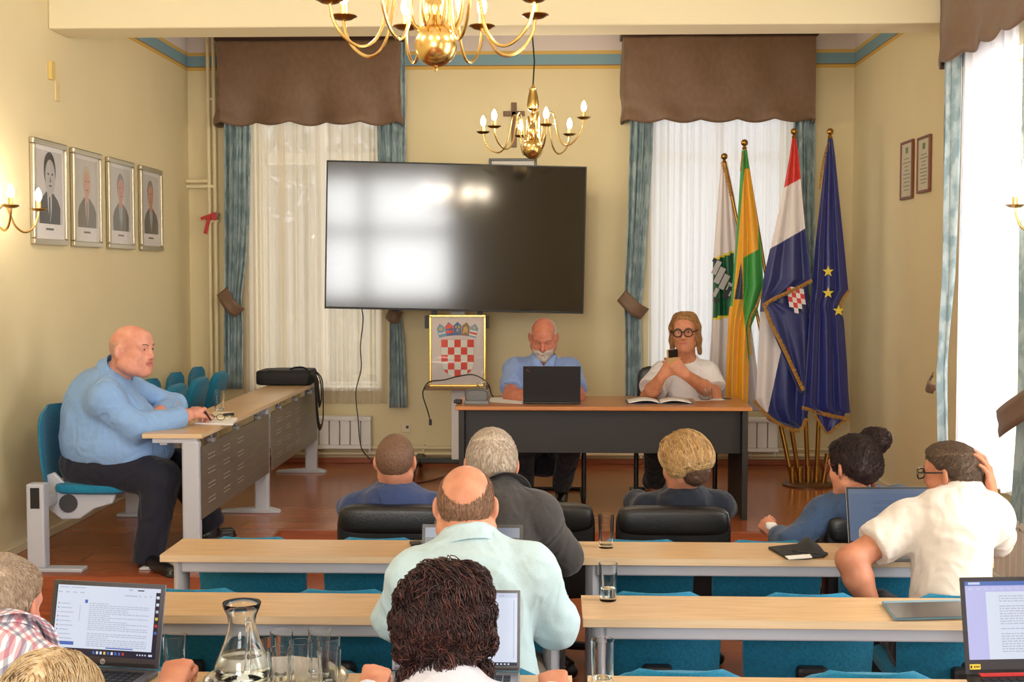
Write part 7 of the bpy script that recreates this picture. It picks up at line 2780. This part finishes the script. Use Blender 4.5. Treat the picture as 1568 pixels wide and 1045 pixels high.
for q in (-1, 1):
    c = p.pel + np.array((q * 0.09, 0.05, 0))
    p.leg(c, c + (q * 0.04, 0.38, 0.0), c + (q * 0.04, 0.40, -0.48), c + (q * 0.05, 0.58, -0.57), 0.95)
p.build(cloth_mat('slate_blue', (62, 82, 112), (52, 70, 98)), cloth_mat('black_trousers', (28, 28, 30)), LIPS, shoe_m=SHOE, seed=81, shirt_name='top')
HDK = hair_mat('dark_brown', (54, 34, 30), (36, 22, 20), scale=(60, 60, 60))
bunc = H.local((w(1337, 677, 5.44))[None])[0]
ext = [H.E((0, -0.03, 0.04), (0.088, 0.105, 0.088), 0.03), H.E((0, -0.085, -0.01), (0.06, 0.05, 0.065), 0.03), H.E(bunc, (0.058, 0.058, 0.058), 0.02), H.E(bunc + (0.02, -0.03, 0.01), (0.04, 0.04, 0.04), 0.02)]
hair_cap(p.root, p.base, H, lambda x, y, z: short_cut(x, y, z, 0.0), 0.012, HDK, extra=ext, amp=0.004, fscale=38,
         strands=lambda V, N, H, o, base: flow_strands(V, N, H, base, p.root, HDK, 1500, 8, 0.012, lambda l, nn: (bunc - l) * 8 + 0.4 * np.array((l[2], 0.3, -l[0])), 0.004, 9, 0.0012, curl=0.35, where=lambda x, y, z: z > -0.06))
obj('loose_curls', MB().tube(smooth_path([Vector(H.P(0.03, -0.08, -0.06) - p.base), Vector(H.P(0.02, -0.10, -0.10) - p.base), Vector(H.P(-0.01, -0.095, -0.13) - p.base), Vector(H.P(-0.03, -0.06, -0.145) - p.base)], 5), 0.012, 7), hair_mat('warm_curl', (140, 84, 52), (90, 54, 36)), p.root)
eyes(p.root, p.base, H)
brows(p.root, p.base, H, HDK)
spectacles(p.root, p.base, H, mat('glasses_red', (120, 40, 50), 0.3), rx=0.022, rz=0.018, th=0.0016)
o = single('paper_tissue', rounded_block(MB(), Vector(w(1181, 806, 5.62)), (0.05, 0.05, 0.035), 0.7, 14, 8), M_PAPER, 'white tissue in the left hand of the woman with a bun', 'tissue')

# 9 --- man in a white polo shirt
z0 = 4.62
H = Head(w(1458, 726, z0), (-0.70, 0.70, -0.10), (0.0, 0, 1), 0.91)
p = Person('man with black glasses in a white polo shirt, one hand raised to his head', H, w(1474, 762, 4.58), w(1394, 800, 4.52), w(1514, 792, 4.52), (w(1466, 960, 4.36)[0], 4.40, HSEAT),
           skin_mat('tanned', (192, 130, 100), (170, 108, 80)), S=1.05, h=0.0052, D_=1.08, W_=1.02, neck=0.058)
p.arm(w(1390, 804, 4.52), w(1302, 858, 4.44), w(1336, 934, 4.42), 1.08, 0.62, loose=0.022, cuff=0.026)
p.arm(w(1518, 796, 4.52), w(1526, 834, 4.80), w(1519, 768, 4.62), 1.05, 0.75, loose=0.022, cuff=0.026)
p.hands += hand_prims(w(1337, 935, 4.42), (0.5, 0.4, -0.6), (0.5, 0, 0.3), 1, 1.03)
p.hands += hand_prims(w(1519, 764, 4.61), w(1513, 722, 4.57) - w(1519, 768, 4.61), (-0.8, 0.3, 0.0), -1, 1.08, thumb=0.5, spread=0.10, fingers=[(20, 45, 30), (10, 35, 20), (5, 25, 20), (0, 20, 20)])
for q in (-1, 1):
    c = p.pel + np.array((q * 0.1, 0.03, 0))
    p.leg(c, c + (q * 0.05, 0.38, 0.0), c + (q * 0.05, 0.36, -0.43), c + (q * 0.06, 0.55, -0.52), 1.0)
POLO = cloth_mat('white_polo', (216, 208, 198), (210, 201, 190), weave=320)
p.build(POLO, cloth_mat('dark_jeans', (38, 40, 52)), LIPS, shoe_m=SHOE, seed=91, shirt_name='polo_shirt', wr=(0.010,), shirt_infl=0.013, collar=dict(up=0.05, r=0.010, drop=0.02), wscale=(7, 7, 4.5))
HSD = hair_mat('short_dark', (74, 58, 46), (112, 90, 72), scale=(170, 170, 170))
hair_cap(p.root, p.base, H, lambda x, y, z: short_cut(x, y, z, 0.004), 0.006, HSD, amp=0.0012, fscale=140, extra=[H.E((0, 0.025, 0.070), (0.060, 0.07, 0.048), 0.03)],
         strands=lambda V, N, H, o, base: flow_strands(V, N, H, base, p.root, HSD, 2600, 3, 0.007, lambda l, nn: np.array((0.1, 0.8, -0.5 if l[2] < 0.08 else 0.3)), 0.002, 10, 0.0008, where=lambda x, y, z: short_cut(x, y, z) > 0.006))
eyes(p.root, p.base, H)
brows(p.root, p.base, H, HSD)
spectacles(p.root, p.base, H, mat('glasses_black', (24, 22, 22), 0.3), rx=0.027, rz=0.020, th=0.0032, sq=0.6, dy=0.118)

# 10 --- white-haired man in a plaid shirt, bottom left
z0 = 2.98
H = Head(w(2, 934, z0), (0.12, 0.95, -0.28), (0, 0.2, 1), 1.02, fat=0.003)
p = Person('white-haired man in a red, white and blue plaid shirt at the left edge', H, w(6, 986, 2.88), w(-95, 1050, 2.82), w(92, 1052, 2.82), (w(5, 1100, 2.72)[0], 2.76, HSEAT),
           skin_mat('rosy', (216, 148, 118), (196, 116, 92)), S=1.03, h=0.0052, neck=0.06)
p.arm(w(-98, 1056, 2.82), (w(-115, 1100, 2.9)[0], 2.95, 0.78), (w(-50, 1100, 3.1)[0], 3.14, DZ + 0.05), 1.05, 1.9, loose=0.018)
p.arm(w(95, 1060, 2.82), (w(105, 1120, 2.8)[0], 2.85, 0.66), (w(40, 1100, 3.1)[0], 3.05, DZ + 0.05), 1.05, 1.9, loose=0.016)
p.hands += hand_prims((w(-48, 1100, 3.1)[0], 3.15, DZ + 0.045), (0.3, 0.8, 0), (0, 0, -1), 1) + hand_prims((w(40, 1100, 3.1)[0], 3.06, DZ + 0.045), (-0.4, 0.7, 0), (0, 0, -1), -1)
PLAID = cloth_mat('plaid', (232, 226, 228))
nt = PLAID.node_tree
bs = nt.nodes['Principled BSDF']
tcn = nt.nodes.new('ShaderNodeTexCoord')
spn = nt.nodes.new('ShaderNodeSeparateXYZ')
nt.links.new(tcn.outputs['Object'], spn.inputs[0])


def mathn(op, a, b):
    n = nt.nodes.new('ShaderNodeMath')
    n.operation = op
    for i, q in enumerate((a, b)):
        if isinstance(q, (int, float)):
            n.inputs[i].default_value = q
        else:
            nt.links.new(q, n.inputs[i])
    return n.outputs[0]


def stripe(src, period, off, width):
    return mathn('LESS_THAN', mathn('FRACT', mathn('ADD', mathn('MULTIPLY', src, 1.0 / period), off), 0), width)


def mixc(fac, c1, c2):
    n = nt.nodes.new('ShaderNodeMixRGB')
    for k, q in ((0, fac), (1, c1), (2, c2)):
        if isinstance(q, tuple):
            n.inputs[k].default_value = q
        else:
            nt.links.new(q, n.inputs[k])
    return n.outputs[0]


hz_ = mathn('ADD', spn.outputs['Z'], mathn('MULTIPLY', spn.outputs['Y'], -0.6))
vx = mathn('ADD', spn.outputs['X'], mathn('MULTIPLY', spn.outputs['Z'], 0.15))
fv = mathn('MULTIPLY', stripe(vx, 0.018, 0.1, 0.5), 0.55)
fh = mathn('MULTIPLY', stripe(hz_, 0.018, 0.2, 0.5), 0.55)
ca_ = mixc(stripe(vx, 0.036, 0.05, 0.5), lin((190, 70, 96)), lin((66, 76, 120)))
cb_ = mixc(stripe(hz_, 0.036, 0.1, 0.5), lin((66, 76, 120)), lin((190, 70, 96)))
col = mixc(fh, mixc(fv, lin((236, 230, 232)), ca_), cb_)
nt.links.new(col, bs.inputs['Base Color'])
for q in (-1, 1):
    c = p.pel + np.array((q * 0.1, 0.03, 0))
    p.leg(c, c + (q * 0.05, 0.38, 0.0), c + (q * 0.05, 0.34, -0.43), c + (q * 0.06, 0.5, -0.52), 1.0)
p.build(PLAID, cloth_mat('grey_trousers', (50, 50, 54)), None, shoe_m=SHOE, seed=101, collar=dict(up=0.032, r=0.012, drop=0.02), wr=(0.006,))
HWG = hair_mat('white_grey', (206, 188, 166), (168, 140, 116), scale=(160, 160, 60))
hair_cap(p.root, p.base, H, lambda x, y, z: short_cut(x, y, z, 0.016), 0.010, HWG, amp=0.0016, fscale=120,
         strands=lambda V, N, H, o, base: flow_strands(V, N, H, base, p.root, HWG, 3400, 4, 0.008, lambda l, nn: np.array((0.5 * l[0] / 0.08, 0.3, -0.8 if l[2] < 0.08 else 0.1)), 0.0025, 16, 0.0007, where=lambda x, y, z: short_cut(x, y, z, 0.016) > 0.002))
eyes(p.root, p.base, H)
brows(p.root, p.base, H, HWG)

# 11 --- woman with dark curly hair, from behind
z0 = 2.80
H = Head(w(681, 950, z0), (0.02, 0.98, -0.2), (0, 0.1, 1), 0.93, female=True)
p = Person('woman with dark curly hair and a white blouse in the foreground', H, w(684, 1040, 2.74), w(596, 1112, 2.70), w(772, 1110, 2.70), (w(684, 1100, 2.62)[0], 2.64, HSEAT),
           SKT, S=0.97, h=0.0052, neck=0.05)
p.arm(w(592, 1115, 2.70), (w(556, 1100, 2.84)[0], 2.86, 0.78), (w(566, 1050, 3.02)[0], 3.0, DZ + 0.055), 0.95, 1.9, loose=0.018)
p.arm(w(776, 1113, 2.70), (w(828, 1100, 2.84)[0], 2.86, 0.78), (w(852, 1050, 3.02)[0], 3.0, DZ + 0.055), 0.95, 1.9, loose=0.018)
p.hands += hand_prims((w(566, 1050, 3.0)[0], 3.01, DZ + 0.05), (0.05, 0.75, 0.36), (0, 0.35, -0.9), 1, 0.88, curl=(62, 60, 40), thumb=0.25) + hand_prims((w(850, 1050, 3.0)[0], 3.01, DZ + 0.045), (-0.05, 0.75, 0.32), (0, 0.35, -0.9), -1, 0.88, curl=(62, 60, 40), thumb=0.25)
for q in (-1, 1):
    c = p.pel + np.array((q * 0.09, 0.03, 0))
    p.leg(c, c + (q * 0.05, 0.36, 0.0), c + (q * 0.05, 0.32, -0.43), c + (q * 0.06, 0.46, -0.52), 0.95)
p.build(cloth_mat('white_cotton', (214, 216, 226), (204, 206, 218)), cloth_mat('black_trousers', (28, 28, 30)), None, shoe_m=SHOE, seed=111, shirt_name='blouse', collar=dict(up=0.03, r=0.016, drop=0.02))
HCU = hair_mat('dark_curls', (70, 46, 44), (36, 24, 26), rough=0.36, scale=(50, 50, 50))
rr = np.random.RandomState(12)
ext = [H.E((0, -0.015, 0.035), (0.098, 0.112, 0.090), 0.03), H.E((0, -0.065, -0.03), (0.092, 0.058, 0.075), 0.03), H.E((0, -0.055, -0.10), (0.062, 0.045, 0.055), 0.03), H.E((0.07, -0.01, -0.02), (0.038, 0.06, 0.065), 0.03), H.E((-0.07, -0.01, -0.02), (0.038, 0.06, 0.065), 0.03)]
for k in range(64):
    th, zz = rr.uniform(0, 6.283), rr.uniform(-0.135, 0.115)
    rad = math.sqrt(max(0.1, 1 - (max(zz, 0) / 0.13) ** 2)) * (1 + 2.2 * min(0, zz + 0.05))
    if math.sin(th) > 0.55 and zz < 0.06:
        continue
    ext.append(H.E((0.100 * rad * math.cos(th), -0.02 + 0.098 * rad * math.sin(th), zz), [rr.uniform(0.014, 0.027)] * 3, 0.007))


def curl_flow(l, nn):
    return np.array((1.1 * l[0] / 0.09 + 0.5 * math.sin(70 * l[2]), -0.8 if l[1] < 0.03 else 0.6, -1.0 if l[2] < 0.1 else -0.1))


hair_cap(p.root, p.base, H, lambda x, y, z: short_cut(x, y, z, 0.03), 0.012, HCU, extra=ext, amp=0.005, fscale=42, h=0.004,
         strands=lambda V, N, H, o, base: (flow_strands(V, N, H, base, p.root, HCU, 2600, 10, 0.009, curl_flow, 0.007, 13, 0.0017, curl=0.75, curl_f=1.0), flow_strands(V, N, H, base, p.root, hair_mat('auburn_curls', (112, 66, 56), (70, 40, 38), rough=0.34, scale=(50, 50, 50)), 500, 10, 0.009, curl_flow, 0.009, 23, 0.0015, curl=0.8, curl_f=1.1),))
eyes(p.root, p.base, H)
brows(p.root, p.base, H, HCU)

# 12 --- blonde person at the bottom left corner
z0 = 2.60
H = Head(w(80, 1098, z0), (0.15, 0.92, -0.36), (0, 0.25, 1), 1.0, female=True)
p = Person('person with streaked blonde hair at the bottom left corner', H, w(86, 1160, 2.52), w(-5, 1195, 2.5), w(182, 1195, 2.5), (w(88, 1150, 2.42)[0], 2.44, 0.46),
           SKT, S=0.97, h=0.0055, neck=0.05)
p.arm(w(182, 1198, 2.5), (w(236, 1130, 2.72)[0], 2.74, 0.74), (w(258, 1062, 3.05)[0], 3.03, DZ + 0.05), 0.95, 1.75, loose=0.016)
p.arm(w(-8, 1198, 2.5), (w(-20, 1160, 2.7)[0], 2.74, 0.70), (w(60, 1100, 3.0)[0], 2.96, DZ + 0.04), 0.95, 1.75, loose=0.016)
p.hands += hand_prims((w(260, 1058, 3.05)[0], 3.04, DZ + 0.05), (0.05, 0.75, 0.38), (0, 0.35, -0.9), -1, 0.88, curl=(60, 60, 40), thumb=0.25) + hand_prims((w(62, 1100, 3.0)[0], 2.97, DZ + 0.04), (0.2, 0.9, 0.05), (0, 0, -1), 1, 0.95)
for q in (-1, 1):
    c = p.pel + np.array((q * 0.09, 0.03, 0))
    p.leg(c, c + (q * 0.05, 0.34, 0.02), c + (q * 0.05, 0.30, -0.37), c + (q * 0.06, 0.44, -0.45), 0.95)
p.build(cloth_mat('soft_pink', (214, 176, 176)), cloth_mat('black_trousers', (28, 28, 30)), None, shoe_m=SHOE, seed=121, shirt_name='top')
HBL = hair_mat('streaked_blonde', (232, 212, 176), (196, 164, 118), scale=(70, 70, 24))
ext = [H.E((0, -0.012, 0.034), (0.094, 0.112, 0.092), 0.03), H.E((0, -0.05, -0.03), (0.092, 0.075, 0.10), 0.03), H.E((0.07, 0.01, -0.03), (0.04, 0.06, 0.08), 0.03), H.E((-0.07, 0.01, -0.03), (0.04, 0.06, 0.08), 0.03)]
part = np.array((0.012, 0.01, 0.12))


def part_flow(l, nn):
    s_ = 1.0 if l[0] > 0.012 else -1.0
    return np.array((s_ * (1.0 if l[2] > 0.07 else 0.25), -0.5 if l[1] < 0.02 else 0.35, -1.0 if l[2] < 0.10 else -0.25))


hair_cap(p.root, p.base, H, lambda x, y, z: short_cut(x, y, z, 0.02), 0.012, HBL, extra=ext, amp=0.002, fscale=45,
         strands=lambda V, N, H, o, base: (flow_strands(V, N, H, base, p.root, HBL, 2200, 10, 0.012, part_flow, 0.004, 17, 0.0011), flow_strands(V, N, H, base, p.root, hair_mat('dark_streak', (164, 128, 88), (136, 104, 70)), 160, 8, 0.012, part_flow, 0.003, 18, 0.0010, where=lambda x, y, z: np.abs(x - 0.012) < 0.03)))
eyes(p.root, p.base, H)
brows(p.root, p.base, H, HBL)
